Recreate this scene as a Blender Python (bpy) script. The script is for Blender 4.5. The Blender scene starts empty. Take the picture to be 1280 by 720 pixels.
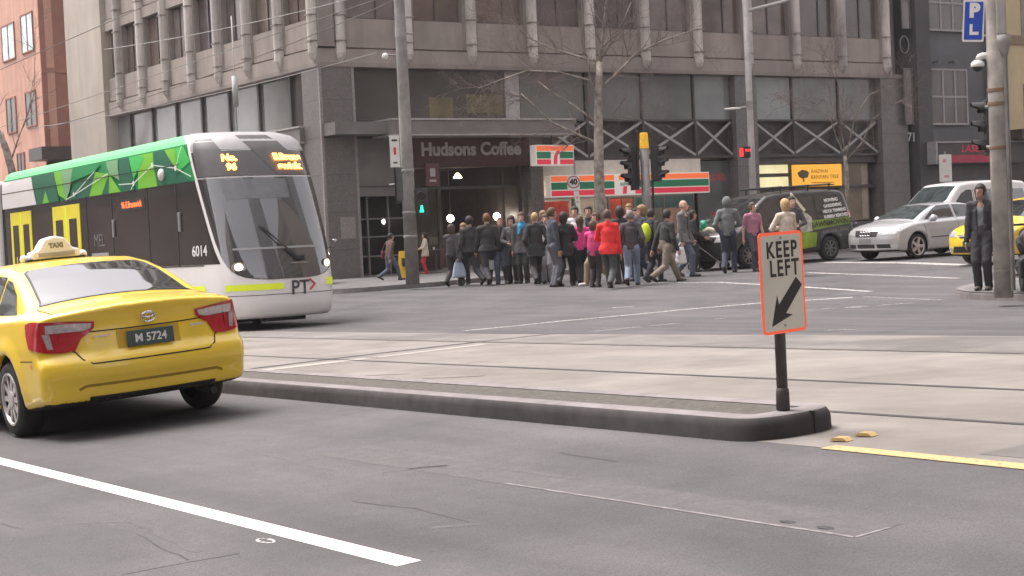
import bpy, bmesh, math, random
import numpy as np
from mathutils import Vector, Matrix
from mathutils.bvhtree import BVHTree
from mathutils.geometry import delaunay_2d_cdt

random.seed(7)
rng = np.random.default_rng(7)
scene = bpy.context.scene
COL = scene.collection
PI = math.pi

# ------------------------------------------------------------------ camera model
YAW = math.radians(33.6); PITCH = math.radians(2.08); ROLL = math.radians(2.6); FPX = 2000.0; CZ = 1.4
FWD = np.array([math.sin(YAW)*math.cos(PITCH), math.cos(YAW)*math.cos(PITCH), -math.sin(PITCH)])
_r0 = np.array([math.cos(YAW), -math.sin(YAW), 0.0]); _u0 = np.cross(_r0, FWD)
RGT = _r0*math.cos(ROLL) - _u0*math.sin(ROLL); UPV = np.cross(RGT, FWD)
CAM = np.array([0, 0, CZ])

def ray(x, y): return FWD*FPX + RGT*(x-640) - UPV*(y-360)
def smooth(a, b, x):
    t = min(1, max(0, (x-a)/(b-a))); return t*t*(3-2*t)
def gz(p, s):
    "height of the street surface: it falls to the left along the near street and rises to the tram tracks"
    q = max(p, -6.0)
    k = 0.8
    e = max(0.0, 1-abs(q-6.7)/k)
    q = min(q, 6.7) - e*e*k*0.25
    n = -(1.47-.052*q + .022*s)
    f = -1.47+.022*min(max(p-20, -6), 13)-.006*min(max(s-31, 0), 30)
    t = smooth(13, 22, p)
    return CZ+n*(1-t)+f*t
def hit(x, y, off=0.0):
    "where the sight line of a photo point meets the street surface (raised by off)"
    d = ray(x, y); prev = 0.0; t = 0.0
    for k in range(1, 3000):
        t = k*.00008
        P = CAM+d*t
        if P[2] < gz(P[0], P[1])+off:
            a, b = prev, t
            for _ in range(30):
                m = (a+b)/2; P = CAM+d*m
                if P[2] < gz(P[0], P[1])+off: b = m
                else: a = m
            return CAM+d*b
        prev = t
    return CAM+d*t
def on_s(x, y, s0): d = ray(x, y); return CAM+d*(s0/d[1])
def on_p(x, y, p0): d = ray(x, y); return CAM+d*(p0/d[0])
def proj(P):
    v = np.array(P)-CAM; z = v@FWD
    return 640+FPX*(v@RGT)/z, 360-FPX*(v@UPV)/z, z
def depth(P): return float((np.array(P)-CAM)@FWD)

# ------------------------------------------------------------------ materials
MATS = {}
def mat(name, col, rough=.6, metal=0.0, var=.12, scale=6.0, bump=0.0, bscale=None, emit=None, estr=1.0,
        spec=.5, coat=0.0, dirt=0.0, ior=None, detail=6, streak=0.0):
    if name in MATS: return MATS[name]
    m = bpy.data.materials.new(name); m.use_nodes = True
    nt = m.node_tree; N = nt.nodes; L = nt.links
    b = N['Principled BSDF']
    b.inputs['Roughness'].default_value = rough
    b.inputs['Metallic'].default_value = metal
    b.inputs['Specular IOR Level'].default_value = spec
    if ior: b.inputs['IOR'].default_value = ior
    if coat:
        b.inputs['Coat Weight'].default_value = coat; b.inputs['Coat Roughness'].default_value = .04
    c4 = (*col, 1)
    b.inputs['Base Color'].default_value = c4
    tc = N.new('ShaderNodeTexCoord')
    if var > 0:
        n1 = N.new('ShaderNodeTexNoise'); n1.inputs['Scale'].default_value = scale; n1.inputs['Detail'].default_value = detail
        L.new(tc.outputs['Object'], n1.inputs['Vector'])
        mr = N.new('ShaderNodeMapRange')
        mr.inputs['From Min'].default_value = .3; mr.inputs['From Max'].default_value = .7
        mr.inputs['To Min'].default_value = 1-var; mr.inputs['To Max'].default_value = 1+var
        L.new(n1.outputs['Fac'], mr.inputs['Value'])
        last = mr.outputs['Result']
        if dirt > 0:
            n2 = N.new('ShaderNodeTexNoise'); n2.inputs['Scale'].default_value = scale*.17; n2.inputs['Detail'].default_value = 8
            n2.inputs['Distortion'].default_value = .6
            L.new(tc.outputs['Object'], n2.inputs['Vector'])
            m2 = N.new('ShaderNodeMapRange')
            m2.inputs['From Min'].default_value = .38; m2.inputs['From Max'].default_value = .62
            m2.inputs['To Min'].default_value = 1-dirt; m2.inputs['To Max'].default_value = 1+dirt*.4
            L.new(n2.outputs['Fac'], m2.inputs['Value'])
            mu = N.new('ShaderNodeMath'); mu.operation = 'MULTIPLY'
            L.new(last, mu.inputs[0]); L.new(m2.outputs['Result'], mu.inputs[1]); last = mu.outputs[0]
        if streak > 0:      # rain streaks running down the face
            mp = N.new('ShaderNodeMapping'); mp.inputs['Scale'].default_value = (1.3, 1.3, .13); L.new(tc.outputs['Object'], mp.inputs['Vector'])
            n4 = N.new('ShaderNodeTexNoise'); n4.inputs['Scale'].default_value = 1.6; n4.inputs['Detail'].default_value = 7; L.new(mp.outputs['Vector'], n4.inputs['Vector'])
            m4 = N.new('ShaderNodeMapRange'); m4.inputs['From Min'].default_value = .4; m4.inputs['From Max'].default_value = .66
            m4.inputs['To Min'].default_value = 1.05; m4.inputs['To Max'].default_value = 1-streak
            L.new(n4.outputs['Fac'], m4.inputs['Value'])
            mu = N.new('ShaderNodeMath'); mu.operation = 'MULTIPLY'
            L.new(last, mu.inputs[0]); L.new(m4.outputs['Result'], mu.inputs[1]); last = mu.outputs[0]
        vm = N.new('ShaderNodeVectorMath'); vm.operation = 'SCALE'
        vm.inputs[0].default_value = col
        L.new(last, vm.inputs['Scale']); L.new(vm.outputs['Vector'], b.inputs['Base Color'])
    if bump > 0:
        n3 = N.new('ShaderNodeTexNoise'); n3.inputs['Scale'].default_value = bscale or scale*4; n3.inputs['Detail'].default_value = 5
        L.new(tc.outputs['Object'], n3.inputs['Vector'])
        bp = N.new('ShaderNodeBump'); bp.inputs['Strength'].default_value = bump; bp.inputs['Distance'].default_value = .02
        L.new(n3.outputs['Fac'], bp.inputs['Height']); L.new(bp.outputs['Normal'], b.inputs['Normal'])
    if emit:
        b.inputs['Emission Color'].default_value = (*emit, 1); b.inputs['Emission Strength'].default_value = estr
    MATS[name] = m
    return m

def glass_mat(name, tint, through=.7, rough=.03, ior=1.5):
    "a pane: clear part mixed with a mirror part by the angle of view"
    if name in MATS: return MATS[name]
    m = bpy.data.materials.new(name); m.use_nodes = True
    nt = m.node_tree; N = nt.nodes; L = nt.links
    b = N['Principled BSDF']; b.inputs['Base Color'].default_value = (*tint, 1); b.inputs['Roughness'].default_value = rough
    b.inputs['IOR'].default_value = ior
    t = N.new('ShaderNodeBsdfTransparent'); t.inputs['Color'].default_value = (.8, .84, .84, 1)
    mx = N.new('ShaderNodeMixShader'); fr = N.new('ShaderNodeFresnel'); fr.inputs['IOR'].default_value = ior
    mr = N.new('ShaderNodeMapRange'); mr.inputs['To Min'].default_value = through; mr.inputs['To Max'].default_value = 0
    L.new(fr.outputs['Fac'], mr.inputs['Value']); L.new(mr.outputs['Result'], mx.inputs['Fac'])
    L.new(b.outputs[0], mx.inputs[1]); L.new(t.outputs[0], mx.inputs[2])
    L.new(mx.outputs[0], N['Material Output'].inputs['Surface'])
    MATS[name] = m
    return m

# ------------------------------------------------------------------ objects
def link(o, parent=None):
    COL.objects.link(o)
    if parent is not None: o.parent = parent
    return o
def tag(o, label=None, cat=None, group=None, kind=None):
    if label: o['label'] = label
    if cat: o['category'] = cat
    if group: o['group'] = group
    if kind: o['kind'] = kind
    return o
def thing(name, label, cat, loc=(0, 0, 0), rotz=0.0, group=None, rot=None):
    o = bpy.data.objects.new(name, None); COL.objects.link(o); o.empty_display_size = .3
    o.location = loc
    if rot is not None: o.rotation_euler = rot.to_euler()
    else: o.rotation_euler = (0, 0, rotz)
    return tag(o, label, cat, group)
def mesh_obj(name, verts, faces, mats, parent=None, smooth_=False, mi=None):
    me = bpy.data.meshes.new(name)
    me.from_pydata([tuple(map(float, v)) for v in verts], [], [tuple(int(i) for i in f) for f in faces])
    if not isinstance(mats, (list, tuple)): mats = [mats]
    for m in mats: me.materials.append(m)
    if mi is not None: me.polygons.foreach_set('material_index', np.array(mi, dtype=np.int32))
    if smooth_: me.polygons.foreach_set('use_smooth', np.ones(len(me.polygons), dtype=bool))
    me.validate(); me.update()
    return link(bpy.data.objects.new(name, me), parent)
def copy_tree(o, parent=None):
    c = o.copy(); COL.objects.link(c)
    if parent is not None: c.parent = parent
    for ch in o.children: copy_tree(ch, c)
    return c

class MB:
    "collects shapes into one mesh"
    def __init__(self): self.v = []; self.f = []; self.m = []; self.cur = 0
    def add(self, vs, fs):
        n = len(self.v); self.v += [tuple(map(float, q)) for q in vs]
        self.f += [tuple(n+int(i) for i in f) for f in fs]; self.m += [self.cur]*len(fs)
        return self
    def box(self, lo, hi, M=None, ch=0.0):
        x0, y0, z0 = lo; x1, y1, z1 = hi
        if ch <= 0:
            vs = [(x0,y0,z0),(x1,y0,z0),(x1,y1,z0),(x0,y1,z0),(x0,y0,z1),(x1,y0,z1),(x1,y1,z1),(x0,y1,z1)]
            fs = [(0,3,2,1),(4,5,6,7),(0,1,5,4),(1,2,6,5),(2,3,7,6),(3,0,4,7)]
        else:
            bm = bmesh.new(); bmesh.ops.create_cube(bm, size=1)
            for q in bm.verts: q.co = Vector(((x0+x1)/2+q.co.x*(x1-x0), (y0+y1)/2+q.co.y*(y1-y0), (z0+z1)/2+q.co.z*(z1-z0)))
            bmesh.ops.bevel(bm, geom=bm.edges[:]+bm.verts[:], offset=ch, segments=2, affect='EDGES', profile=.5)
            bm.verts.index_update()
            vs = [q.co[:] for q in bm.verts]; fs = [[q.index for q in f.verts] for f in bm.faces]; bm.free()
        if M is not None: vs = [(M @ Vector(q))[:] for q in vs]
        return self.add(vs, fs)
    def tube(self, pts, r, n=8, caps=True, sq=None):
        pts = [Vector(q) for q in pts]; k = len(pts)
        rs = r if isinstance(r, (list, tuple)) else [r]*k
        vs = []; fs = []
        prev = None
        for i in range(k):
            d = (pts[min(i+1, k-1)]-pts[max(i-1, 0)])
            d = d.normalized() if d.length > 1e-9 else Vector((0, 0, 1))
            if prev is None:
                a = Vector((0, 0, 1)) if abs(d.z) < .9 else Vector((1, 0, 0))
                u = d.cross(a).normalized()
            else:
                u = (prev-d*prev.dot(d)).normalized()
            prev = u; w = d.cross(u)
            for j in range(n):
                t = 2*PI*j/n
                vs.append((pts[i]+u*(math.cos(t)*rs[i])+w*(math.sin(t)*rs[i]*(sq or 1)))[:])
        for i in range(k-1):
            for j in range(n):
                a = i*n+j; b = i*n+(j+1) % n
                fs.append((a, b, b+n, a+n))
        if caps:
            fs.append(tuple(reversed(range(n)))); fs.append(tuple(range((k-1)*n, k*n)))
        return self.add(vs, fs)
    def lathe(self, prof, n=20, M=None, caps=True):
        "prof: list of (radius, height) round z"
        vs = []; fs = []; k = len(prof)
        for (r, z) in prof:
            for j in range(n):
                t = 2*PI*j/n; vs.append((max(r, 1e-4)*math.cos(t), max(r, 1e-4)*math.sin(t), z))
        for i in range(k-1):
            for j in range(n):
                a = i*n+j; b = i*n+(j+1) % n; fs.append((a, b, b+n, a+n))
        if caps: fs.append(tuple(reversed(range(n)))); fs.append(tuple(range((k-1)*n, k*n)))
        if M is not None: vs = [(M @ Vector(q))[:] for q in vs]
        return self.add(vs, fs)
    def prism(self, poly, d0, d1, frame):
        "poly in 2d, frame = (origin, u, v, normal): extruded from d0 to d1 along the normal"
        o, u, v, w = [Vector(q) for q in frame]; n = len(poly)
        vs = [(o+u*a+v*b+w*d0)[:] for a, b in poly]+[(o+u*a+v*b+w*d1)[:] for a, b in poly]
        fs = [tuple(reversed(range(n))), tuple(range(n, 2*n))]+[(i, (i+1) % n, n+(i+1) % n, n+i) for i in range(n)]
        return self.add(vs, fs)
    def ball(self, c, r, n=12, k=8):
        rx, ry, rz = r if isinstance(r, (tuple, list)) else (r, r, r)
        vs = []; fs = []
        for i in range(k+1):
            a = PI*i/k
            for j in range(n):
                t = 2*PI*j/n
                vs.append((c[0]+rx*max(math.sin(a), 1e-3)*math.cos(t), c[1]+ry*max(math.sin(a), 1e-3)*math.sin(t), c[2]-rz*math.cos(a)))
        for i in range(k):
            for j in range(n):
                a = i*n+j; b = i*n+(j+1) % n; fs.append((a, b, b+n, a+n))
        return self.add(vs, fs)
    def build(self, name, mats, parent=None, smooth_=False):
        return mesh_obj(name, self.v, self.f, mats, parent, smooth_, self.m if isinstance(mats, (list, tuple)) else None)

def text_mesh(s, size, ext=.003, bold=0.0, align='CENTER', shear=0.0, width=1.0, space=1.0):
    cu = bpy.data.curves.new('lettering', 'FONT'); cu.body = s; cu.size = size; cu.extrude = ext
    cu.align_x = align; cu.align_y = 'CENTER'; cu.offset = bold; cu.shear = shear; cu.space_character = space
    cu.resolution_u = 4
    o = bpy.data.objects.new('lettering', cu); COL.objects.link(o)
    bpy.context.view_layer.update()
    dg = bpy.context.evaluated_depsgraph_get()
    me = bpy.data.meshes.new_from_object(o.evaluated_get(dg))
    bpy.data.objects.remove(o); bpy.data.curves.remove(cu)
    if width != 1.0: me.transform(Matrix.Diagonal((width, 1, 1, 1)))
    return me
def lettering(name, s, size, m, parent, M, **kw):
    me = text_mesh(s, size, **kw); me.transform(M)
    me.materials.clear(); me.materials.append(m)
    return link(bpy.data.objects.new(name, me), parent)
def frame_m(o, u, v):
    "matrix whose x axis is u, y axis v, at o"
    u = Vector(u).normalized(); v = Vector(v); w = u.cross(v).normalized(); v = w.cross(u)
    return Matrix(((u.x, v.x, w.x, o[0]), (u.y, v.y, w.y, o[1]), (u.z, v.z, w.z, o[2]), (0, 0, 0, 1)))

# ------------------------------------------------------------------ smooth solids
def surface_nets(f, lo, h):
    s = f < 0
    nx, ny, nz = f.shape
    cnt = np.zeros((nx-1, ny-1, nz-1), np.int8)
    for a in (0, 1):
        for b in (0, 1):
            for c in (0, 1):
                cnt += s[a:nx-1+a, b:ny-1+b, c:nz-1+c]
    act = (cnt > 0) & (cnt < 8)
    idx = np.full(act.shape, -1, np.int64); I, J, K = np.nonzero(act); idx[I, J, K] = np.arange(len(I))
    acc = np.zeros((len(I), 3)); num = np.zeros(len(I))
    cor = [(0,0,0),(1,0,0),(0,1,0),(1,1,0),(0,0,1),(1,0,1),(0,1,1),(1,1,1)]
    for a in range(8):
        for b in range(a+1, 8):
            ca, cb = np.array(cor[a]), np.array(cor[b])
            if np.abs(ca-cb).sum() != 1: continue
            fa = f[I+ca[0], J+ca[1], K+ca[2]]; fb = f[I+cb[0], J+cb[1], K+cb[2]]
            x = (fa < 0) != (fb < 0)
            t = np.where(x, fa/np.where(x, fa-fb, 1), 0)
            acc += np.where(x[:, None], ca+(cb-ca)*t[:, None], 0); num += x
    V = (np.stack([I, J, K], 1)+acc/num[:, None])*h+np.array(lo)
    Q = []
    for ax in range(3):
        sl0 = [slice(None)]*3; sl1 = [slice(None)]*3
        sl0[ax] = slice(0, f.shape[ax]-1); sl1[ax] = slice(1, f.shape[ax])
        e = s[tuple(sl0)] != s[tuple(sl1)]
        A, B, Cc = np.nonzero(e)
        o1, o2 = [(1, 2), (2, 0), (0, 1)][ax]
        P = np.stack([A, B, Cc], 1)
        ok = (P[:, o1] > 0) & (P[:, o2] > 0) & (P[:, o1] < f.shape[o1]-1) & (P[:, o2] < f.shape[o2]-1)
        P = P[ok]
        d1 = np.zeros(3, int); d1[o1] = 1
        d2 = np.zeros(3, int); d2[o2] = 1
        g = lambda R: idx[R[:, 0], R[:, 1], R[:, 2]]
        q = np.stack([g(P-d1-d2), g(P-d2), g(P), g(P-d1)], 1)
        fl = s[P[:, 0], P[:, 1], P[:, 2]]
        q = np.where(fl[:, None], q, q[:, ::-1])
        Q.append(q)
    return V, np.concatenate(Q)
def grid(lo, hi, h):
    ax = [np.arange(lo[i], hi[i]+h, h) for i in range(3)]
    return np.meshgrid(*ax, indexing='ij')
def smin(a, b, k):
    t = np.clip(.5+.5*(b-a)/k, 0, 1); return b+(a-b)*t-k*t*(1-t)
def smax(a, b, k): return -smin(-a, -b, k)
def sd_cone(G, a, b, ra, rb, sy=1.0):
    X, Y, Z = G; a = np.array(a, float); b = np.array(b, float); d = b-a
    t = np.clip(((X-a[0])*d[0]+(Y-a[1])*d[1]+(Z-a[2])*d[2])/max(d@d, 1e-9), 0, 1)
    q = np.sqrt((X-a[0]-t*d[0])**2+((Y-a[1]-t*d[1])/sy)**2+(Z-a[2]-t*d[2])**2)
    return (q-(ra+(rb-ra)*t))*(sy if sy < 1 else 1)
def sd_ell(G, c, r):
    X, Y, Z = G
    x, y, z = X-c[0], Y-c[1], Z-c[2]
    k0 = np.sqrt((x/r[0])**2+(y/r[1])**2+(z/r[2])**2); k1 = np.sqrt((x/r[0]**2)**2+(y/r[1]**2)**2+(z/r[2]**2)**2)
    return k0*(k0-1)/np.maximum(k1, 1e-6)

# ------------------------------------------------------------------ patches laid on a body
def bvh_of(V, F): return BVHTree.FromPolygons([tuple(map(float, v)) for v in V], [tuple(int(i) for i in f) for f in F])
def patch_geo(bvh, pts, d, off=.004, res=.06):
    d = Vector(d).normalized()
    a = Vector((0, 0, 1)) if abs(d.z) < .9 else Vector((0, 1, 0))
    u = a.cross(d).normalized(); v = d.cross(u)
    P = [Vector(q) for q in pts]; p2 = [Vector((q.dot(u), q.dot(v))) for q in P]
    # refine the outline
    out = []
    for i in range(len(p2)):
        q, r = p2[i], p2[(i+1) % len(p2)]; n = max(1, int((r-q).length/res))
        for k in range(n): out.append(q+(r-q)*(k/n))
    n0 = len(out)
    xs = [q.x for q in out]; ys = [q.y for q in out]
    def inside(x, y):
        c = False; j = n0-1
        for i in range(n0):
            if (out[i].y > y) != (out[j].y > y) and x < (out[j].x-out[i].x)*(y-out[i].y)/(out[j].y-out[i].y)+out[i].x: c = not c
            j = i
        return c
    pts2 = list(out); m = 0
    x = min(xs)+res*.5
    while x < max(xs):
        y = min(ys)+res*.5
        while y < max(ys):
            if inside(x, y) and min((Vector((x, y))-q).length for q in out) > res*.4: pts2.append(Vector((x, y)))
            y += res
        x += res
    vv, _, ff, *_ = delaunay_2d_cdt(pts2, [], [list(range(n0))], 1, 1e-6)
    V = []; ok = []
    dep = sum(q.dot(d) for q in P)/len(P)
    for q in vv:
        o = u*q.x+v*q.y+d*(dep+3)
        loc, nor, *_ = bvh.ray_cast(o, -d, 6)
        if loc is None: V.append((u*q.x+v*q.y+d*dep)[:]); ok.append(False)
        else: V.append((loc+(nor if nor.dot(d) > 0 else -nor)*off)[:]); ok.append(True)
    F = []
    for f in ff:
        if all(ok[i] for i in f):
            A, B, C3 = [Vector(V[i]) for i in f[:3]]
            F.append(tuple(f) if (B-A).cross(C3-A).dot(d) > 0 else tuple(reversed(f)))
    return V, F
def patch(name, m, parent, bvh, pts, d, off=.004, res=.06):
    V, F = patch_geo(bvh, pts, d, off, res)
    return mesh_obj(name, V, F, m, parent, True)
def strip_geo(bvh, path, d, width, off=.003, res=.05):
    "a narrow band along a 3d path laid on the body"
    d = Vector(d).normalized(); V = []; F = []; P = []
    pts = [Vector(q) for q in path]
    for i in range(len(pts)-1):
        n = max(1, int((pts[i+1]-pts[i]).length/res))
        for k in range(n): P.append(pts[i].lerp(pts[i+1], k/n))
    P.append(pts[-1])
    for i, q in enumerate(P):
        t = P[min(i+1, len(P)-1)]-P[max(i-1, 0)]; w = d.cross(t).normalized()*width/2
        for sg in (-1, 1):
            o = q+w*sg+d*2
            loc, nor, *_ = bvh.ray_cast(o, -d, 4)
            if loc is None: loc = q+w*sg; nor = d
            V.append((loc+(nor if nor.dot(d) > 0 else -nor)*off)[:])
    for i in range(len(P)-1): F.append((2*i, 2*i+1, 2*i+3, 2*i+2))
    A, B, C3 = Vector(V[0]), Vector(V[1]), Vector(V[3])
    if (B-A).cross(C3-A).dot(d) < 0: F = [tuple(reversed(f)) for f in F]
    return V, F
def loft_poly(pts, n=6, closed=True):
    "Catmull-Rom through 2d points"
    P = [np.array(q, float) for q in pts]; k = len(P); out = []
    for i in range(k if closed else k-1):
        p0, p1, p2, p3 = P[(i-1) % k] if closed else P[max(i-1, 0)], P[i], P[(i+1) % k], P[(i+2) % k] if closed else P[min(i+2, k-1)]
        for j in range(n):
            t = j/n
            out.append(.5*((2*p1)+(-p0+p2)*t+(2*p0-5*p1+4*p2-p3)*t*t+(-p0+3*p1-3*p2+p3)*t**3))
    if not closed: out.append(P[-1])
    return [tuple(q) for q in out]
# ================================================================== SETTING
# asphalt with aggregate, stains and worn wheel tracks
def asphalt_mat():
    m = mat('asphalt', (.052, .05, .05), .82, var=0)
    nt = m.node_tree; N = nt.nodes; L = nt.links; b = N['Principled BSDF']
    tc = [n for n in N if n.type == 'TEX_COORD'][0]
    def noise(sc, det=6, dist=0):
        n = N.new('ShaderNodeTexNoise'); n.inputs['Scale'].default_value = sc; n.inputs['Detail'].default_value = det
        n.inputs['Distortion'].default_value = dist; L.new(tc.outputs['Object'], n.inputs['Vector']); return n.outputs['Fac']
    def rngm(f, a, b_, c, d):
        r = N.new('ShaderNodeMapRange'); r.inputs['From Min'].default_value = a; r.inputs['From Max'].default_value = b_
        r.inputs['To Min'].default_value = c; r.inputs['To Max'].default_value = d; L.new(f, r.inputs['Value']); return r.outputs['Result']
    def mul(a, c):
        q = N.new('ShaderNodeMath'); q.operation = 'MULTIPLY'; L.new(a, q.inputs[0]); L.new(c, q.inputs[1]); return q.outputs[0]
    # streaks along the street (y) : stretch the coordinate
    mp = N.new('ShaderNodeMapping'); mp.inputs['Scale'].default_value = (1.6, .12, 1); L.new(tc.outputs['Object'], mp.inputs['Vector'])
    st = N.new('ShaderNodeTexNoise'); st.inputs['Scale'].default_value = 1.3; st.inputs['Detail'].default_value = 7; L.new(mp.outputs['Vector'], st.inputs['Vector'])
    v = mul(mul(rngm(noise(95, 3), .3, .7, .72, 1.3), rngm(noise(260, 2), .3, .7, .82, 1.2)), rngm(noise(.55, 8, .8), .35, .65, .83, 1.17))
    v = mul(v, rngm(st.outputs['Fac'], .3, .7, .78, 1.2))
    v = mul(v, rngm(noise(7, 6), .3, .7, .93, 1.07))
    vm = N.new('ShaderNodeVectorMath'); vm.operation = 'SCALE'; vm.inputs[0].default_value = (.078, .073, .0745)
    L.new(v, vm.inputs['Scale']); L.new(vm.outputs['Vector'], b.inputs['Base Color'])
    bp = N.new('ShaderNodeBump'); bp.inputs['Strength'].default_value = .35; bp.inputs['Distance'].default_value = .01
    L.new(noise(95, 3), bp.inputs['Height']); L.new(bp.outputs['Normal'], b.inputs['Normal'])
    return m
M_ASPH = asphalt_mat()
M_CONC = mat('track concrete', (.205, .187, .166), .85, var=.10, scale=3.0, dirt=.22, bump=.15, bscale=60)
M_CONC2 = mat('track concrete darker bay', (.168, .155, .141), .85, var=.12, scale=3.0, dirt=.3, bump=.15, bscale=60)
M_FOOT = mat('bluestone paving', (.115, .11, .108), .8, var=.18, scale=2.5, dirt=.2, bump=.1)
M_KERB_SHADED = mat('bluestone kerb', (.042, .036, .036), .85, var=.28, scale=7, dirt=.3, bump=.12, bscale=90)  # island kerb face: shade on the upright side put into the colour
M_KERBTOP = mat('bluestone kerb top', (.20, .182, .178), .85, var=.2, scale=5, dirt=.15, bump=.12, bscale=90)  # paler copy, overhead light on the kerb top put into the colour
M_INFILL = mat('island infill', (.088, .079, .069), .9, var=.3, scale=20, bump=.5, bscale=90)
M_RAIL = mat('tram rail groove', (.045, .04, .038), .55, var=.3, scale=8)
M_SEAL = mat('old tar seal', (.046, .043, .043), .7, var=.4, scale=5)
M_PATCH = mat('trench repair asphalt', (.096, .09, .09), .85, var=.18, scale=60, dirt=.12)

def worn_paint(name, col, wear=.5):
    m = mat(name, col, .65, var=.1, scale=30)
    nt = m.node_tree; N = nt.nodes; L = nt.links; b = N['Principled BSDF']
    tc = [n for n in N if n.type == 'TEX_COORD'][0]
    n = N.new('ShaderNodeTexNoise'); n.inputs['Scale'].default_value = 22; n.inputs['Detail'].default_value = 8
    L.new(tc.outputs['Object'], n.inputs['Vector'])
    r = N.new('ShaderNodeMapRange'); r.inputs['From Min'].default_value = wear-.07; r.inputs['From Max'].default_value = wear+.07
    L.new(n.outputs['Fac'], r.inputs['Value'])
    old = b.inputs['Base Color'].links[0].from_socket
    mx = N.new('ShaderNodeMix'); mx.data_type = 'RGBA'
    L.new(r.outputs['Result'], mx.inputs['Factor']); L.new(old, mx.inputs['A']); mx.inputs['B'].default_value = (.085, .08, .078, 1)
    L.new(mx.outputs['Result'], b.inputs['Base Color'])
    return m
M_LINE = worn_paint('white road paint', (.62, .59, .57), .71)
M_LINE2 = worn_paint('worn white road paint', (.5, .48, .46), .54)
M_LINE3 = worn_paint('faint worn road paint', (.32, .3, .29), .46)
M_YEL = worn_paint('yellow road paint', (.48, .335, .15), .66)

def axis(segs):
    out = []
    for a, b, st in segs:
        n = int(round((b-a)/st)); out += [a+(b-a)*i/n for i in range(n)]
    return out+[segs[-1][1]]
px_ = axis([(-300, -30, 27), (-30, 0, 2), (0, 24, .25), (24, 32, .5), (32, 60, 2), (60, 300, 24)])
sx_ = axis([(-300, -30, 27), (-30, -4, 2), (-4, 0, .5), (0, 36, .25), (36, 50, .5), (50, 90, 2), (90, 400, 31)])
def ground_sheet(name, m, xs, ys, off=0.0):
    V = [(x, y, gz(x, y)+off) for x in xs for y in ys]; n = len(ys)
    F = [(i*n+j, (i+1)*n+j, (i+1)*n+j+1, i*n+j+1) for i in range(len(xs)-1) for j in range(n-1)]
    return mesh_obj(name, V, F, m, None, True)
tag(ground_sheet('road', M_ASPH, px_, sx_), kind='structure')

def sheet(name, m, poly, off, res=.5, kind='structure', lift=0.0):
    "flat area of the street laid over the surface, outline in (p, s)"
    out = []
    for i in range(len(poly)):
        a, b = Vector(poly[i]), Vector(poly[(i+1) % len(poly)]); n = max(1, int((b-a).length/res))
        for k in range(n): out.append(a+(b-a)*(k/n))
    n0 = len(out); pts = list(out)
    x0 = math.ceil(min(q.x for q in out)/res)*res; y0 = math.ceil(min(q.y for q in out)/res)*res
    x1 = max(q.x for q in out); y1 = max(q.y for q in out)
    arr = np.array([q[:] for q in out])
    gx, gy = np.meshgrid(np.arange(x0, x1, res), np.arange(y0, y1, res), indexing='ij'); gx = gx.ravel(); gy = gy.ravel()
    ins = np.zeros(len(gx), bool); j = n0-1
    for i in range(n0):
        yi, yj, xi, xj = arr[i, 1], arr[j, 1], arr[i, 0], arr[j, 0]
        if yi != yj:
            c = ((yi > gy) != (yj > gy)) & (gx < (xj-xi)*(gy-yi)/(yj-yi)+xi); ins ^= c
        j = i
    for x, y in zip(gx[ins], gy[ins]):
        if np.min(np.abs(arr-[x, y]).sum(1)) > .12: pts.append(Vector((x, y)))
    vv, _, ff, *_ = delaunay_2d_cdt(pts, [], [list(range(n0))], 1, 1e-5)
    V = [(q.x, q.y, gz(q.x, q.y)+off) for q in vv]
    F = []
    for f in ff:
        a, b, c = [Vector(V[i]) for i in f[:3]]
        F.append(tuple(f) if (b-a).cross(c-a).z > 0 else tuple(reversed(f)))
    o = mesh_obj(name, V, F, m, None, True)
    return tag(o, kind=kind) if kind else o
def ribbon_geo(pts, w, off, res=.4):
    P = [Vector((q[0], q[1])) for q in pts]; Q = []
    for i in range(len(P)-1):
        n = max(1, int((P[i+1]-P[i]).length/res))
        for k in range(n): Q.append(P[i].lerp(P[i+1], k/n))
    Q.append(P[-1]); V = []; F = []
    for i, q in enumerate(Q):
        t = (Q[min(i+1, len(Q)-1)]-Q[max(i-1, 0)]).normalized(); nn = Vector((-t.y, t.x))
        for sg in (1, -1):
            e = q+nn*(w/2*sg); V.append((e.x, e.y, gz(e.x, e.y)+off))
    for i in range(len(Q)-1): F.append((2*i, 2*i+1, 2*i+3, 2*i+2))
    return V, F
def ribbon(name, m, pts, w, off, res=.4):
    V, F = ribbon_geo(pts, w, off, res)
    return tag(mesh_obj(name, V, F, m, None, True), kind='structure')
def ribbons(name, m, lst, off):
    mb = MB()
    for pts, w in lst: mb.add(*ribbon_geo(pts, w, off))
    return tag(mb.build(name, m, None, True), kind='structure')
def hp(*xy): return [tuple(hit(x, y)[:2]) for x, y in xy]

# concrete tram reservation, a little warped at its far edge as in the photo
cz = [(6.3, -30), (13.9, -30), (13.85, 11), (13.2, 20), (13.1, 30), (13.1, 120), (6.3, 120)]
sy_ = [s for s in sx_ if -30 <= s <= 121]
def band(name, m, lo, hi, off, s0=-30, s1=121, n=30):
    "a long strip of the street between two edges given as (s, p) tables"
    ys = [s for s in sy_ if s0 <= s <= s1]; V = []; F = []
    for s in ys:
        a = np.interp(s, *zip(*lo)); b = np.interp(s, *zip(*hi))
        for i in range(n+1): p = a+(b-a)*i/n; V.append((p, s, gz(p, s)+off))
    for i in range(len(ys)-1):
        for j in range(n): F.append((i*(n+1)+j, i*(n+1)+j+1, (i+1)*(n+1)+j+1, (i+1)*(n+1)+j))
    return tag(mesh_obj(name, V, F, m, None, True), kind='structure')
FE = [(-30, 13.9), (11, 13.85), (20, 13.2), (30, 13.1), (130, 13.1)]
band('tram_reservation', M_CONC, [(-30, 6.3), (130, 6.3)], FE, .0015)
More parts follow.
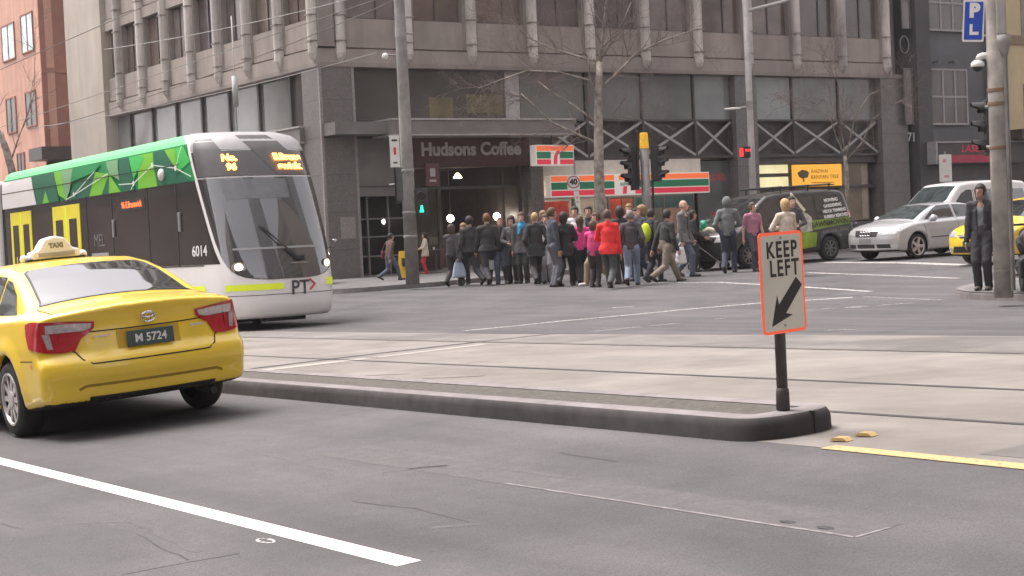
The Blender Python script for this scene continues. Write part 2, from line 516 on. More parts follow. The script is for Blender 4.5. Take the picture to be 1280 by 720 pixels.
band('concrete_bay', M_CONC2, [(-30, 11.95), (130, 11.95)], [(a, b-.15) for a, b in FE], .003, n=10)
band('concrete_strip', M_CONC2, [(-30, 6.48), (130, 6.48)], [(-30, 7.45), (130, 7.45)], .003, s1=5.6, n=6)
g = [([(11.8, -30), (11.82, 40), (11.8, 120)], .075), ([(9.12, -30), (9.12, 120)], .075), ([(7.6, -30), (7.5, 7.4), (7.5, 120)], .07)]
ribbons('tram_rails', M_RAIL, g, .005)
ribbons('expansion_joint', M_SEAL, [(hp((300, 463), (430, 447), (560, 432), (690, 417.6)), .13)], .005)
ribbons('concrete_wear', mat('pale concrete wear', (.30, .28, .25), .8, var=.15), [(hp((330, 463), (460, 448)), .30), (hp((470, 447), (610, 430)), .22)], .0045)
# dark scuffs on the concrete
ribbons('tyre_scuff', mat('tyre scuff', (.12, .11, .1), .8, var=.3), [(hp((528, 473.5), (560, 472.5), (606, 470)), .06), (hp((455, 470), (512, 467.5)), .04)], .0045)

# painted markings
ribbons('lane_line', M_LINE, [([(3.40, 6.02), (3.38, 12.0), (3.36, 17)], .125), ([(3.38, -8), (3.40, 3.0)], .125), ([(3.36, 20), (3.36, 29)], .125)], .0015)
ribbons('median_line', M_YEL, [([(6.32, 6.42), (6.28, 5.0), (6.28, -20)], .125)], .0045)
ribbons('crossing_line', M_LINE2, [(hp((752, 355.5), (820, 353.5), (900, 353), (1000, 358.5), (1088, 364.5)), .14),
                                   (hp((1010, 341), (1100, 344), (1198, 348)), .14), (hp((575, 355), (640, 354.5)), .12)], .003)
ribbons('stop_line', M_LINE2, [(hp((1030, 328), (1130, 328.5), (1255, 333)), .42)], .003)
ribbons('turn_line', M_LINE2, [(hp((580, 413.5), (700, 401.5), (860, 386.5), (948, 379), (1030, 374), (1066, 371.5)), .14)], .002)
ribbons('faint_marking', M_LINE3, [(hp((740, 414.5), (800, 408.5)), .2), (hp((812, 407.5), (850, 403.8)), .16), (hp((765, 384.5), (792, 383.2)), .2), (hp((893, 399), (905, 398)), .14),
                                   (hp((1008, 388), (1045, 385)), .12), (hp((1062, 385), (1077, 382.5)), .3), (hp((1096, 382), (1142, 378.5)), .14), (hp((1040, 413), (1048, 412)), .25),
                                   (hp((1056, 412.5), (1066, 411.5)), .25), (hp((1178, 375), (1080, 371)), .12)], .002)
# slot mark near the lane line
cx, cy = hit(332, 676)[:2]
V = []; F = []; n = 20
for i in range(n):
    t = 2*PI*i/n
    for r in (1, .66):
        x = cx+math.cos(t)*.037*(r if r == 1 else .45); y = cy+math.sin(t)*.085*(r if r == 1 else .86); V.append((x, y, gz(x, y)+.0015))
for i in range(n): F.append((2*i, 2*((i+1) % n), 2*((i+1) % n)+1, 2*i+1))
tag(mesh_obj('sensor_mark', V, F, M_LINE2), kind='structure')
def wob(pts, amp=.012, st=.15):
    out = []
    for i in range(len(pts)-1):
        a, b = Vector(pts[i]), Vector(pts[i+1]); n = max(1, int((b-a).length/st))
        for k in range(n):
            q = a.lerp(b, k/n); out.append((q.x+random.uniform(-amp, amp), q.y+random.uniform(-amp, amp)))
    return out+[tuple(pts[-1])]
# trench repair, tar seals and cracks in the near lane
sheet('trench_repair', M_PATCH, [(4.74, 4.69), (5.05, 4.69), (5.06, 9.6), (4.73, 9.6)], .001, .25)
ribbons('trench_edge', mat('chalky trench edge', (.19, .175, .172), .85, var=.35, scale=14), [(wob([(4.75, 4.69), (4.75, 6.2), (4.75, 7.3)], .004), .022), (wob([(4.75, 4.69), (4.96, 4.69)], .004), .022)], .002)
ribbons('road_crack', M_SEAL, [(wob(hp((440, 627), (520, 636), (585, 652))), .011), (wob(hp((170, 668), (235, 700))), .012), (wob(hp((150, 719), (235, 703), (300, 692))), .008), (wob(hp((0, 655), (30, 662))), .01),
      (wob(hp((610, 585), (690, 596), (730, 600))), .007), (wob(hp((700, 566), (770, 577))), .007)], .0015)
ribbons('scraped_patch', M_PATCH, [(wob(hp((70, 655), (170, 652), (250, 690)), .02), .05), (wob(hp((480, 590), (560, 582)), .02), .06), (wob(hp((540, 660), (600, 655)), .02), .05),
      (wob(hp((300, 560), (420, 590)), .02), .03)], .001)
mb = MB()
for (x, y) in ((985, 652.5), (1032, 660)):
    q = hit(x, y); mb.lathe([(.04, 0), (.035, .0006)], 7, Matrix.Translation((q[0], q[1], q[2]+.0025)) @ Matrix.Diagonal((.7, 1.3, 1, 1)))
tag(mb.build('core_hole', M_SEAL), kind='structure')

# raised footpaths
def raised(name, poly, hgt, m_top, m_kerb, kw=.3, far=None):
    "paved area with a kerb band round it"
    P = [Vector(q) for q in poly]
    ctr = sum((q for q in P), Vector((0, 0)))/len(P)
    top = sheet(name, m_top, poly, hgt, .6)
    return top
def kerb_run(name, pts, w, hgt, m, side=1, label=None, cat=None):
    "rounded kerb stones along a line; the stones lie on the left of the direction of travel for side = 1"
    P = [Vector(q) for q in pts]; Q = []
    for i in range(len(P)-1):
        n = max(1, int((P[i+1]-P[i]).length/.35))
        for k in range(n): Q.append(P[i].lerp(P[i+1], k/n))
    Q.append(P[-1])
    prof = [(0, -.05), (0, hgt-.035), (.012, hgt-.012), (.035, hgt), (w, hgt), (w, -.05)]
    V = []; F = []; k = len(prof)
    for i, q in enumerate(Q):
        t = (Q[min(i+1, len(Q)-1)]-Q[max(i-1, 0)]).normalized(); nn = Vector((-t.y, t.x))*side
        for (a, z) in prof:
            e = q+nn*a; V.append((e.x, e.y, gz(q.x, q.y)+z))
    for i in range(len(Q)-1):
        for j in range(k-1):
            f = (i*k+j, (i+1)*k+j, (i+1)*k+j+1, i*k+j+1); F.append(f if side < 0 else tuple(reversed(f)))
    F.append(tuple(range(k))); F.append(tuple(range((len(Q)-1)*k, len(Q)*k)))
    return tag(mesh_obj(name, V, F, m, None, False), kind='structure')
def arc(cx, cy, r, a0, a1, n=8): return [(cx+r*math.cos(math.radians(a0+(a1-a0)*i/n)), cy+r*math.sin(math.radians(a0+(a1-a0)*i/n))) for i in range(n+1)]
KH = .13
# the corner in front of the office block
edgeA = [(120, 37.6)]+arc(22.9, 40.2, 2.6, -90, -180)+[(20.3, 150)]
sheet('footpath', M_FOOT, edgeA+[(120, 150)], KH-.002, .9)
kerb_run('footpath_kerb', edgeA, .3, KH, M_KERBTOP, side=-1)
# the corner at the right with the big pole
edgeB = [(20.35, -60)]+arc(22.4, 16.7, 2.05, 180, 90)+[(120, 18.75)]
sheet('footpath', M_FOOT, edgeB+[(120, -60)], KH-.002, .9)
kerb_run('footpath_kerb', edgeB, .3, KH, M_KERBTOP, side=-1)
# near side footpath behind the camera
edgeC = [(-3.2, -60), (-3.2, 150)]
sheet('footpath', M_FOOT, edgeC+[(-30, 150), (-30, -60)], KH-.002, .9)
kerb_run('footpath_kerb', edgeC, .3, KH, M_KERBTOP, side=1)

# ---- median island with rounded nose
def island():
    q = hit(950, 553); front = 6.24
    back = 6.98; r = (back-front)/2; c = (front+back)/2
    sq_ = lambda v: math.copysign(abs(v)**(2/2.5), v)
    NR = r*.85
    def tip(sN): return max(proj((c+r*sq_(math.cos(a)), sN+NR+NR*sq_(math.sin(a)), gz(c, sN)+.1))[0] for a in np.linspace(PI, 2*PI, 30))
    sN = 6.6
    for _ in range(60): sN += .02*np.sign(tip(sN)-1042)
    n = 14
    line = [(front, s) for s in np.linspace(60, sN+NR, 60)]
    nose = [(c+r*sq_(math.cos(math.radians(a))), sN+NR+NR*sq_(math.sin(math.radians(a)))) for a in np.linspace(180, 360, n*3)]
    line2 = [(back, s) for s in np.linspace(sN+NR, 60, 60)]
    path = line+nose[1:-1]+line2
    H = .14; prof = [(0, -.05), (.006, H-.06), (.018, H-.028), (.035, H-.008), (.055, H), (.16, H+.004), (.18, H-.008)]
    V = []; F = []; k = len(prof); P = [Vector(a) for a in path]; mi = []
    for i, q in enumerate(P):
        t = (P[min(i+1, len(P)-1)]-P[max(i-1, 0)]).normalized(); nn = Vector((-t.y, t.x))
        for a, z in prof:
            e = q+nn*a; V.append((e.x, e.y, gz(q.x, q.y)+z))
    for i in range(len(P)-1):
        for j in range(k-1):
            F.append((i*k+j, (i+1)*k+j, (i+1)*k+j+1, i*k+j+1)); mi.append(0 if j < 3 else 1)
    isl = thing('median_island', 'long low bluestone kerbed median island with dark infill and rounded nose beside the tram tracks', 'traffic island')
    mesh_obj('kerb', V, F, [M_KERB_SHADED, M_KERBTOP], isl, True, mi)
    # infill
    inner = [(q+(Vector((-(P[min(i+1, len(P)-1)]-P[max(i-1, 0)]).y, (P[min(i+1, len(P)-1)]-P[max(i-1, 0)]).x)).normalized()*.17)) for i, q in enumerate(P)]
    V = []; F = []
    m = len(inner)
    for i in range(m//2):
        a, b = inner[i], inner[m-1-i]
        V += [(a.x, a.y, gz(P[i].x, P[i].y)+H-.012), (b.x, b.y, gz(P[m-1-i].x, P[m-1-i].y)+H-.012)]
    F = [(2*i, 2*i+2, 2*i+3, 2*i+1) for i in range(m//2-1)]
    F = [tuple(f) for f in F]
    mesh_obj('infill', V, F, M_INFILL, isl, False)
    # joints between kerb stones
    mb = MB()
    k_ = min(range(len(P)), key=lambda i: abs(proj((P[i].x, P[i].y, gz(P[i].x, P[i].y)+.08))[0]-1019)+(0 if P[i].x < c+.25 else 999))
    t_ = (P[k_+1]-P[k_-1]).normalized(); a_ = math.atan2(t_.y, t_.x); g_ = gz(P[k_].x, P[k_].y)
    mb.box((-.004, -.003, .0), (.004, .05, H-.006), Matrix.Translation((P[k_].x, P[k_].y, g_)) @ Matrix.Rotation(a_, 4, 'Z'))
    mb.build('kerb_joint', mat('kerb joint', (.02, .02, .02), .9), isl)
    return isl, front, back, sN
ISL, IF, IB, ISN = island()
# yellow reflective pavement markers before the nose
mk = mat('yellow marker', (.50, .34, .13), .45, var=.15, scale=40)
for i, (x, y) in enumerate(((1052, 551.5), (1083, 545.5))):
    q = hit(x, y)
    mb = MB(); mb.prism([(-.055, 0), (-.03, .018), (.03, .018), (.055, 0)], -.042, .042, ((0, 0, 0), (0, 1, 0), (0, 0, 1), (1, 0, 0)))
    o = mb.build('road_marker', mk); o.location = (q[0], q[1], q[2]+.006); o.rotation_euler = (0, 0, .3)
    tag(o, ['yellow raised pavement marker nearer the yellow line by the island nose', 'yellow raised pavement marker farther from the yellow line beside the island nose'][i], 'pavement marker', 'yellow pavement markers')
# ================================================================== BUILDINGS
P0, S0 = 23.85, 46.57            # street corner of the office block
ZB = 7.1                         # underside of the office floors
M_PANEL = mat('precast panel', (.28, .242, .218), .8, streak=.12, var=.10, scale=1.2, dirt=.18, bump=.1, bscale=40)
M_PANEL2 = mat('precast spandrel', (.335, .29, .26), .8, streak=.13, var=.10, scale=1.2, dirt=.15, bump=.1, bscale=40)
M_FIN = mat('pale fin', (.58, .53, .49), .7, streak=.3, var=.12, scale=2.5, dirt=.2)
M_GRANITE = mat('dark granite', (.165, .15, .147), .35, var=.3, scale=30, dirt=.1)
M_GRANITE2 = mat('granite edge', (.27, .25, .24), .45, var=.2, scale=20)
M_DARK = mat('dark bronze metal', (.07, .06, .058), .45, var=.2, scale=4)
M_MID = mat('grey cladding', (.19, .174, .168), .6, var=.12, scale=1.5, dirt=.15)
M_CANOPY = mat('canopy fascia', (.22, .2, .192), .5, var=.1, scale=2, dirt=.12)
M_CANEDGE = mat('canopy edge trim', (.42, .39, .375), .5, var=.1)
M_WIN = mat('office window glass', (.115, .093, .088), .12, var=.3, scale=.6, spec=.6)
M_WIN2 = mat('office window glass with blinds', (.2, .168, .155), .25, var=.2, scale=1.5, spec=.5)
M_WIN3 = mat('office window glass warm', (.14, .105, .09), .1, var=.4, scale=.9, spec=.6)
M_BAND = mat('tinted podium glass', (.165, .168, .163), .1, var=.35, scale=.35, spec=.8)
M_BAND2 = mat('pale podium glass', (.25, .268, .262), .14, var=.25, scale=.5, spec=.8)
M_BANDD = mat('dark podium glass', (.075, .069, .068), .08, var=.3, scale=.5, spec=.6)
M_TRUSS = mat('painted steel brace', (.40, .385, .375), .5, var=.1)
M_BEIGE = mat('beige render', (.46, .41, .35), .8, streak=.08, var=.08, scale=.8, dirt=.12)
M_SHOPG = glass_mat('shop glass', (.02, .02, .02), .86)

ob = thing('office_building', 'brown concrete office block with pale vertical fins on the street corner above the shops', 'building', (P0, S0, 0))
UE, VE = 27.3, 19.5; TOP = 31.0; FL = 3.45
# solid core behind the skin
mb = MB()
mb.box((.55, .55, ZB+.02), (UE-.02, VE+5, TOP)); mb.build('wall', M_PANEL, ob)
mb = MB(); mb.box((-.1, -.1, ZB-.14), (UE, VE, ZB)); mb.box((-.1, -.1, TOP), (UE, VE, TOP+.6)); mb.build('soffit', M_PANEL, ob)
FRONT = ((0, 0, 0), (1, 0, 0), (0, 0, 1), (0, -1, 0))      # u along front, height, outwards -y
LEFT = ((0, 0, 0), (0, 1, 0), (0, 0, 1), (-1, 0, 0))
def fbox(mb, fr, u0, u1, z0, z1, d0, d1):
    mb.prism([(u0, z0), (u1, z0), (u1, z1), (u0, z1)], d0, d1, fr)
finF = [.75+2.532*i for i in range(11)]
finL = [.11+2.533*i for i in range(8)]
def face(fr, fins, end, tone):
    # spandrels per floor, with a shadow ledge, and recessed windows in each bay
    nf = 7
    for k in range(nf):
        z0 = ZB+k*FL
        mb = MB()
        e_ = .004 if fr is FRONT else .002
        mb.prism([(-.10+e_, z0), (end, z0), (end, z0+1.45), (-.10+e_, z0+1.45)], -.55, -.06, fr) if False else None
        for (a_, b_, d_) in ((z0, z0+.44, .10), (z0+.44, z0+.50, -.05), (z0+.50, z0+1.45, .03)): fbox(mb, fr, -d_+e_ if d_ > 0 else .05+e_, end, a_, b_, -.55-e_, d_)
        mb.build('spandrel', M_PANEL2, ob)
    edges = list(fins)+[end+.2]
    for k in range(2):
        z0 = ZB+k*FL+1.45; z1 = ZB+(k+1)*FL
        for i in range(len(edges)-1):
            a = edges[i]+.32; b = edges[i+1]-.32
            if b-a < .6: continue
            mb = MB(); fbox(mb, fr, a, b, z0, z1, -.5, -.16)
            w = mb.build('window', (M_WIN2, M_WIN, M_WIN3, M_WIN, M_WIN3)[(i*7+k*3+tone*2) % 5], ob)
            mb = MB(); mid = a+(b-a)*(.5 if i % 2 else .62)
            fbox(mb, fr, mid-.025, mid+.025, z0+.05, z1-.06, -.16, -.12); fbox(mb, fr, a, b, z0, z0+.05, -.16, -.10); fbox(mb, fr, a, b, z1-.06, z1, -.16, -.10)
            mb.build('frame', M_DARK, w)
    # the glazing of the higher floors, out of the picture
    for k in range(2, nf):
        mb = MB(); fbox(mb, fr, .3, end-.3, ZB+k*FL+1.45, ZB+(k+1)*FL, -.5, -.30); mb.build('window_strip', M_WIN, ob)
    # fins: rounded nosing with bands and a pointed foot, flat pier at its side
    for x in fins:
        mb = MB()
        fbox(mb, fr, x-.30, x+.30, ZB+.50, TOP, -.5, .05)
        mb.build('pier', M_PANEL, ob)
        mb = MB()
        prof = [(-.17, .05), (-.17, .17), (-.12, .26), (-.05, .30), (.05, .30), (.12, .26), (.17, .17), (.17, .05)]
        zs = [(ZB+.03, .35), (ZB+.14, .75), (ZB+.30, 1.0), (TOP, 1.0)]
        o, u, v, w = [Vector(q) for q in fr]; V = []; F = []
        for z, sc in zs:
            for a, d in prof: V.append((o+u*(x+a*sc)+v*z+w*(.04+(d-.04)*sc))[:])
        n = len(prof)
        for i in range(len(zs)-1):
            for j in range(n-1): F.append((i*n+j, i*n+j+1, (i+1)*n+j+1, (i+1)*n+j))
        F.append(tuple(range(n)))
        mb.add(V, F)
        f = mb.build('fin', M_FIN, ob)
        mb = MB()
        for k in range(nf):
            for dz in (.66, 1.50, 3.2):
                z = ZB+k*FL+dz
                fbox(mb, fr, x-.185, x+.185, z, z+.045, .03, .312)
        mb.build('joint_band', M_PANEL, f)
face(FRONT, finF, UE-.9, 0)
face(LEFT, finL, VE, 1)

# beige end slab on the left face
mb = MB(); mb.box((-.25, VE, -2.5), (9, VE+4.6, TOP+1), ch=.0); mb.build('end_slab', M_BEIGE, ob)
# corner column and other granite piers
GB = -.3
def pier(x0, x1, y0, y1, z1, nm='column'):
    mb = MB(); mb.box((x0, y0, GB-1.2), (x1, y1, z1)); o = mb.build(nm, M_GRANITE, ob)
    mb = MB()
    for z in np.arange(1.0, z1-.3, 1.22): mb.box((x0-.004, y0-.004, z), (x1+.004, y1+.004, z+.012))
    mb.build('joint', M_DARK, o)
    return o
c = pier(-.06, 1.2, -.06, 1.2, ZB-.14)
mb = MB(); mb.box((-.075, -.075, GB-1), (.02, .02, ZB-.14)); mb.box((1.12, -.075, GB-1), (1.215, .02, ZB-.14)); mb.build('edge_trim', M_GRANITE2, c)
mb = MB(); mb.box((.45, -.085, 1.35), (1.0, -.06, 2.05), ch=.008); mb.build('plaque', M_GRANITE2, c)
pier(17.78, 18.88, -.02, 1.0, ZB-.14); pier(25.75, UE, -.03, 1.2, ZB-.14)
pier(8.08, 8.62, -.02, .6, 4.6)
# podium glass band z 5.25..6.96, front
zb0, zb1 = 5.28, ZB-.14
bands = [(1.25, 3.2, M_BANDD), (3.26, 7.3, M_BANDD), (8.0, 10.75, M_BAND), (10.95, 13.35, M_BAND), (13.45, 15.85, M_BAND), (15.95, 17.75, M_BAND2), (18.9, 20.95, M_BAND2), (21.05, 23.5, M_BAND), (23.6, 25.7, M_BAND)]
for a, b, m in bands:
    mb = MB(); fbox(mb, FRONT, a, b, zb0, zb1, -.34, -.3); p = mb.build('podium_window', m, ob)
mb = MB()
for x in (3.2, 10.80, 13.36, 15.88, 20.98, 23.53): fbox(mb, FRONT, x, x+.09, zb0, zb1, -.36, -.24)
fbox(mb, FRONT, 1.2, 25.75, zb0-.08, zb0, -.36, -.22)
mb.build('mullion', M_DARK, ob)
mb = MB(); fbox(mb, FRONT, 7.35, 7.95, zb0, zb1, -.36, -.26); mb.build('white_post', M_TRUSS, ob)
# lit meeting room wall and low sofa seen through the corner glazing (set proud of the dark glass as the lit pane)
mb = MB(); fbox(mb, FRONT, 4.25, 5.2, zb0+.06, zb0+.75, -.3, -.296); fbox(mb, FRONT, 5.75, 7.25, zb0+.22, zb0+.85, -.3, -.296)
mb.build('lit_pane', mat('lit ochre room', (.10, .084, .052), .3, var=.6, scale=1.0, emit=(.5, .38, .12), estr=.015), ob)
# podium band on the left face
for i in range(8):
    a = finL[i]+1.3 if i == 0 else finL[i]+.12; b = finL[i]+2.5
    mb = MB(); fbox(mb, LEFT, a, b, 5.1, zb1, -.34, -.3)
    mb.build('podium_window', [M_BANDD, M_BAND, M_BAND2, M_BAND, M_BAND2, M_BAND2, M_BAND, M_BAND2][i], ob)
mb = MB()
for x in finL[1:]: fbox(mb, LEFT, x-.04, x+.1, 5.1, zb1, -.36, -.2)
mb.build('mullion', M_DARK, ob)
mb = MB(); fbox(mb, LEFT, 1.2, VE, 4.62, 5.08, -.4, .22); fbox(mb, LEFT, 1.2, VE, 3.4, 4.6, -.4, -.05); mb.build('fascia', M_MID, ob)
mb = MB(); fbox(mb, LEFT, 1.2, VE, 5.08, 5.13, -.4, .25); fbox(mb, LEFT, 1.2, VE, 4.57, 4.62, -.4, .25); mb.build('fascia_trim', M_CANEDGE, ob)
mb = MB(); fbox(mb, LEFT, 1.2, VE, -2, 3.4, -.7, -.6); mb.build('shop_glazing', M_BANDD, ob)
mb = MB()
for x in np.arange(1.6, VE, 1.3): fbox(mb, LEFT, x, x+.07, -2, 3.4, -.6, -.5)
for z in (1.1, 2.3): fbox(mb, LEFT, 1.2, VE, z, z+.06, -.6, -.5)
mb.build('shop_frame', M_MID, ob)
# wall behind everything at street level with the recessed shop fronts
mb = MB(); fbox(mb, FRONT, 1.2, UE-.2, 3.85, zb0-.08, -.75, -.5); mb.build('dark_backing', M_DARK, ob)
# braces: an X in every bay
mb = MB()
def brace(mb, x0, x1, z0, z1):
    for (a, b) in (((x0, z0), (x1, z1)), ((x0, z1), (x1, z0))):
        d = Vector((b[0]-a[0], b[1]-a[1])).normalized(); n = Vector((-d.y, d.x))*.045
        off = .0 if a[1] < b[1] else .05
        mb.prism([(a[0]+n.x, a[1]+n.y), (a[0]-n.x, a[1]-n.y), (b[0]-n.x, b[1]-n.y), (b[0]+n.x, b[1]+n.y)], -.30+off, -.25+off, FRONT)
bays = [(8.62, 10.8), (10.9, 13.36), (13.46, 15.9), (15.98, 17.75), (18.9, 21.0), (21.08, 23.52), (23.6, 25.72)]
for a, b in bays:
    m2 = MB(); brace(m2, a, b, 3.92, zb0-.1); m2.build('cross_brace', M_TRUSS, ob)
mb = MB()
for a, b in bays: fbox(mb, FRONT, b, b+.09, 3.8, zb0-.08, -.4, -.2)
fbox(mb, FRONT, 8.62, 25.75, 3.80, 3.90, -.4, -.18)
mb.build('truss_post', M_DARK, ob)
# left bay under the canopy: grey panel, gridded windows and a pale sill
mb = MB(); fbox(mb, FRONT, 1.22, 3.28, 2.72, 4.62, -.6, -.12); mb.build('grey_panel', M_MID, ob)
mb = MB(); fbox(mb, FRONT, 1.22, 3.28, 3.02, 3.06, -.12, -.10); mb.build('panel_joint', M_DARK, ob)
mb = MB(); fbox(mb, FRONT, 1.22, 3.3, .1, 2.72, -.62, -.58); mb.build('cafe_window', M_SHOPG, ob)
mb = MB()
for x in (1.22, 1.75, 2.55, 3.22): fbox(mb, FRONT, x, x+.06, .1, 2.72, -.64, -.5)
for z in (.7, 1.35, 1.95): fbox(mb, FRONT, 1.22, 3.28, z, z+.05, -.64, -.52)
mb.build('cafe_window_frame', M_MID, ob)
mb = MB(); fbox(mb, FRONT, 1.22, 3.3, -.25, .1, -.64, -.35); mb.build('sill', mat('pale sill', (.3, .28, .26), .7), ob)
# canopy over the cafe
mb = MB(); fbox(mb, FRONT, 1.9, 9.2, 4.66, 5.16, -.1, 1.25); cn = mb.build('canopy', M_CANOPY, ob)
mb = MB(); fbox(mb, FRONT, 1.88, 9.22, 5.13, 5.19, -.1, 1.29); fbox(mb, FRONT, 1.88, 9.22, 4.62, 4.665, -.1, 1.29); mb.build('trim', M_CANEDGE, cn)
mb = MB(); fbox(mb, FRONT, .0, 1.9, 4.7, 5.1, -.1, .9); mb.build('return', M_MID, cn)
# ceiling and inner walls of the street level
mb = MB(); fbox(mb, FRONT, 1.2, 25.7, -.3, 3.9, -6.2, -6.0); mb.build('shop_back_wall', mat('shop back wall', (.34, .26, .22), .8, var=.3, scale=1), ob)
mb = MB(); fbox(mb, FRONT, 1.2, 25.7, 3.75, 3.85, -6, -.7); mb.build('shop_ceiling', mat('shop ceiling', (.35, .29, .26), .8), ob)
mb = MB(); mb.box((1.2, .0, -.22), (25.7, 6, -.05)); mb.build('shop_floor', mat('shop floor', (.07, .06, .055), .5), ob)
mb = MB()
for x in (3.3, 8.1, 16.1, 18.8, 25.6): fbox(mb, FRONT, x-.08, x+.08, -.2, 3.75, -6, -.72)
mb.build('shop_party_wall', M_DARK, ob)
# number stone / right end return wall
mb = MB(); mb.box((UE-.3, 1.2, -1), (UE, VE+5, ZB)); mb.build('side_wall', M_GRANITE, ob)

# ---- cafe sign
MAROON = mat('maroon sign board', (.075, .018, .022), .45, var=.1)
sg = thing('cafe_sign', 'wide maroon cafe fascia sign with grey lettering under the concrete canopy', 'sign', (P0+5.72, S0+.1, 4.1))
mb = MB(); mb.box((-2.42, -.12, -.47), (2.36, .05, .52), ch=.01); mb.build('board', MAROON, sg)
LET = mat('pale grey letters', (.52, .47, .47), .5, var=.05)
lettering('letters', 'Hudsons Coffee', .62, LET, sg, Matrix.Translation((-.05, -.13, .12)) @ Matrix.Rotation(PI/2, 4, 'X'), ext=.012, bold=.022, width=1.0)
# cafe interior: hanging lamps, counter
WARM = mat('warm lamp glow', (1, .8, .5), .5, var=0, emit=(1, .72, .4), estr=9)
WHITEL = mat('white globe glow', (1, .95, .9), .5, var=0, emit=(1, .86, .7), estr=14)
def globe(x, y, s, r, m, lab, name='globe_lamp'):
    q = on_s(x, y, s); r *= .74
    t = thing(name, lab, 'lamp', tuple(q))
    mb = MB(); mb.ball((0, 0, 0), r, 14, 10); mb.build('globe', m, t, True)
    mb = MB(); mb.tube([(0, 0, r*.9), (0, 0, 3.75-q[2])], .012, 6); mb.build('cord', M_DARK, t)
globe(563, 273, S0+1.6, .17, WHITEL, 'white globe lamp in the cafe entrance, left of the dark suited men')
globe(621, 270.5, S0+1.6, .17, WHITEL, 'white globe lamp in the cafe entrance beside the bald man in the dark suit')
q = on_s(572, 220, S0+1.2)
t = thing('pendant_lamp', 'small yellow cone pendant lamp under the maroon cafe sign', 'lamp', tuple(q))
mb = MB(); mb.lathe([(.05, .1), (.16, -.06), (.15, -.08)], 14); mb.build('shade', WARM, t); mb = MB(); mb.tube([(0, 0, .1), (0, 0, 3.75-q[2])], .01, 6); mb.build('cord', M_DARK, t)
globe(480, 277, S0+2.0, .11, WHITEL, 'small dim globe lamp behind the gridded cafe window')
t = thing('service_counter', 'long dark wooden cafe counter inside the entrance', 'counter', (P0+6.2, S0+3.2, -.05))
mb = MB(); mb.box((-1.7, -.35, 0), (1.7, .35, 1.02)); mb.build('body', mat('counter wood', (.09, .05, .035), .5, var=.3, scale=3), t)
mb = MB(); mb.box((-1.78, -.42, 1.02), (1.78, .42, 1.07), ch=.01); mb.build('top', M_MID, t)
mb = MB()
for k in range(4): mb.box((-1.4+k*.8, -.2, 1.07), (-.95+k*.8, .2, 1.32), ch=.02)
mb.build('display_case', mat('display case', (.25, .22, .18), .3), t)
mb = MB(); fbox(mb, FRONT, 3.42, 8.0, 2.9, 3.0, -.72, -.62)
for x in (3.42, 4.6, 7.3, 7.94): fbox(mb, FRONT, x, x+.06, -.2, 3.62, -.72, -.62)
mb.build('entrance_frame', M_DARK, ob)
mb = MB(); fbox(mb, FRONT, 3.48, 4.6, -.05, 2.9, -.69, -.66); fbox(mb, FRONT, 3.48, 8, 3.0, 3.62, -.69, -.66); mb.build('entrance_glass', M_SHOPG, ob)

# small vertical menu lightbox on the frame
q = on_s(540, 220, S0-.25)
t = thing('menu_sign', 'small maroon blade sign with a white cup emblem beside the cafe entrance', 'sign', tuple(q))
mb = MB(); mb.box((-.26, -.05, -.33), (.26, .05, .42), ch=.01); mb.build('board', mat('dull maroon', (.14, .06, .06), .5), t)
mb = MB(); mb.box((-.1, -.06, -.02), (.1, -.05, .26)); mb.box((-.13, -.06, -.2), (.13, -.05, -.12)); mb.build('emblem', LET, t)

# ---- convenience store
ORG = mat('orange sign band', (.85, .17, .05), .4, var=.03, emit=(.9, .16, .04), estr=.18)
GRN = mat('green sign band', (.01, .16, .075), .4, var=.05, emit=(.01, .16, .07), estr=.08)
RED = mat('red sign band', (.62, .03, .06), .4, var=.03, emit=(.7, .03, .06), estr=.15)
WHT = mat('white sign face', (.74, .70, .66), .4, var=.03, emit=(1, .95, .85), estr=.08)
M_CREAM = mat('cream bulkhead', (.62, .57, .5), .7, var=.06, dirt=.1)
mb = MB(); fbox(mb, FRONT, 8.66, 16.0, 3.2, 3.78, -.6, -.1); mb.build('bulkhead', M_CREAM, ob)
st = thing('store_sign', 'long illuminated fascia sign striped orange green and red over the convenience store', 'sign', (P0+12.35, S0-.35, 2.86))
def stripes(parent, w, h, e0, e1, dep, front=-1):
    mb = MB(); mb.box((-w/2, 0, -h/2), (w/2, dep, h/2), ch=.012); mb.build('case', WHT, parent)
    for (z0, z1, m, nm) in ((.215, .455, ORG, 'orange_stripe'), (-.155, .17, GRN, 'green_stripe'), (-.44, -.20, RED, 'red_stripe')):
        mb = MB()
        for a, b in ((-w/2+.04, e0), (e1, w/2-.04)): mb.box((a, -.008, z0*h), (b, 0, z1*h))
        mb.build(nm, m, parent)
def seven(parent, x, h, y=-.01, word=True):
    "numeral with the small word across it"
    k = h*.86
    mb = MB(); mb.cur = 0
    fr = ((x, y, 0), (1, 0, 0), (0, 0, 1), (0, -1, 0))
    mb.prism([(-.40*k, .5*k), (-.40*k, .26*k), (.40*k, .26*k), (.40*k, .5*k)], 0, .006, fr)
    mb.cur = 1
    mb.prism([(.12*k, .255*k), (.40*k, .255*k), (.16*k, -.02*k), (.1*k, -.5*k), (-.17*k, -.5*k), (-.1*k, -.02*k)], 0, .006, fr)
    mb.build('numeral', [ORG, RED], parent)
    if not word: return
    mb = MB(); mb.box((x-.46*k, y-.014, -.09*k), (x+.46*k, y-.007, .13*k)); mb.build('word_panel', WHT, parent)
    lettering('word', 'ELEVEn', .21*k, GRN, parent, Matrix.Translation((x, y-.016, .02*k)) @ Matrix.Rotation(PI/2, 4, 'X'), ext=.003, bold=.006)
e0_ = float(on_s(768, 235, S0-.35)[0])-P0-12.35; e1_ = float(on_s(794, 235, S0-.35)[0])-P0-12.35
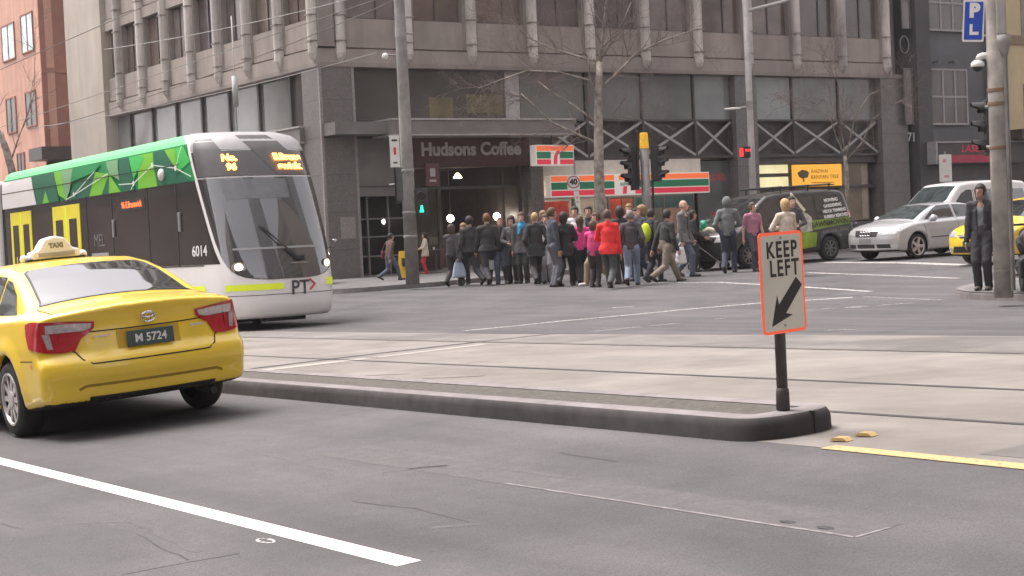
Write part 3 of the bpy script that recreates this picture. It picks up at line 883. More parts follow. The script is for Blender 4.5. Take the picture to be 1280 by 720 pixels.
stripes(st, 7.35, .78, e0_, e1_, .28); seven(st, (e0_+e1_)/2, .78)
# projecting blade sign
q = on_s(694, 194, S0-1.0)
bl = thing('blade_sign', 'small striped projecting sign with a red numeral hanging above the store pavement', 'sign', tuple(q), rotz=math.radians(9))
stripes(bl, 1.85, .72, -.22, .22, .3); seven(bl, 0, .72, word=False)
mb = MB(); mb.tube([(0, .15, .3), (0, .15, .75), (0, .9, .75)], .03, 6); mb.build('bracket', M_DARK, bl)
# shop front: glazing, door, lit interior, posters
mb = MB(); fbox(mb, FRONT, 8.7, 16.0, -.1, 2.5, -.66, -.63); mb.build('store_glazing', M_SHOPG, ob)
mb = MB()
for x in (8.66, 10.3, 11.9, 13.1, 14.5, 15.95): fbox(mb, FRONT, x, x+.07, -.15, 2.5, -.68, -.56)
fbox(mb, FRONT, 8.66, 16.0, 2.42, 2.5, -.68, -.55)
mb.build('store_frame', M_MID, ob)
STL = mat('store light', (1, .95, .85), .5, var=0, emit=(1, .9, .75), estr=7)
mb = MB()
for k in range(5): fbox(mb, FRONT, 9.2+k*1.4, 9.9+k*1.4, 3.66, 3.7, -4.5, -1.2)
mb.build('store_ceiling_light', STL, ob)
def poster(x0, x1, z0, z1, col, lab, d=-.6):
    t = mesh_from_box('poster', FRONT, x0, x1, z0, z1, d, d+.012, mat('poster ink '+str(len(MATS)), col, .5, var=.25, scale=4))
    tag(t, lab, 'poster', 'posters in the store windows'); return t
def mesh_from_box(nm, fr, u0, u1, z0, z1, d0, d1, m):
    mb = MB(); f2 = ((P0, S0, 0),)+fr[1:]
    fbox(mb, f2, u0, u1, z0, z1, d0, d1); return mb.build(nm, m)
poster(8.9, 10.1, 1.55, 2.35, (.6, .06, .04), 'red poster in the store window below the left end of the striped sign')
poster(11.95, 12.5, 1.3, 2.38, (.55, .06, .04), 'narrow red panel left of the store door')
poster(12.55, 13.05, .4, 2.38, (.42, .12, .05), 'tall orange red panel by the store door behind the crowd')
poster(13.2, 13.9, 1.45, 2.4, (.02, .13, .11), 'teal green panel in the store window left of the signal pole')
poster(14.6, 15.5, 1.0, 1.95, (.42, .24, .17), 'pale tan poster in the store window right of the signal pole')
mb = MB(); f2 = ((P0, S0, 0),)+FRONT[1:]
fbox(mb, f2, 14.0, 15.95, 1.98, 2.42, -.6, -.585); t = mb.build('window_decal', mat('teal decal', (.05, .11, .11), .5, var=.2)); tag(t, 'wide dull teal decal strip under the right end of the striped sign', 'decal')
# shelves of goods inside
sh = thing('store_shelf', 'long store shelf of bright packaged goods seen through the convenience store glass', 'shelf', (P0+12.2, S0+3.4, -.05))
mb = MB()
for z in (0, .45, .9, 1.35, 1.8): mb.box((-3.2, -.25, z), (3.2, .25, z+.04))
mb.build('board', M_CREAM, sh)
goods = [mat('goods '+str(i), c, .5, var=.3, scale=9) for i, c in enumerate(((.5, .06, .04), (.5, .4, .06), (.1, .25, .4), (.5, .45, .4), (.08, .3, .12), (.45, .18, .05)))]
mb = MB()
for z in (.04, .49, .94, 1.39):
    x = -3.15
    while x < 3.05:
        w = random.uniform(.12, .3); h = random.uniform(.2, .36); mb.cur = random.randrange(6)
        mb.box((x, -.24, z), (x+w*.92, .1, z+h)); x += w
g_ = mb.build('goods', goods, sh); tag(g_, kind='stuff')
# shop right of the store: red blurred decals on grey glass
mb = MB(); fbox(mb, FRONT, 16.1, 17.76, -.1, 3.7, -.5, -.46); mb.build('shop_glazing', mat('grey shop glass', (.1, .105, .1), .15, var=.35, scale=.8, spec=.6), ob)
mb = MB(); f2 = ((P0, S0, 0),)+FRONT[1:]
pts = [(16.35, 2.72), (16.9, 2.95), (17.5, 2.9), (17.62, 3.05), (17.4, 3.25), (16.8, 3.2), (16.4, 2.95)]
mb.prism(pts, -.455, -.448, f2); t = mb.build('window_decal', mat('dull red decal', (.3, .09, .09), .5, var=.3)); tag(t, 'curved faded red brush mark decal high on the grey shop window', 'decal')
mb = MB(); fbox(mb, f2, 16.75, 17.3, 1.12, 1.72, -.455, -.448); t = mb.build('window_decal', mat('red square decal', (.5, .03, .06), .5, var=.1)); tag(t, 'square red decal low on the grey shop window behind the hooded man', 'decal')
# shop beyond the second pier: lit window, yellow sign, tan interior
mb = MB(); fbox(mb, FRONT, 18.95, 20.85, 2.62, 3.5, -.5, -.46); mb.build('lit_window', mat('lit shop window', (.6, .55, .35), .4, var=.3, scale=1.2, emit=(1, .9, .5), estr=.25), ob)
mb = MB(); fbox(mb, FRONT, 18.95, 20.85, 3.02, 3.16, -.46, -.44); fbox(mb, FRONT, 18.9, 25.7, 3.52, 3.82, -.5, -.3); fbox(mb, FRONT, 18.9, 25.7, 2.5, 2.62, -.5, -.36); fbox(mb, FRONT, 20.85, 20.95, -.2, 3.6, -.5, -.36); fbox(mb, FRONT, 23.5, 23.6, -.2, 3.6, -.5, -.36); mb.build('shop_beam', M_DARK, ob)
mb = MB(); fbox(mb, FRONT, 18.95, 23.5, -.2, 2.5, -.5, -.46); mb.build('shop_glazing', M_BANDD, ob)
mb = MB(); fbox(mb, FRONT, 23.6, 25.35, 1.15, 3.5, -.5, -.47); mb.build('shop_glazing', mat('tan lit shop glass', (.2, .15, .1), .15, var=.35, scale=.7, spec=.6), ob)
mb = MB(); fbox(mb, FRONT, 24.95, 25.3, 1.2, 3.45, -.468, -.46); mb.build('blind', mat('pale blind', (.36, .33, .26), .7), ob)
mb = MB(); fbox(mb, FRONT, 23.6, 25.7, -.3, 1.1, -.5, -.42); mb.build('stall_riser', mat('grey riser', (.13, .135, .13), .6, var=.1), ob)
YS = thing('shop_sign', 'yellow orange shop sign with a small dark tree emblem behind the black van', 'sign', (P0+22.2, S0+.25, 3.03))
mb = MB(); mb.box((-1.32, -.1, -.44), (1.32, .05, .44), ch=.02); mb.build('board', mat('yellow orange board', (.83, .42, .05), .45, var=.05, emit=(.9, .42, .04), estr=.25), YS)
INK = mat('olive ink', (.12, .09, .03), .5, var=.05)
mb = MB(); fr = ((-.82, -.1, .03), (1, 0, 0), (0, 0, 1), (0, -1, 0))
crown = [(.30*math.cos(t)*(1+.08*math.sin(5*t)), .03+.17*math.sin(t)*(1+.1*math.cos(7*t))) for t in np.linspace(0, 2*PI, 28)[:-1]]
mb.prism(crown, 0, .006, fr); mb.prism([(-.03, -.1), (.03, -.1), (.05, -.27), (-.05, -.27)], .0, .005, fr); mb.build('tree_emblem', INK, YS)
RX = Matrix.Rotation(PI/2, 4, 'X')
INK2 = mat('brown sign ink', (.3, .17, .03), .5, var=.05)
lettering('letters', 'RAIZWAI', .20, INK2, YS, Matrix.Translation((-.40, -.104, .16)) @ RX, align='LEFT', width=1.15, ext=.003)
lettering('letters', 'BANYAN TREE', .22, INK2, YS, Matrix.Translation((-.42, -.104, -.07)) @ RX, align='LEFT', width=1.1, ext=.003)
mb = MB(); mb.box((-.4, -.106, -.31), (.85, -.1, -.28)); mb.build('rule', INK2, YS)

# ---- dark painted building further along the cross street
M_SLATE = mat('dark slate render', (.075, .073, .078), .7, var=.15, scale=1, dirt=.15)
M_SLATE2 = mat('slate render', (.12, .12, .128), .7, var=.12, scale=1, dirt=.15)
M_FRAMEW = mat('pale window frame', (.34, .32, .33), .6)
db = thing('slate_building', 'dark slate painted building with white framed windows and a red awning sign', 'building', (P0+UE+.3, S0-.2, 0))
YD = S0-.2
def ux(x, y=120): return float(on_s(x, y, YD)[0])-(P0+UE+.3)
def vz(x, y): return float(on_s(x, y, YD)[2])
u1, u2 = ux(1147), ux(1234)
mb = MB(); mb.box((0, 0, -1), (u1, 10, 26)); mb.build('wing', M_SLATE, db)
mb = MB(); mb.box((u1, .1, -1), (u2+1, 10, 26)); mb.build('wall', M_SLATE2, db)
mb = MB(); mb.box((u2, -.05, -1), (u2+1.2, 10, 26)); mb.build('pilaster', M_SLATE2, db)
mb = MB(); mb.box((u1-.1, -.12, -1), (u1+.75, .1, 26)); mb.build('pilaster', M_SLATE, db)
def sash(x0, x1, z0, z1, cols):
    mb = MB(); mb.box((x0, .03, z0), (x1, .12, z1)); w = mb.build('window', M_WIN, db)
    mb = MB()
    for i in range(cols+1):
        x = x0+(x1-x0)*i/cols; mb.box((x-.04, -.01, z0), (x+.04, .06, z1))
    for z in (z0, (z0+z1)/2, z1): mb.box((x0-.05, -.012, z-.04), (x1+.05, .062, z+.04))
    mb.build('frame', M_FRAMEW, w)
zlo, zhi = vz(1185, 155), vz(1185, 87); stp = vz(1185, 38)-zlo
for k in range(4): sash(ux(1164), ux(1209), zlo+stp*k, zhi+stp*k, 3)
for k in range(2):
    mb2 = MB(); mb2.box((ux(1130), -.02, zlo+stp*k), (ux(1140), .01, zhi+stp*k)); w = mb2.build('window', M_WIN, db)
    mb2 = MB()
    for x in (ux(1130), ux(1140)): mb2.box((x-.015, -.05, zlo+stp*k), (x+.03, 0, zhi+stp*k))
    for zz in (zlo+stp*k, (zlo+zhi)/2+stp*k, zhi+stp*k): mb2.box((ux(1129), -.052, zz-.018), (ux(1141), 0, zz+.018))
    mb2.build('frame', M_SLATE2, w)
lettering('house_number', '71', .52, M_FRAMEW, db, Matrix.Translation((ux(1137), -.03, vz(1137, 172))) @ RX, ext=.01, bold=.012)
c_ = (ux(1132), vz(1132, 56))
mb = MB(); mb.tube([(c_[0]+.26*math.cos(a), -.03, c_[1]+.36*math.sin(a)) for a in np.linspace(0, 2*PI, 24)], .025, 5); mb.build('roundel', mat('grey roundel', (.17, .165, .17), .6), db)
for xx in (1170, 1190):
    x = ux(xx); z = vz(xx, 78)
    mb = MB(); mb.tube([(x, .1, z), (x, -.2, z+.05)], .03, 6); mb.lathe([(.05, .1), (.14, -.06)], 10, Matrix.Translation((x, -.22, z))); mb.build('wall_lamp', M_DARK, db)
xa, xb = ux(1156), ux(1236); zt_, zm_, zb_ = vz(1160, 180), vz(1160, 196), vz(1160, 206)
mb = MB(); mb.box((xa, -.55, zb_), (xb+1.5, .0, zt_)); aw = mb.build('awning', mat('dark awning', (.06, .045, .047), .5), db)
mb = MB(); mb.box((xa-.1, -.6, zt_), (xb+1.6, .0, zt_+.07)); mb.box((xa-.12, -.6, zb_), (xa-.01, 0, zt_)); mb.build('awning_trim', M_FRAMEW, aw)
mb = MB(); mb.box((xa+.1, -.57, zb_+.04), (xb, -.55, zb_+.36)); mb.build('red_stripe', mat('awning red', (.42, .02, .06), .5), aw)
lettering('letters', 'LASER', .42, mat('sign red', (.5, .02, .05), .5, emit=(.5, .02, .04), estr=.1), aw, Matrix.Translation((ux(1200), -.56, zb_+.62)) @ RX, ext=.006, bold=.004, shear=.2, width=1.25)
mb = MB(); mb.box((u1+.8, -.02, -1), (u2, .04, zb_)); mb.build('shopfront', M_DARK, db)
mb = MB(); mb.box((ux(1135), -.06, .6), (ux(1145), -.0, 1.55)); mb.build('green_panel', mat('teal panel', (.02, .16, .12), .5), db)
# cream building beyond
cb = thing('cream_building', 'cream rendered building beyond the slate painted one at the right edge', 'building', (P0+UE+.3+ux(1252), S0-.4, 0))
mb = MB(); mb.box((0, 0, -1), (18, 12, 24)); mb.build('wall', mat('cream render', (.56, .45, .27), .8, var=.1, dirt=.12, scale=1), cb)
for k in range(5):
    for z in (4.2, 8.2):
        mb = MB(); mb.box((1.2+k*3.4, -.03, z+.6), (2.8+k*3.4, .02, z+2.6)); w = mb.build('window', M_WIN2, cb)
mb = MB(); mb.box((-.1, -.9, 4.3), (18, .0, 4.75)); mb.box((0, -.08, -1), (18, 0, 4.3)); mb.build('shopfront', mat('brown shopfront', (.06, .04, .035), .6), cb)
mb = MB(); mb.box((0, -.06, 8.5), (18, 0, 8.9)); mb.build('string_course', mat('course brown', (.25, .18, .12), .8), cb)

# ---- salmon and red brick building further up the left street
SAL = mat('salmon render', (.66, .38, .285), .8, streak=.15, var=.06, scale=1, dirt=.1)
SAL2 = mat('red brick', (.38, .18, .13), .8, var=.1, scale=2, dirt=.12)
sb_s = 84.0
qa = on_s(52, 100, sb_s); pa = float(qa[0])
sb = thing('salmon_building', 'salmon rendered building with red brick return wall at the far left up the street', 'building', (pa, sb_s, 0))
mb = MB(); mb.box((0.02, 0, -4), (30, 4, 40)); mb.build('brick_wall', SAL2, sb)
mb = MB(); mb.box((0, .02, -4), (25, 70, 40)); mb.build('wall', SAL, sb)
# pale strip and string courses on the return
mb = MB(); mb.box((.3, -.06, -4), (.7, 0, 40)); mb.box((1.5, -.05, -4), (1.8, 0, 40)); mb.build('downpipe', SAL, sb)
mb = MB()
for z in (2.0, 6.4, 10.8, 15.2): mb.box((.02, -.07, z), (30, 0, z+.25))
mb.build('string_course', SAL2, sb)
GLW = mat('bright reflecting pane', (.55, .72, .75), .12, var=.4, scale=1.2, spec=.8)
GLD = mat('dark green pane', (.05, .075, .07), .15, var=.3, scale=1.2)
for i, (xa, xb, yt, yb, m) in enumerate(((2, 20, 30, 72, GLW), (26, 43, 16, 62, GLW), (8, 22, 120, 164, GLD), (32, 47, 112, 156, GLD), (22, 32, 188, 215, GLD))):
    a = on_p(xa, yt, pa); b = on_p(xb, yb, pa); 
    z1 = a[2]-.2; z0 = b[2]; s0_, s1_ = min(a[1], b[1])-sb_s, max(a[1], b[1])-sb_s
    if i == 4: m = GLD
    mb = MB(); mb.box((-.04, s0_, z0), (.05, s1_, z1)); w = mb.build('window', m, sb)
    mb = MB()
    for s in (s0_, (s0_+s1_)/2, s1_): mb.box((-.07, s-.04, z0), (0, s+.04, z1))
    for z in (z0, z1): mb.box((-.075, s0_-.05, z-.04), (0, s1_+.05, z+.04))
    mb.build('frame', SAL2, w)
# small dark awning at the foot of the return wall
a = on_s(86, 193, sb_s-1); mb = MB(); q = a-np.array([pa, sb_s, 0]); mb.box((q[0]-1.8, -2.2, q[2]-.3), (q[0]+4, 0, q[2]+.35)); mb.build('awning', M_DARK, sb)
mb = MB(); mb.box((.05, -.12, -4), (20, 0, q[2]-.3)); mb.build('shopfront', mat('brown shopfront 2', (.07, .05, .045), .6), sb)

# ---- buildings on the camera's side of the streets: they close the street in reflections and shade
def plain_block(lab, lo, hi, z, m, floors, side):
    b = thing('street_building', lab, 'building', (lo[0], lo[1], 0))
    w, d = hi[0]-lo[0], hi[1]-lo[1]
    mb = MB(); mb.box((0, 0, -3), (w, d, z)); mb.build('wall', m, b)
    for k in range(floors):
        mb = MB(); z0 = 4+k*3.5
        if side == 'E': mb.box((w-.02, 1, z0), (w+.03, d-1, z0+1.7))
        elif side == 'N': mb.box((1, d-.02, z0), (w-1, d+.03, z0+1.7))
        else: mb.box((-.03, 1, z0), (.02, d-1, z0+1.7))
        mb.build('window_band', M_WIN, b)
    return b
plain_block('grey stone block on the near side of the street behind the camera', (-30, -60), (-8.5, 14), 22, mat('grey stone', (.3, .28, .26), .8, var=.1, scale=1), 5, 'E')
plain_block('pale block up the near side of the street left of the frame', (-30, 34), (-8.5, 120), 24, mat('pale stone', (.36, .33, .29), .8, var=.1, scale=1), 6, 'E')
plain_block('brown block on the corner at the right, out of the frame', (27.5, -60), (60, 12.5), 22, mat('brown stone', (.22, .18, .15), .8, var=.1, scale=1), 5, 'W')

plain_block('tall dark office tower down the street behind the camera at the right', (23, -82), (46, -48), 98, mat('dark tower', (.10, .1, .105), .5, var=.1, scale=1), 24, 'W')  # both towers added out of view to stripe the tram windscreen reflection
plain_block('tall grey tower down the cross street at the right, out of the frame', (62, -26), (84, -2), 72, mat('grey tower', (.16, .16, .165), .5, var=.1, scale=1), 18, 'W')
# ================================================================== STREET FURNITURE
M_GALV = mat('galvanised steel', (.34, .32, .31), .55, metal=.1, var=.15, scale=5, dirt=.2)
M_POLE = mat('weathered grey pole', (.29, .27, .255), .6, var=.18, scale=5, dirt=.25)
M_BLK = mat('black signal housing', (.025, .024, .024), .5, var=.1)
M_LENS = mat('unlit lens', (.03, .02, .02), .2, var=0)
M_WSIGN = mat('white sign sheet', (.74, .72, .68), .45, var=.05, dirt=.08)
M_INKB = mat('black sign ink', (.025, .024, .024), .5, var=.05)
M_SRED = mat('red sign ink', (.6, .04, .04), .45, var=.05)

def base(x, y, off=0.0, s=None, p=None):
    "foot of something standing on the street: from the photo point, or on a given line"
    if s is not None: q = on_s(x, y, s); return (float(q[0]), float(q[1]), gz(q[0], q[1])+off)
    if p is not None: q = on_p(x, y, p); return (float(q[0]), float(q[1]), gz(q[0], q[1])+off)
    q = hit(x, y, off); return tuple(map(float, q))
def face_cam(pos, extra=0.0):
    "heading (about z) that turns local -y towards the street end the photo was taken from"
    return math.atan2(-pos[0], pos[1])+extra
def zat(x, y, pos): 
    "height on the vertical line through pos that shows at photo row y"
    lo, hi = -3.0, 40.0
    for _ in range(50):
        m = (lo+hi)/2
        if proj((pos[0], pos[1], m))[1] > y: lo = m
        else: hi = m
    return lo
def mpp(pos): return depth(pos)/FPX      # metres per photo pixel

# ---- KEEP LEFT sign on the island nose
bp_ = base(979, 512, .15)
sp = thing('sign_post', 'dark steel post set in a socket in the nose of the median island', 'post', bp_)
zt = zat(975, 296, bp_)-bp_[2]
M_POSTD = mat('dark post paint', (.06, .055, .052), .55, var=.2, scale=12)
mb = MB(); mb.tube([(0, 0, 0), (-.008, 0, zt)], .033, 14); mb.build('tube', M_POSTD, sp, True)
mb = MB(); mb.lathe([(.041, 0), (.040, .10), (.037, .125), (.033, .13)], 14); mb.build('socket', M_POSTD, sp, True)
kp = thing('keep_left_sign', 'white KEEP LEFT sign with black arrow and fluorescent orange border on the island post', 'sign', (bp_[0], bp_[1], zat(975, 353, bp_)))
# plate turned about its vertical axis as in the photo
ang = face_cam(bp_, math.radians(47)); kp.rotation_euler = (0, math.radians(-1.5), ang)
k = mpp(bp_); hh = 126*k; ww = 54*k/math.cos(math.radians(47))
def rrect(w, h, r, n=6):
    out = []
    for cx, cy, a0 in ((w/2-r, h/2-r, 0), (-w/2+r, h/2-r, 90), (-w/2+r, -h/2+r, 180), (w/2-r, -h/2+r, 270)):
        for i in range(n+1):
            a = math.radians(a0+90*i/n); out.append((cx+r*math.cos(a), cy+r*math.sin(a)))
    return out
FRS = ((0, -.032, 0), (1, 0, 0), (0, 0, 1), (0, -1, 0))
M_FLUO = mat('fluorescent orange border', (.95, .16, .07), .5, var=.04, emit=(1, .13, .06), estr=.12)
mb = MB(); mb.prism(rrect(ww, hh, .03), 0, .003, FRS); mb.build('border', M_FLUO, kp)
mb = MB(); mb.prism(rrect(ww-.036, hh-.036, .018), .0032, .0045, FRS); mb.build('face', mat('sign face', (.62, .605, .53), .5, var=.04, dirt=.06), kp)
RXm = Matrix.Rotation(PI/2, 4, 'X')
lw = (ww/.38)
lettering('letters', 'KEEP', .135, M_INKB, kp, Matrix.Translation((.004, -.0375, hh*.318)) @ RXm, ext=.001, bold=.003, width=.80*lw, space=1.2)
lettering('letters', 'LEFT', .135, M_INKB, kp, Matrix.Translation((.02, -.0375, hh*.135)) @ RXm, ext=.001, bold=.003, width=.80*lw, space=1.2)
# arrow pointing down to the left
a = Vector((.37*ww, -.0)); b = Vector((-.30*ww, -.425*hh)); d = (b-a).normalized(); n = Vector((-d.y, d.x)); w1 = .047*lw
hd = b-d*.14
pts = [a+n*w1*.75, a-n*w1*.75, hd-n*w1*.85, hd-n*.088-d*.03, b, hd+n*.088-d*.03, hd+n*w1*.85]
mb = MB(); mb.prism([q[:] for q in pts], .0047, .0055, FRS); mb.build('arrow', M_INKB, kp)
mb = MB()
for z in (hh/2-.035, -hh/2+.045): mb.lathe([(.009, 0), (.006, .006)], 8, Matrix.Translation((0, -.0365, z)) @ Matrix.Rotation(PI/2, 4, 'X'))
mb.build('bolt', M_GALV, kp)
mb = MB()
for z in (hh/2-.04, -hh/2+.05): mb.box((-.1, -.03, z-.012), (.1, .02, z+.012))
mb.build('bracket', M_POSTD, kp)

# ---- generic traffic signal head. local -y is the lamp side
def signal_head(parent, pos, yaw, n=3, plate=True, r=.1, lit=None, visor=True, scale=1.0):
    M = Matrix.Translation(pos) @ Matrix.Rotation(yaw, 4, 'Z') @ Matrix.Scale(scale, 4)
    hh = n*.33
    mb = MB(); mb.box((-.16, -.1, -hh/2), (.16, .12, hh/2), M, ch=.02); h = mb.build('signal_head', M_BLK, parent)
    if plate:
        mb = MB(); mb.box((-.27, .02, -hh/2-.13), (.27, .035, hh/2+.13), M); mb.build('backing_board', M_BLK, h)
    for i in range(n):
        z = hh/2-.165-.33*i
        m = M_LENS
        if lit and lit[0] == i: m = lit[1]
        mb = MB(); mb.lathe([(r*1.18, 0), (r*1.1, .02), (.01, .045)], 14, M @ Matrix.Translation((0, -.095, z)) @ Matrix.Rotation(PI/2, 4, 'X')); mb.build('lens', m, h, True)
        if visor:
            V = []; F = []
            for j in range(13):
                a = math.radians(-30+240*j/12)
                for (rr, yy) in ((r*1.25, -.1), (r*1.25, -.33 if 20 < -30+240*j/12 < 160 else -.2)):
                    V.append((M @ Vector((math.cos(a)*rr, yy, z+math.sin(a)*rr)))[:])
            F = [(2*j, 2*j+2, 2*j+3, 2*j+1) for j in range(12)]
            F += [tuple(reversed(f)) for f in F[:0]]
            mesh_obj('visor', V, F, M_BLK, h, True)
    return h

# ---- tall pole at the cafe corner, with its signs
pb = base(516, 356, KH)
hgt = 15
tp = thing('tall_pole', 'tall thick grey steel pole on the footpath corner in front of the maroon cafe sign', 'pole', pb)
r0 = 11.0*mpp(pb)*.78
mb = MB(); mb.tube([(0, 0, 0), (0, 0, 3.0), (0, 0, 9), (0, 0, hgt)], [r0, r0*.93, r0*.72, r0*.55], 18); mb.build('shaft', M_POLE, tp, True)
mb = MB()
for z in (zat(0, 215, pb)-pb[2], zat(0, 297, pb)-pb[2], 1.9): mb.lathe([(r0*1.02, 0), (r0*1.04, .02), (r0*1.04, .05), (r0*1.0, .07)], 18, Matrix.Translation((0, 0, z)))
mb.build('band', M_GALV, tp)
zz = zat(0, 41, pb)-pb[2]
mb = MB(); mb.tube([(0, 0, zz), (.42, .1, zz)], .03, 8); mb.lathe([(r0*.85, -.12), (r0*.85, .12)], 14, Matrix.Translation((0, 0, zz))); mb.build('clamp', M_GALV, tp)
zz = zat(0, 68, pb)-pb[2]
mb = MB(); mb.tube([(0, 0, zz), (-.36, .22, zz)], .02, 8); mb.build('camera_arm', M_GALV, tp)
mb = MB(); mb.ball((-.38, .23, zz-.03), .09, 12, 8); mb.build('camera_dome', M_WSIGN, tp, True)
q = np.array(pb)+RGT*(-12*mpp(pb)); zc = zat(0, 189, pb)
ps = thing('parking_sign', 'narrow white parking sign with a red symbol high on the tall grey pole', 'sign', (float(q[0])-.12, float(q[1])-.1, zc), rotz=face_cam(pb, .1))
k = mpp(pb)
mb = MB(); mb.box((-6*k, -.012, -19.5*k), (6*k, .0, 19.5*k), ch=.003); mb.build('plate', M_WSIGN, ps)
mb = MB(); mb.box((-3.5*k, -.016, 12.5*k), (3.5*k, -.012, 15*k)); mb.box((-2.6*k, -.016, -15*k), (2.6*k, -.012, -13*k)); mb.build('band', M_INKB, ps)
mb = MB(); mb.box((-1.6*k, -.016, -4*k), (1.6*k, -.012, 5*k), ch=.001); mb.build('symbol', M_SRED, ps)
# pedestrian lantern with green figure and a push box on a thin grey post
M_GREENL = mat('green walking figure', (.02, .7, .35), .4, var=0, emit=(.02, 1, .42), estr=1.2)
q = base(522, 250, KH, s=pb[1]-.05)
pl = thing('pedestrian_signal', 'pedestrian signal with a lit green walking figure on the tall grey pole', 'traffic signal', (q[0]+.06, q[1]-.1, zat(0, 253, q)), rotz=face_cam(pb))
mb = MB(); mb.box((-.19, -.1, -.36), (.19, .12, .36), ch=.02); mb.build('housing', M_BLK, pl)
mb = MB(); mb.ball((0, -.11, -.11), (.028, .015, .028), 8, 6); mb.box((-.032, -.12, -.21), (.032, -.1, -.135)); mb.box((-.055, -.12, -.27), (-.01, -.1, -.21)); mb.box((.01, -.12, -.27), (.05, -.1, -.21)); mb.build('walking_figure', M_GREENL, pl)
mb = MB(); mb.lathe([(.13, 0), (.1, .02)], 12, Matrix.Translation((0, -.095, .18)) @ RXm); mb.build('lens', M_LENS, pl)
mb = MB(); mb.tube([(-.18, .05, .2), (-.42, .12, .2)], .025, 6); mb.tube([(-.18, .05, -.2), (-.42, .12, -.2)], .025, 6); mb.build('bracket', M_GALV, pl)
q = base(503, 240, KH, s=pb[1]+.15)
p2 = thing('side_signal', 'slim grey signal box seen edge on at the left of the tall pole', 'traffic signal', (q[0], q[1], zat(0, 230, q)), rotz=face_cam(pb, 1.2))
mb = MB(); mb.box((-.16, -.12, -.45), (.16, .12, .45), ch=.02); mb.build('housing', mat('grey signal housing', (.09, .085, .082), .5), p2)
mb = MB(); mb.box((-.2, .12, -.52), (.2, .135, .52)); mb.build('backing_board', M_BLK, p2)
mb = MB(); mb.tube([(0, .13, 0), (.0, .36, 0)], .03, 6); mb.build('bracket', M_GALV, p2)

# ---- traffic signal pole with yellow cap in front of the store
q = base(812, 345, KH, s=38.7)
sg_ = thing('signal_pole', 'grey traffic signal pole with a yellow lantern cap in front of the striped store sign', 'signal pole', q, rotz=0)
k = mpp(q); H = zat(0, 186, q)-q[2]
mb = MB(); mb.tube([(0, 0, 0), (0, 0, H)], 5.6*k, 14); mb.build('shaft', M_GALV, sg_, True)
mb = MB(); mb.tube([(0, 0, .05), (0, 0, H-.1)], 1.5*k, 8); sp_ = mb.build('conduit', M_BLK, sg_); sp_.location = (.19, -.1, 0)
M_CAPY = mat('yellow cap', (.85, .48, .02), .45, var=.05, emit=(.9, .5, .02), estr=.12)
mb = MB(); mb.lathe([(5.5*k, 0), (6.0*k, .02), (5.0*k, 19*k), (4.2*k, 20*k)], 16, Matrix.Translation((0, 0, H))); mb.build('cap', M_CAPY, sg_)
yaw = face_cam(q)
zs = zat(0, 207, q)-q[2]
R2 = Vector((math.cos(yaw), math.sin(yaw), 0)); F2 = Vector((-math.sin(yaw), math.cos(yaw), 0))
h1 = signal_head(sg_, tuple(R2*(-.36)+F2*(.0)+Vector((0, 0, zs))), yaw-1.15, 3, True, .12, scale=1.18)
h2 = signal_head(sg_, tuple(R2*(.36)+F2*(.1)+Vector((0, 0, zs+.05))), yaw+1.25, 3, False, .11, scale=1.1)
mb = MB()
for z in (zs+.45, zs-.45): mb.tube([(R2*(-.36)+Vector((0, 0, z)))[:], (R2*.36+Vector((0, 0, z)))[:]], .03, 6)
mb.build('bracket', M_GALV, sg_)

# ---- 40 speed sign with long plate on its own post
q = base(724, 345, KH, s=38.9)
k = mpp(q)
sp40 = thing('speed_sign', 'round 40 speed sign above a long narrow white plate by the bare tree trunk', 'sign', q, rotz=face_cam(q))
H = zat(0, 200, q)-q[2]
mb = MB(); mb.tube([(0, .05, 0), (0, .05, H)], .03, 8); mb.build('post', M_GALV, sp40)
z40 = zat(0, 227.5, q)-q[2]
mb = MB(); mb.prism(rrect(15.5*k, 19*k, 1.5*k), .0, .012, ((-2*k, 0, z40-1*k), (1, 0, 0), (0, 0, 1), (0, -1, 0))); mb.build('plate', M_WSIGN, sp40)
ringp = []
mb = MB()
V = []; F = []
for i in range(28):
    t = 2*PI*i/28
    for r in (8.0*k, 6.4*k): V.append((-2*k+math.cos(t)*r, -.016, z40+math.sin(t)*r))
F = [(2*i, 2*((i+1) % 28), 2*((i+1) % 28)+1, 2*i+1) for i in range(28)]
mb.add(V, F); mb.build('red_ring', mat('dull red ring', (.42, .14, .16), .5, var=.05), sp40)
lettering('numerals', '40', 9.5*k, M_INKB, sp40, Matrix.Translation((-2*k, -.02, z40)) @ RXm, bold=.012, ext=.002)
z0 = zat(0, 266, q)-q[2]; z1 = zat(0, 239, q)-q[2]
mb = MB(); mb.prism([(-2.5*k, z1), (4.2*k, z1), (6.2*k, z0-.05), (1.2*k, z0)], 0, .012, ((0, 0, 0), (1, 0, 0), (0, 0, 1), (0, -1, 0))); lp_ = mb.build('lower_plate', M_WSIGN, sp40)
mb = MB(); mb.box((-.2*k, -.016, z1-9*k), (3.2*k, -.012, z1-7*k)); mb.box((.5*k, -.016, z1-14*k), (3.4*k, -.012, z1-12.5*k)); mb.build('symbol', mat('pale red print', (.6, .25, .25), .5), lp_)

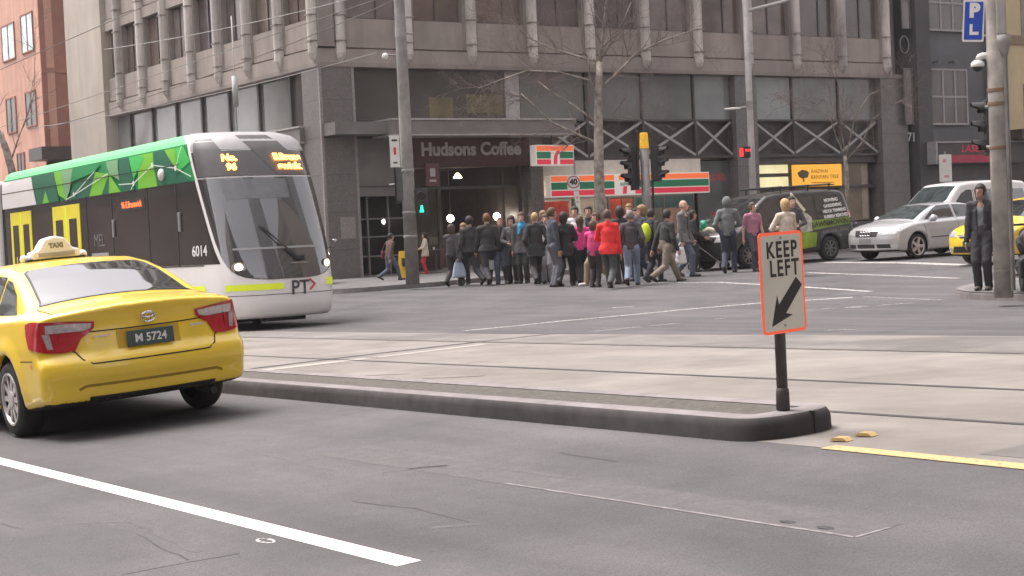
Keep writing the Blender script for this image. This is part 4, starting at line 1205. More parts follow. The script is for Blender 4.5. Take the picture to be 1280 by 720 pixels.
# ---- street light pole right of the crowd
q = base(945, 333, KH, s=38.6)
k = mpp(q)
lp = thing('street_light', 'pale tapered street light pole with arm lamps behind the black van', 'street light', q, rotz=0)
mb = MB(); Hh = 12
mb.tube([(0, 0, 0), (0, 0, 2.5), (0, 0, Hh)], [4.6*k, 4.2*k, 3.4*k], 14); mb.build('shaft', mat('pale pole paint', (.42, .40, .385), .5, var=.12, dirt=.2), lp, True)
yaw = face_cam(q); R2 = Vector((math.cos(yaw), math.sin(yaw), 0))
za = zat(0, 14, q)-q[2]
mb = MB(); mb.tube([(0, 0, za), (R2*1.2+Vector((0, 0, za+.23)))[:], (R2*(75*k)+Vector((0, 0, za+.42)))[:]], [.06, .05, .04], 8); arm = mb.build('arm', M_TRUSS, lp)
c = R2*(66*k)+Vector((0, 0, za+.42))
mb = MB(); mb.tube([(c-R2*.35)[:], (c+R2*.1)[:], (c+R2*.55)[:]], [.05, .12, .05], 10, sq=.6); mb.build('lantern', M_WSIGN, arm)
zb = zat(0, 134, q)-q[2]
mb = MB(); mb.tube([(0, 0, zb+.03), (R2*(-12*k)+Vector((0, 0, zb)))[:]], .03, 8); a2 = mb.build('arm', M_TRUSS, lp)
c = R2*(-22*k)+Vector((0, 0, zb-.02)); mb = MB(); mb.tube([(c+R2*.28)[:], (c)[:], (c-R2*.24)[:]], [.05, .1, .05], 10, sq=.5); mb.build('lantern', M_WSIGN, a2)
mb = MB(); mb.lathe([(4.4*k, -.15), (4.4*k, .15)], 12, Matrix.Translation((0, 0, zb+.05))); mb.build('clamp', M_POLE, lp)
M_REDL = mat('red signal lamp', (.9, .05, .04), .4, var=0, emit=(1, .04, .04), estr=.4)
zr = zat(0, 190, q)
rs = thing('red_signal', 'small traffic signal showing red on the pale street light pole', 'traffic signal', (q[0]+R2.x*(-9*k), q[1]+R2.y*(-9*k), zr), rotz=yaw)
mb = MB(); mb.box((-.1, -.1, -.18), (.28, .1, .18), ch=.015); mb.build('housing', M_BLK, rs)
mb = MB(); mb.box((-.14, -.13, -.14), (-.02, -.1, .14), ch=.01); mb.box((.04, -.12, .02), (.2, -.1, .1)); mb.build('lamp', M_REDL, rs)

# ---- big concrete pole at the right with camera, lanterns and PL sign
q = base(1255, 372, KH)
k = mpp(q)
bp2 = thing('concrete_pole', 'thick weathered concrete pole at the right edge beside the standing man', 'pole', q)
M_CPOLE = mat('weathered concrete pole', (.44, .405, .36), .85, var=.3, scale=3.5, dirt=.35, bump=.4, bscale=25)
mb = MB(); mb.tube([(0, 0, 0), (0, 0, 3), (0, 0, 7), (0, 0, 11)], [11.5*k, 11*k, 10*k, 9*k], 20); mb.build('shaft', M_CPOLE, bp2, True)
yaw = face_cam(q); R2 = Vector((math.cos(yaw), math.sin(yaw), 0)); F2 = Vector((-math.sin(yaw), math.cos(yaw), 0))
mb = MB()
for z in np.arange(.4, 9, .55): mb.lathe([(11.8*k-z*.006, 0), (11.8*k-z*.006, .015)], 20, Matrix.Translation((0, 0, z)))
mb.build('board_mark', mat('pole stain', (.2, .18, .16), .9, var=.4, scale=7), bp2)
mb = MB(); mb.tube([(R2*(10*k)+F2*-.08+Vector((0, 0, .1)))[:], (R2*(9*k)+F2*-.08+Vector((0, 0, 9)))[:]], 2*k, 8); mb.tube([(R2*(13*k)+F2*.05+Vector((0, 0, .1)))[:], (R2*(12*k)+F2*.05+Vector((0, 0, 9)))[:]], 1.6*k, 8); mb.build('conduit', M_POLE, bp2)
z1 = zat(0, 45, q)-q[2]
mb = MB(); mb.box((2*k, -.16, z1), (14*k, .14, z1+1.3), Matrix.Rotation(yaw, 4, 'Z'), ch=.02); mb.build('equipment_box', M_POLE, bp2)
mb = MB(); mb.lathe([(.02, -.36), (.07, -.3), (.12, -.1), (.12, 0)], 12, Matrix.Translation((R2*(9*k)+F2*-.05+Vector((0, 0, z1)))[:])); mb.build('conduit_funnel', M_POLE, bp2, True)
mb = MB()
for yb in (115, 132, 187): 
    z = zat(0, yb, q)-q[2]; mb.lathe([(11.9*k, 0), (12.1*k, .01), (12.1*k, .045), (11.9*k, .055)], 20, Matrix.Translation((0, 0, z)))
mb.build('strap', mat('rusty strap', (.2, .13, .08), .7, var=.3), bp2)
# PL sign
zc = zat(0, 24, q)
pls = thing('parking_sign', 'blue PL sign with white border at the top of the concrete pole', 'sign', (q[0]+R2.x*(-25*k), q[1]+R2.y*(-25*k), zc), rotz=yaw)
pls.rotation_euler = (0, math.radians(4), yaw+.1)
M_BLUE = mat('blue sign face', (.02, .07, .42), .4, var=.05)
mb = MB(); mb.prism(rrect(26*k, 52*k, 2*k), 0, .006, ((0, 0, 0), (1, 0, 0), (0, 0, 1), (0, -1, 0))); mb.build('border', M_WSIGN, pls)
mb = MB(); mb.prism(rrect(22*k, 47*k, 1*k), .0065, .009, ((0, 0, 0), (1, 0, 0), (0, 0, 1), (0, -1, 0))); mb.build('face', M_BLUE, pls)
lettering('letter', 'P', 23*k, M_WSIGN, pls, Matrix.Translation((.5*k, -.012, 12*k)) @ RXm, bold=.018, ext=.002)
mb = MB(); mb.prism([(-4.5*k, -4*k), (-1*k, -4*k), (-1*k, -13.5*k), (6.5*k, -13.5*k), (6.5*k, -17.5*k), (-4.5*k, -17.5*k)], .009, .012, ((0, 0, 0), (1, 0, 0), (0, 0, 1), (0, -1, 0))); mb.build('letter', M_WSIGN, pls)
mb = MB(); mb.tube([(8*k, .02, 18*k), (20*k, .06, 18*k)], .02, 6); mb.tube([(8*k, .02, -18*k), (20*k, .06, -18*k)], .02, 6); mb.build('bracket', M_GALV, pls)
# dome camera
zc = zat(0, 72, q)
dc = thing('dome_camera', 'white dome security camera on a curved bracket on the concrete pole', 'camera', (q[0]+R2.x*(-9*k), q[1]+R2.y*(-9*k), zc), rotz=yaw)
mb = MB(); mb.box((-2*k, -.05, -4*k), (1*k, .05, 9*k), ch=.01); mb.tube([(-1*k, 0, 3*k), (-7*k, 0, 3.4*k), (-10*k, 0, 2.4*k), (-12*k, 0, -1*k)], [.05, .05, .05, .05], 10); mb.build('bracket', M_WSIGN, dc, True)
mb = MB(); mb.lathe([(.02, -1*k), (4*k, -1.5*k), (8*k, -5*k), (8.2*k, -9*k), (7.6*k, -10*k)], 18, Matrix.Translation((-13*k, 0, 0))); mb.build('hood', M_WSIGN, dc, True)
mb = MB(); mb.ball((-13*k, 0, -10*k), (6.6*k, 6.6*k, 6*k), 16, 10); mb.build('lens_dome', M_BLK, dc, True)
# signal head on the big pole, seen from its side
zc = zat(0, 158, q)-q[2]
signal_head(bp2, tuple(R2*(-9*k)+F2*.2+Vector((0, 0, zc))), yaw-1.35, 3, False, .1, scale=.85)
mb = MB(); mb.tube([(R2*(-15*k)+Vector((0, 0, zc+.3)))[:], (0, 0, zc+.3)], .03, 6); mb.tube([(R2*(-15*k)+Vector((0, 0, zc-.3)))[:], (0, 0, zc-.3)], .03, 6); mb.build('bracket', M_GALV, bp2)

# ---- white plate sign behind the cars
q = base(1185, 300, KH, s=38.3)
k = mpp(q)
t = thing('parking_sign', 'white parking sign plate with faint print standing behind the white van', 'sign', q, rotz=face_cam(q))
za = zat(0, 193, q)-q[2]; zb = zat(0, 227, q)-q[2]
mb = MB(); mb.tube([(0, .05, 0), (0, .05, za+.1)], .035, 8); mb.build('post', M_GALV, t)
mb = MB(); mb.prism(rrect(15*k, za-zb, .03), 0, .01, ((0, 0, (za+zb)/2), (1, 0, 0), (0, 0, 1), (0, -1, 0))); pp_ = mb.build('plate', M_WSIGN, t)
mb = MB(); mb.ball((-1*k, -.012, zb+26*k), (2.4*k, .004, 2.4*k), 12, 6); mb.box((-2*k, -.014, zb+5*k), (4*k, -.01, zb+8*k)); mb.build('symbol', mat('pale pink print', (.65, .3, .3), .5), pp_)

# ---- cafe furniture at the kerb
M_YELP = mat('yellow plastic', (.75, .48, .02), .45, var=.1)
q = base(505, 341, KH, s=42.6)
t = thing('floor_sign', 'yellow folding wet floor sign standing on the cafe footpath beside the tall pole', 'floor sign', q, rotz=face_cam(q, .3))
mb = MB(); mb.prism([(-.17, 0), (.17, 0), (.13, .82), (-.13, .82)], -.012, .012, ((0, -.14, 0), (1, 0, 0), (0, .16, 1), (0, -1, 0))); mb.build('front_panel', M_YELP, t)
mb = MB(); mb.prism([(-.17, 0), (.17, 0), (.13, .82), (-.13, .82)], -.012, .012, ((0, .14, 0), (1, 0, 0), (0, -.16, 1), (0, -1, 0))); mb.build('rear_panel', M_YELP, t)
mb = MB(); mb.box((-.08, -.16, .35), (.08, -.08, .6)); mb.build('symbol', M_INKB, t)
q = base(655, 346, KH, s=41.8)
t = thing('windbreak', 'dark red fabric cafe windbreak panel on the footpath behind the crowd', 'windbreak', q, rotz=0.0)
M_WB = mat('dark red canvas', (.17, .025, .04), .8, var=.12, scale=6)
mb = MB(); mb.box((-1.0, -.01, .12), (.5, .01, 1.02)); mb.build('canvas', M_WB, t)
mb = MB()
for x in (-1.03, .53): mb.tube([(x, 0, 0), (x, 0, 1.08)], .02, 8)
mb.tube([(-1.03, 0, 1.04), (.53, 0, 1.04)], .015, 8); mb.tube([(-1.03, 0, .1), (.53, 0, .1)], .015, 8)
for x in (-1.03, .53): mb.lathe([(.2, 0), (.2, .02), (.03, .04)], 14, Matrix.Translation((x, 0, 0)))
mb.build('frame', M_GALV, t)
# a dark cafe table with cups by the entrance
q = base(545, 340, KH, s=44.6)
t = thing('cafe_table', 'small round dark cafe table on a pedestal beside the person in red trousers', 'table', q)
mb = MB(); mb.lathe([(.33, .72), (.33, .745)], 20); mb.build('top', M_DARK, t)
mb = MB(); mb.lathe([(.22, 0), (.22, .015), (.03, .05), (.028, .72)], 14); mb.build('pedestal', M_DARK, t)
mbc = MB(); mbc.lathe([(.03, 0), (.04, .09)], 12); o = mbc.build('cup', M_WSIGN); o.location = (q[0]-.1, q[1]-.1, q[2]+.746); tag(o, 'white takeaway cup on the small round cafe table', 'cup')

# ================================================================== BARE STREET TREES
M_BARK = mat('pale mottled bark', (.33, .29, .245), .85, var=.5, scale=6, dirt=.35, bump=.5, bscale=18)
M_TWIG = mat('twig bark', (.19, .15, .13), .85, var=.2, scale=9)
def bare_tree(name, label, q, trunk_pts, trunk_r, limbs, seed, depth_=4, spread=1.0, twl=1.0, group=None):
    """trunk_pts and limbs are local 3d points; every limb goes on branching into twigs"""
    rnd = random.Random(seed)
    t = thing(name, label, 'tree', q, group=group)
    mb = MB(); mb.tube(trunk_pts, trunk_r, 12); mb.build('trunk', M_BARK, t, True)
    crown = MB()
    def grow(p, d, ln, r, lev):
        n = 4; pts = [Vector(p)]; dd = Vector(d).normalized()
        for i in range(n):
            dd = (dd+Vector((rnd.gauss(0, .17), rnd.gauss(0, .17), rnd.gauss(.05, .13)))).normalized()
            pts.append(pts[-1]+dd*(ln/n))
        rs = [r*(1-.55*i/n) for i in range(n+1)]
        crown.tube(pts, rs, 5 if r > .012 else 3, caps=False)
        if lev <= 0: return
        for i in range(1, n+1):
            for _ in range(2 if i < n else 2):
                a = rnd.uniform(0, 2*PI); side = dd.cross(Vector((math.cos(a), math.sin(a), .3))).normalized()
                nd = (dd*rnd.uniform(.5, 1.0)+side*rnd.uniform(.6, 1.1)*spread+Vector((0, 0, .12))).normalized()
                if rnd.random() < (.85 if lev > 1 else .62): grow(pts[i], nd, ln*rnd.uniform(.42, .68)*twl, max(rs[i]*.5, .0038), lev-1)
    for pts, r in limbs:
        pts = [Vector(a) for a in pts]; r *= .72
        mb = MB(); k = len(pts); rs = [r*(1-.6*i/(k-1)) for i in range(k)]; mb.tube(pts, rs, 8); mb.build('limb', M_BARK, t, True)
        L = sum((pts[i+1]-pts[i]).length for i in range(k-1))
        for i in range(1, k):
            d = (pts[i]-pts[i-1]).normalized()
            for _ in range(3 if i < k-1 else 4):
                a = rnd.uniform(0, 2*PI); side = d.cross(Vector((math.cos(a), math.sin(a), .2))).normalized()
                grow(pts[i]-d*rnd.uniform(0, .5)*(pts[i]-pts[i-1]).length, d*.7+side*rnd.uniform(.4, .9), rnd.uniform(.9, 1.7)*twl, rs[i]*.4+.004, depth_-1)
    crown.build('crown', M_TWIG, t, True)
    return t
q = base(752, 345, KH, s=38.4); k = mpp(q); yaw = face_cam(q)
R2 = Vector((math.cos(yaw), math.sin(yaw), 0)); F2 = Vector((-math.sin(yaw), math.cos(yaw), 0)); Z = Vector((0, 0, 1))
def T(x, y, dd=0.0):   # photo point in the plane of the tree, dd metres towards the back
    z = zat(0, y, q)-q[2]; xo = (x-(752-(345-y)*.04))*k
    return (R2*xo+F2*dd+Z*z)[:]
trunk = [T(752, 345), T(751, 300), T(750, 250), T(749, 200), T(748.5, 150), T(749, 110), T(750.5, 78)]
bare_tree('bare_tree', 'tall leafless plane tree with pale mottled trunk in front of the striped store sign', q, trunk, [8.2*k, 7.2*k, 6.6*k, 6.2*k, 5.6*k, 4.6*k, 4.0*k],
  [([T(750.5, 80), T(754, 50), T(757, 25), T(759, 0), T(760, -30)], 3.6*k),
   ([T(749, 112), T(770, 95), T(795, 70), T(830, 55), T(870, 42, .3)], 2.8*k),
   ([T(752, 74), T(768, 52), T(778, 32), T(790, 5)], 1.9*k),
   ([T(748, 78), T(725, 70), T(690, 58), T(660, 42), T(640, 20, -.4)], 2.0*k),
   ([T(749, 180), T(725, 168), T(690, 150), T(665, 125), T(652, 112)], 2.4*k),
   ([T(748.5, 155), T(720, 132), T(690, 112), T(672, 96, .4)], 2.1*k),
   ([T(749, 120), T(738, 100), T(700, 88), T(660, 84), T(620, 96), T(600, 104, -.3)], 1.8*k),
   ([T(750, 150), T(768, 146), T(790, 148)], 1.3*k)], 3, 3, 1.0, .9)
q = base(1062, 320, KH, s=38.6); k = mpp(q); yaw = face_cam(q)
R2 = Vector((math.cos(yaw), math.sin(yaw), 0)); F2 = Vector((-math.sin(yaw), math.cos(yaw), 0))
def T(x, y, dd=0.0):
    z = zat(0, y, q)-q[2]; xo = (x-(1058-(250-y)*.035))*k
    return (R2*xo+F2*dd+Z*z)[:]
bare_tree('bare_tree', 'smaller leafless tree forking low behind the yellow shop sign and black van', q, [T(1059, 320), T(1058, 260), T(1057, 215), T(1055, 195)], [3.6*k, 3.1*k, 2.7*k, 2.3*k],
  [([T(1055, 196), T(1045, 172), T(1038, 150), T(1020, 128), T(1000, 118)], 1.3*k),
   ([T(1056, 196), T(1062, 170), T(1068, 145), T(1085, 120), T(1110, 110, .4)], 1.3*k),
   ([T(1055, 190), T(1050, 160), T(1052, 130), T(1046, 100), T(1040, 75)], 1.2*k),
   ([T(1057, 200), T(1075, 180), T(1090, 150), T(1112, 135), T(1130, 128, -.4)], 1.1*k)], 11, 3, 1.0, .85)
# tree at the left edge up the side street
q = base(4, 230, KH, p=21.6)
q = (21.6, 60.0, gz(21.6, 60)+KH)
qq = on_p(8, 200, 21.0); q = (21.0, float(qq[1]), gz(21.0, float(qq[1]))+KH); k = mpp(q); yaw = face_cam(q)
R2 = Vector((math.cos(yaw), math.sin(yaw), 0)); F2 = Vector((-math.sin(yaw), math.cos(yaw), 0))
def T(x, y, dd=0.0):
    z = zat(0, y, q)-q[2]; return (R2*((x-8)*k)+F2*dd+Z*z)[:]
bare_tree('bare_tree', 'leafless tree at the left edge of the frame before the salmon building', q, [T(18, 330), T(14, 215), T(9, 190), T(2, 165)], [6*k, 5*k, 4.5*k, 4*k],
  [([T(3, 168), T(-8, 140), T(-12, 110)], 3*k), ([T(12, 205), T(25, 170), T(38, 140), T(45, 100)], 1.6*k), ([T(30, 160), T(45, 120), T(50, 60), T(52, 20)], 1.1*k)], 5, 2, 1.0, .8)

# ================================================================== OVERHEAD WIRES
M_WIRE = mat('overhead wire', (.16, .15, .145), .5, var=.1)
M_WIREP = mat('pale span wire', (.42, .41, .40), .5, var=.1)
def wire(label, a, b, r=.014, sag=.25, m=None):
    a, b = Vector(a), Vector(b); pts = []
    for i in range(17):
        t = i/16; q = a.lerp(b, t); q.z -= sag*4*t*(1-t); pts.append(q)
    mb = MB(); mb.tube(pts, r, 5, caps=False)
    return tag(mb.build('overhead_wire', m or M_WIRE, None, True), label, 'wire', 'overhead tram wires')
def P3(x, y, Z): return (CAM+ray(x, y)*(Z/FPX)).tolist()
tall = (pb[0], pb[1], 0)
wire('pale span wire from the tall grey pole leftwards across the office windows', (pb[0], pb[1], zat(0, -18, pb)), P3(130, 62, 52), .013, .15, M_WIREP)
wire('thin dark wire from the tall grey pole sloping to the left above the tram', (pb[0], pb[1], zat(0, -2, pb)), P3(60, 160, 58), .014, .2)
wire('pale wire from the corner column sloping down to the salmon building', P3(470, 66, 50), P3(40, 160, 62), .013, .2, M_WIREP)
# contact wires of the two tracks
for (p, z, lab) in ((14.2, 5.5, 'contact wire over the far tram track, above the green tram'), (10.4, 5.6, 'contact wire over the near tram track, crossing the frame to the upper left')):
    wire(lab, (p, 23 if p > 12 else 15.5, z+.2), (p, 110, z-1.2), .009, .1)
# bracket with insulator above the tram roof
qb = P3(293, 95, 46); 
ins = thing('wire_hanger', 'white vertical hanger tube hanging above the tram roof from the overhead wires', 'hanger', qb)
k = mpp(qb)
mb = MB(); mb.tube([(0, 0, 0), (0, 0, -38*k)], 3.6*k, 10); mb.build('sleeve', M_WIREP, ins, True)
mb = MB(); mb.tube([(0, 0, 75*k), (0, 0, -68*k)], .9*k, 8); mb.build('rod', M_WIREP, ins, True)
# ================================================================== VEHICLES
M_TYRE = mat('tyre rubber', (.022, .021, .021), .85, var=.15, scale=12)
M_RIM = mat('alloy rim', (.50, .47, .45), .4, metal=.25, var=.1)
M_RIMD = mat('steel rim', (.20, .19, .185), .5, metal=.4, var=.15)
M_GLASS = mat('car glass', (.02, .022, .023), .03, var=0, spec=.5, ior=2.2)
M_GLASSP = mat('pale car glass', (.04, .055, .055), .04, var=.3, scale=2, spec=.8, ior=1.6)
M_BLKP = mat('black plastic', (.02, .02, .02), .6, var=.1)
M_UNDER = mat('underbody', (.012, .012, .012), .9, var=0)
M_CHROME = mat('chrome', (.7, .7, .7), .12, metal=1, var=0)
M_TAILR = mat('red tail lamp', (.42, .012, .02), .12, var=.1, scale=30, coat=.6)
M_TAILC = mat('clear tail lamp', (.50, .45, .45), .15, var=.25, scale=40, coat=.6, metal=.3)
M_HEADL = mat('headlamp', (.62, .63, .62), .1, var=.25, scale=20, coat=.7, metal=.3)
M_GAP = mat('panel gap', (.03, .022, .01), .8, var=0)
M_PLATEG = mat('dark green number plate', (.05, .085, .078), .45, var=.08)
M_PLATEW = mat('white number plate', (.6, .6, .58), .5, var=.08)
M_RETRO = mat('white lettering paint', (.72, .71, .69), .5, var=.05)

def poly_sdf(poly, Y, Z):
    P = np.array(poly); d = np.full(Y.shape, 1e9); ins = np.zeros(Y.shape, bool)
    for i in range(len(P)):
        a = P[i]; b = P[(i+1) % len(P)]; e = b-a
        t = np.clip(((Y-a[0])*e[0]+(Z-a[1])*e[1])/max(e@e, 1e-12), 0, 1)
        d = np.minimum(d, (Y-a[0]-t*e[0])**2+(Z-a[1]-t*e[1])**2)
        if a[1] != b[1]:
            c = ((a[1] > Z) != (b[1] > Z)) & (Y < (b[0]-a[0])*(Z-a[1])/(b[1]-a[1])+a[0]); ins ^= c
    return np.where(ins, -np.sqrt(d), np.sqrt(d))

def car_body(cfg):
    "smooth body: side outline x plan x section, wheel openings cut out"
    h = cfg['h']; prof = cfg['profile']; hw = cfg['hw']
    ys = [q[0] for q in prof]; zs = [q[1] for q in prof]
    lo = (-hw-.1, min(ys)-.12, min(zs)-.08); hi = (hw+.1, max(ys)+.12, max(zs)+.12)
    X, Y, Zg = grid(lo, hi, h)
    ax = np.abs(X)/hw
    # 2d outline field sampled with plan curvature at the ends and crown across
    yy = np.arange(lo[1]-.4, hi[1]+.4, h*.8); zz = np.arange(lo[2]-.1, hi[2]+.2, h*.8)
    S = poly_sdf(prof, *np.meshgrid(yy, zz, indexing='ij'))
    mid = (min(ys)+max(ys))/2; half = (max(ys)-min(ys))/2
    tR = np.clip((mid-Y)/half, 0, 1)**2; tF = np.clip((Y-mid)/half, 0, 1)**2
    bend = np.minimum(ax, 1.05)**cfg.get('bpow', 2.4)
    ye = Y-cfg['bendR']*bend*tR+cfg['bendF']*bend*tF
    ze = Zg+cfg['crown']*ax**2*np.clip((Zg-.55)/.4, 0, 1)
    fi = np.clip((ye-yy[0])/(yy[1]-yy[0]), 0, len(yy)-1.001); fj = np.clip((ze-zz[0])/(zz[1]-zz[0]), 0, len(zz)-1.001)
    i0 = fi.astype(int); j0 = fj.astype(int); u = fi-i0; v = fj-j0
    d1 = S[i0, j0]*(1-u)*(1-v)+S[i0+1, j0]*u*(1-v)+S[i0, j0+1]*(1-u)*v+S[i0+1, j0+1]*u*v
    # half width
    w = np.interp(Y[0, :, 0], *zip(*cfg['plan']))[None, :, None]*hw
    belt = np.interp(Y[0, :, 0], *zip(*cfg['belt']))[None, :, None]
    zz_ = Zg-belt
    w = w-np.interp(Zg[0, 0, :], *zip(*cfg['section']))[None, None, :]
    w = w-np.where(zz_ > 0, cfg['tumble']*zz_+cfg.get('shoulder', .03)*np.clip(zz_/.05, 0, 1), 0)
    for ya in cfg['axles']:
        r = np.sqrt((Y-ya)**2+(Zg-cfg['wr'])**2)
        w = w+cfg.get('flare', .02)*np.clip(1-np.abs(r-cfg['wr']-.08)/.14, 0, 1)
    d = smax(d1, np.abs(X)-w, cfg['round'])
    for ya in cfg['axles']:
        r = np.sqrt((Y-ya)**2+(Zg-cfg['wr'])**2)-(cfg['wr']+cfg.get('arch', .05))
        cut = np.maximum(r, (hw*.62)-np.abs(X))
        d = smax(d, -cut, .015)
    V, F = surface_nets(d, lo, h)
    # relax a little
    n = len(V); A = np.zeros((n, 3)); c = np.zeros(n)
    for _ in range(cfg.get('relax', 2)):
        A[:] = 0; c[:] = 0
        for k in range(4):
            np.add.at(A, F[:, k], V[F[:, (k+1) % 4]]); np.add.at(c, F[:, k], 1)
            np.add.at(A, F[:, k], V[F[:, (k+3) % 4]]); np.add.at(c, F[:, k], 1)
        V = V*.5+.5*A/c[:, None]
    return V, F

def wheel(parent, x, y, r, w, rim_m, spokes=10, side=1, rim_r=.68, name='wheel', lod=1):
    t = bpy.data.objects.new(name, None); COL.objects.link(t); t.parent = parent; t.location = (x, y, r)
    t.rotation_euler = (0, 0, PI/2 if side > 0 else -PI/2)
    # local axis y is the axle, -y is outside
    rr = r*rim_r
    M = Matrix.Rotation(PI/2, 4, 'X')
    n = 36 if lod else 22
    mb = MB(); mb.lathe([(rr, -w/2+.01), (r-.035, -w/2), (r-.01, -w/2+.03), (r, -w/2+.06), (r, w/2-.06), (r-.01, w/2-.03), (r-.035, w/2), (rr, w/2-.01)], n, M, caps=False)
    mb.build('tyre', M_TYRE, t, True)
    mb = MB(); mb.lathe([(rr+.005, w/2-.012), (rr-.012, w/2-.01), (rr-.02, w/2-.03), (rr-.03, w/2-.09), (.01, w/2-.10)], n, M, caps=False); rim = mb.build('rim', M_BLKP, t, True)
    mb = MB()
    V = []; F = []
    mb.lathe([(rr+.006, w/2-.02), (rr+.004, w/2+.002), (rr-.012, w/2+.002), (rr-.022, w/2-.02)], n, M, caps=False)
    for k in range(spokes):
        a = 2*PI*k/spokes
        R = M @ Matrix.Rotation(a, 4, 'Z')
        mb.box((.02, -.022 if spokes > 6 else -.04, w/2-.05), (rr-.01, .022 if spokes > 6 else .04, w/2-.012), R)
    mb.lathe([(.075, w/2-.05), (.07, w/2-.005), (.03, w/2)], 14, M)
    mb.build('spokes', rim_m, t)
    return t

def seat_on_road(root, p, s, heading, wb, track, y0=0.0):
    "rest the vehicle on the road through its four wheels (local y forward, origin on the rear axle)"
    hx, hy = -math.sin(heading), math.cos(heading); rx, ry = hy, -hx
    g = lambda a, b: gz(p+hx*a+rx*b, s+hy*a+ry*b)
    t = track/2
    zc = (g(0, t)+g(0, -t))/2
    f = Vector((hx*wb, hy*wb, (g(wb, t)+g(wb, -t))/2-zc)).normalized()
    r = Vector((rx*track, ry*track, g(wb/2, t)-g(wb/2, -t))).normalized()
    u = r.cross(f).normalized(); r = f.cross(u)
    root.rotation_euler = Matrix(((r.x, f.x, u.x), (r.y, f.y, u.y), (r.z, f.z, u.z))).to_euler()
    root.location = (p, s, zc)

def paint(name, col, metal=0.0, rough=.35): return mat(name, col, rough, metal=metal, var=.03, scale=2, coat=.8, spec=.5)

def finish_body(root, cfg, pm):
    V, F = car_body(cfg)
    # dark where the wheel openings and the underside are
    Cn = V[F].mean(1); mi = np.zeros(len(F), int)
    e1 = V[F[:, 1]]-V[F[:, 0]]; e2 = V[F[:, 2]]-V[F[:, 0]]; N_ = np.cross(e1, e2); N_ /= np.maximum(np.linalg.norm(N_, axis=1), 1e-9)[:, None]
    for ya in cfg['axles']:
        r = np.sqrt((Cn[:, 1]-ya)**2+(Cn[:, 2]-cfg['wr'])**2)
        mi[(r < cfg['wr']+cfg.get('arch', .05)+.012) & (np.abs(Cn[:, 0]) < np.abs(Cn[:, 0]).max()-.05)] = 1
    mi[(N_[:, 2] < -.75) & (Cn[:, 2] < .5)] = 1
    b = mesh_obj('body', V, F, [pm, M_UNDER], root, True, mi)
    return bvh_of(V, F)

def sedan_cfg(h=.02, **kw):
    "four door sedan, origin at the rear axle, y forward"
    prof = [(-1.03, .30), (-1.045, .36), (-1.06, .44), (-1.085, .50), (-1.09, .56), (-1.075, .63), (-1.03, .675), (-1.0, .70), (-.985, .80), (-.975, .90), (-.985, .985), (-1.0, 1.035), (-.985, 1.055), (-.93, 1.065),
            (-.75, 1.085), (-.50, 1.105), (-.36, 1.125), (-.20, 1.19), (.15, 1.325), (.45, 1.405), (.8, 1.455), (1.2, 1.47), (1.6, 1.45), (1.9, 1.40), (2.25, 1.28), (2.6, 1.13), (2.85, 1.035), (3.05, .995),
            (3.35, .945), (3.6, .87), (3.72, .78), (3.76, .68), (3.78, .55), (3.77, .40), (3.72, .27), (3.55, .22), (2.4, .20), (.4, .20), (-.5, .235), (-.85, .27)]
    c = dict(h=h, hw=.915, profile=prof, bendR=.26, bendF=.42, bpow=2.6, crown=.07,
             plan=[(-1.2, .965), (-.9, .975), (-.3, .995), (.5, 1), (2.2, 1), (3.0, .985), (3.4, .97), (3.9, .94)],
             belt=[(-1.2, .99), (-.5, .99), (.5, .96), (2.2, .92), (2.8, .90), (3.2, .80), (3.9, .62)],
             section=[(.15, .06), (.25, .03), (.4, .008), (.6, 0), (.75, .006), (.9, .03), (1.0, .05), (1.5, .05)],
             tumble=.46, shoulder=.035, round=.07, axles=(0, 2.775), wr=.325, flare=.02, arch=.055)
    c.update(kw); return c

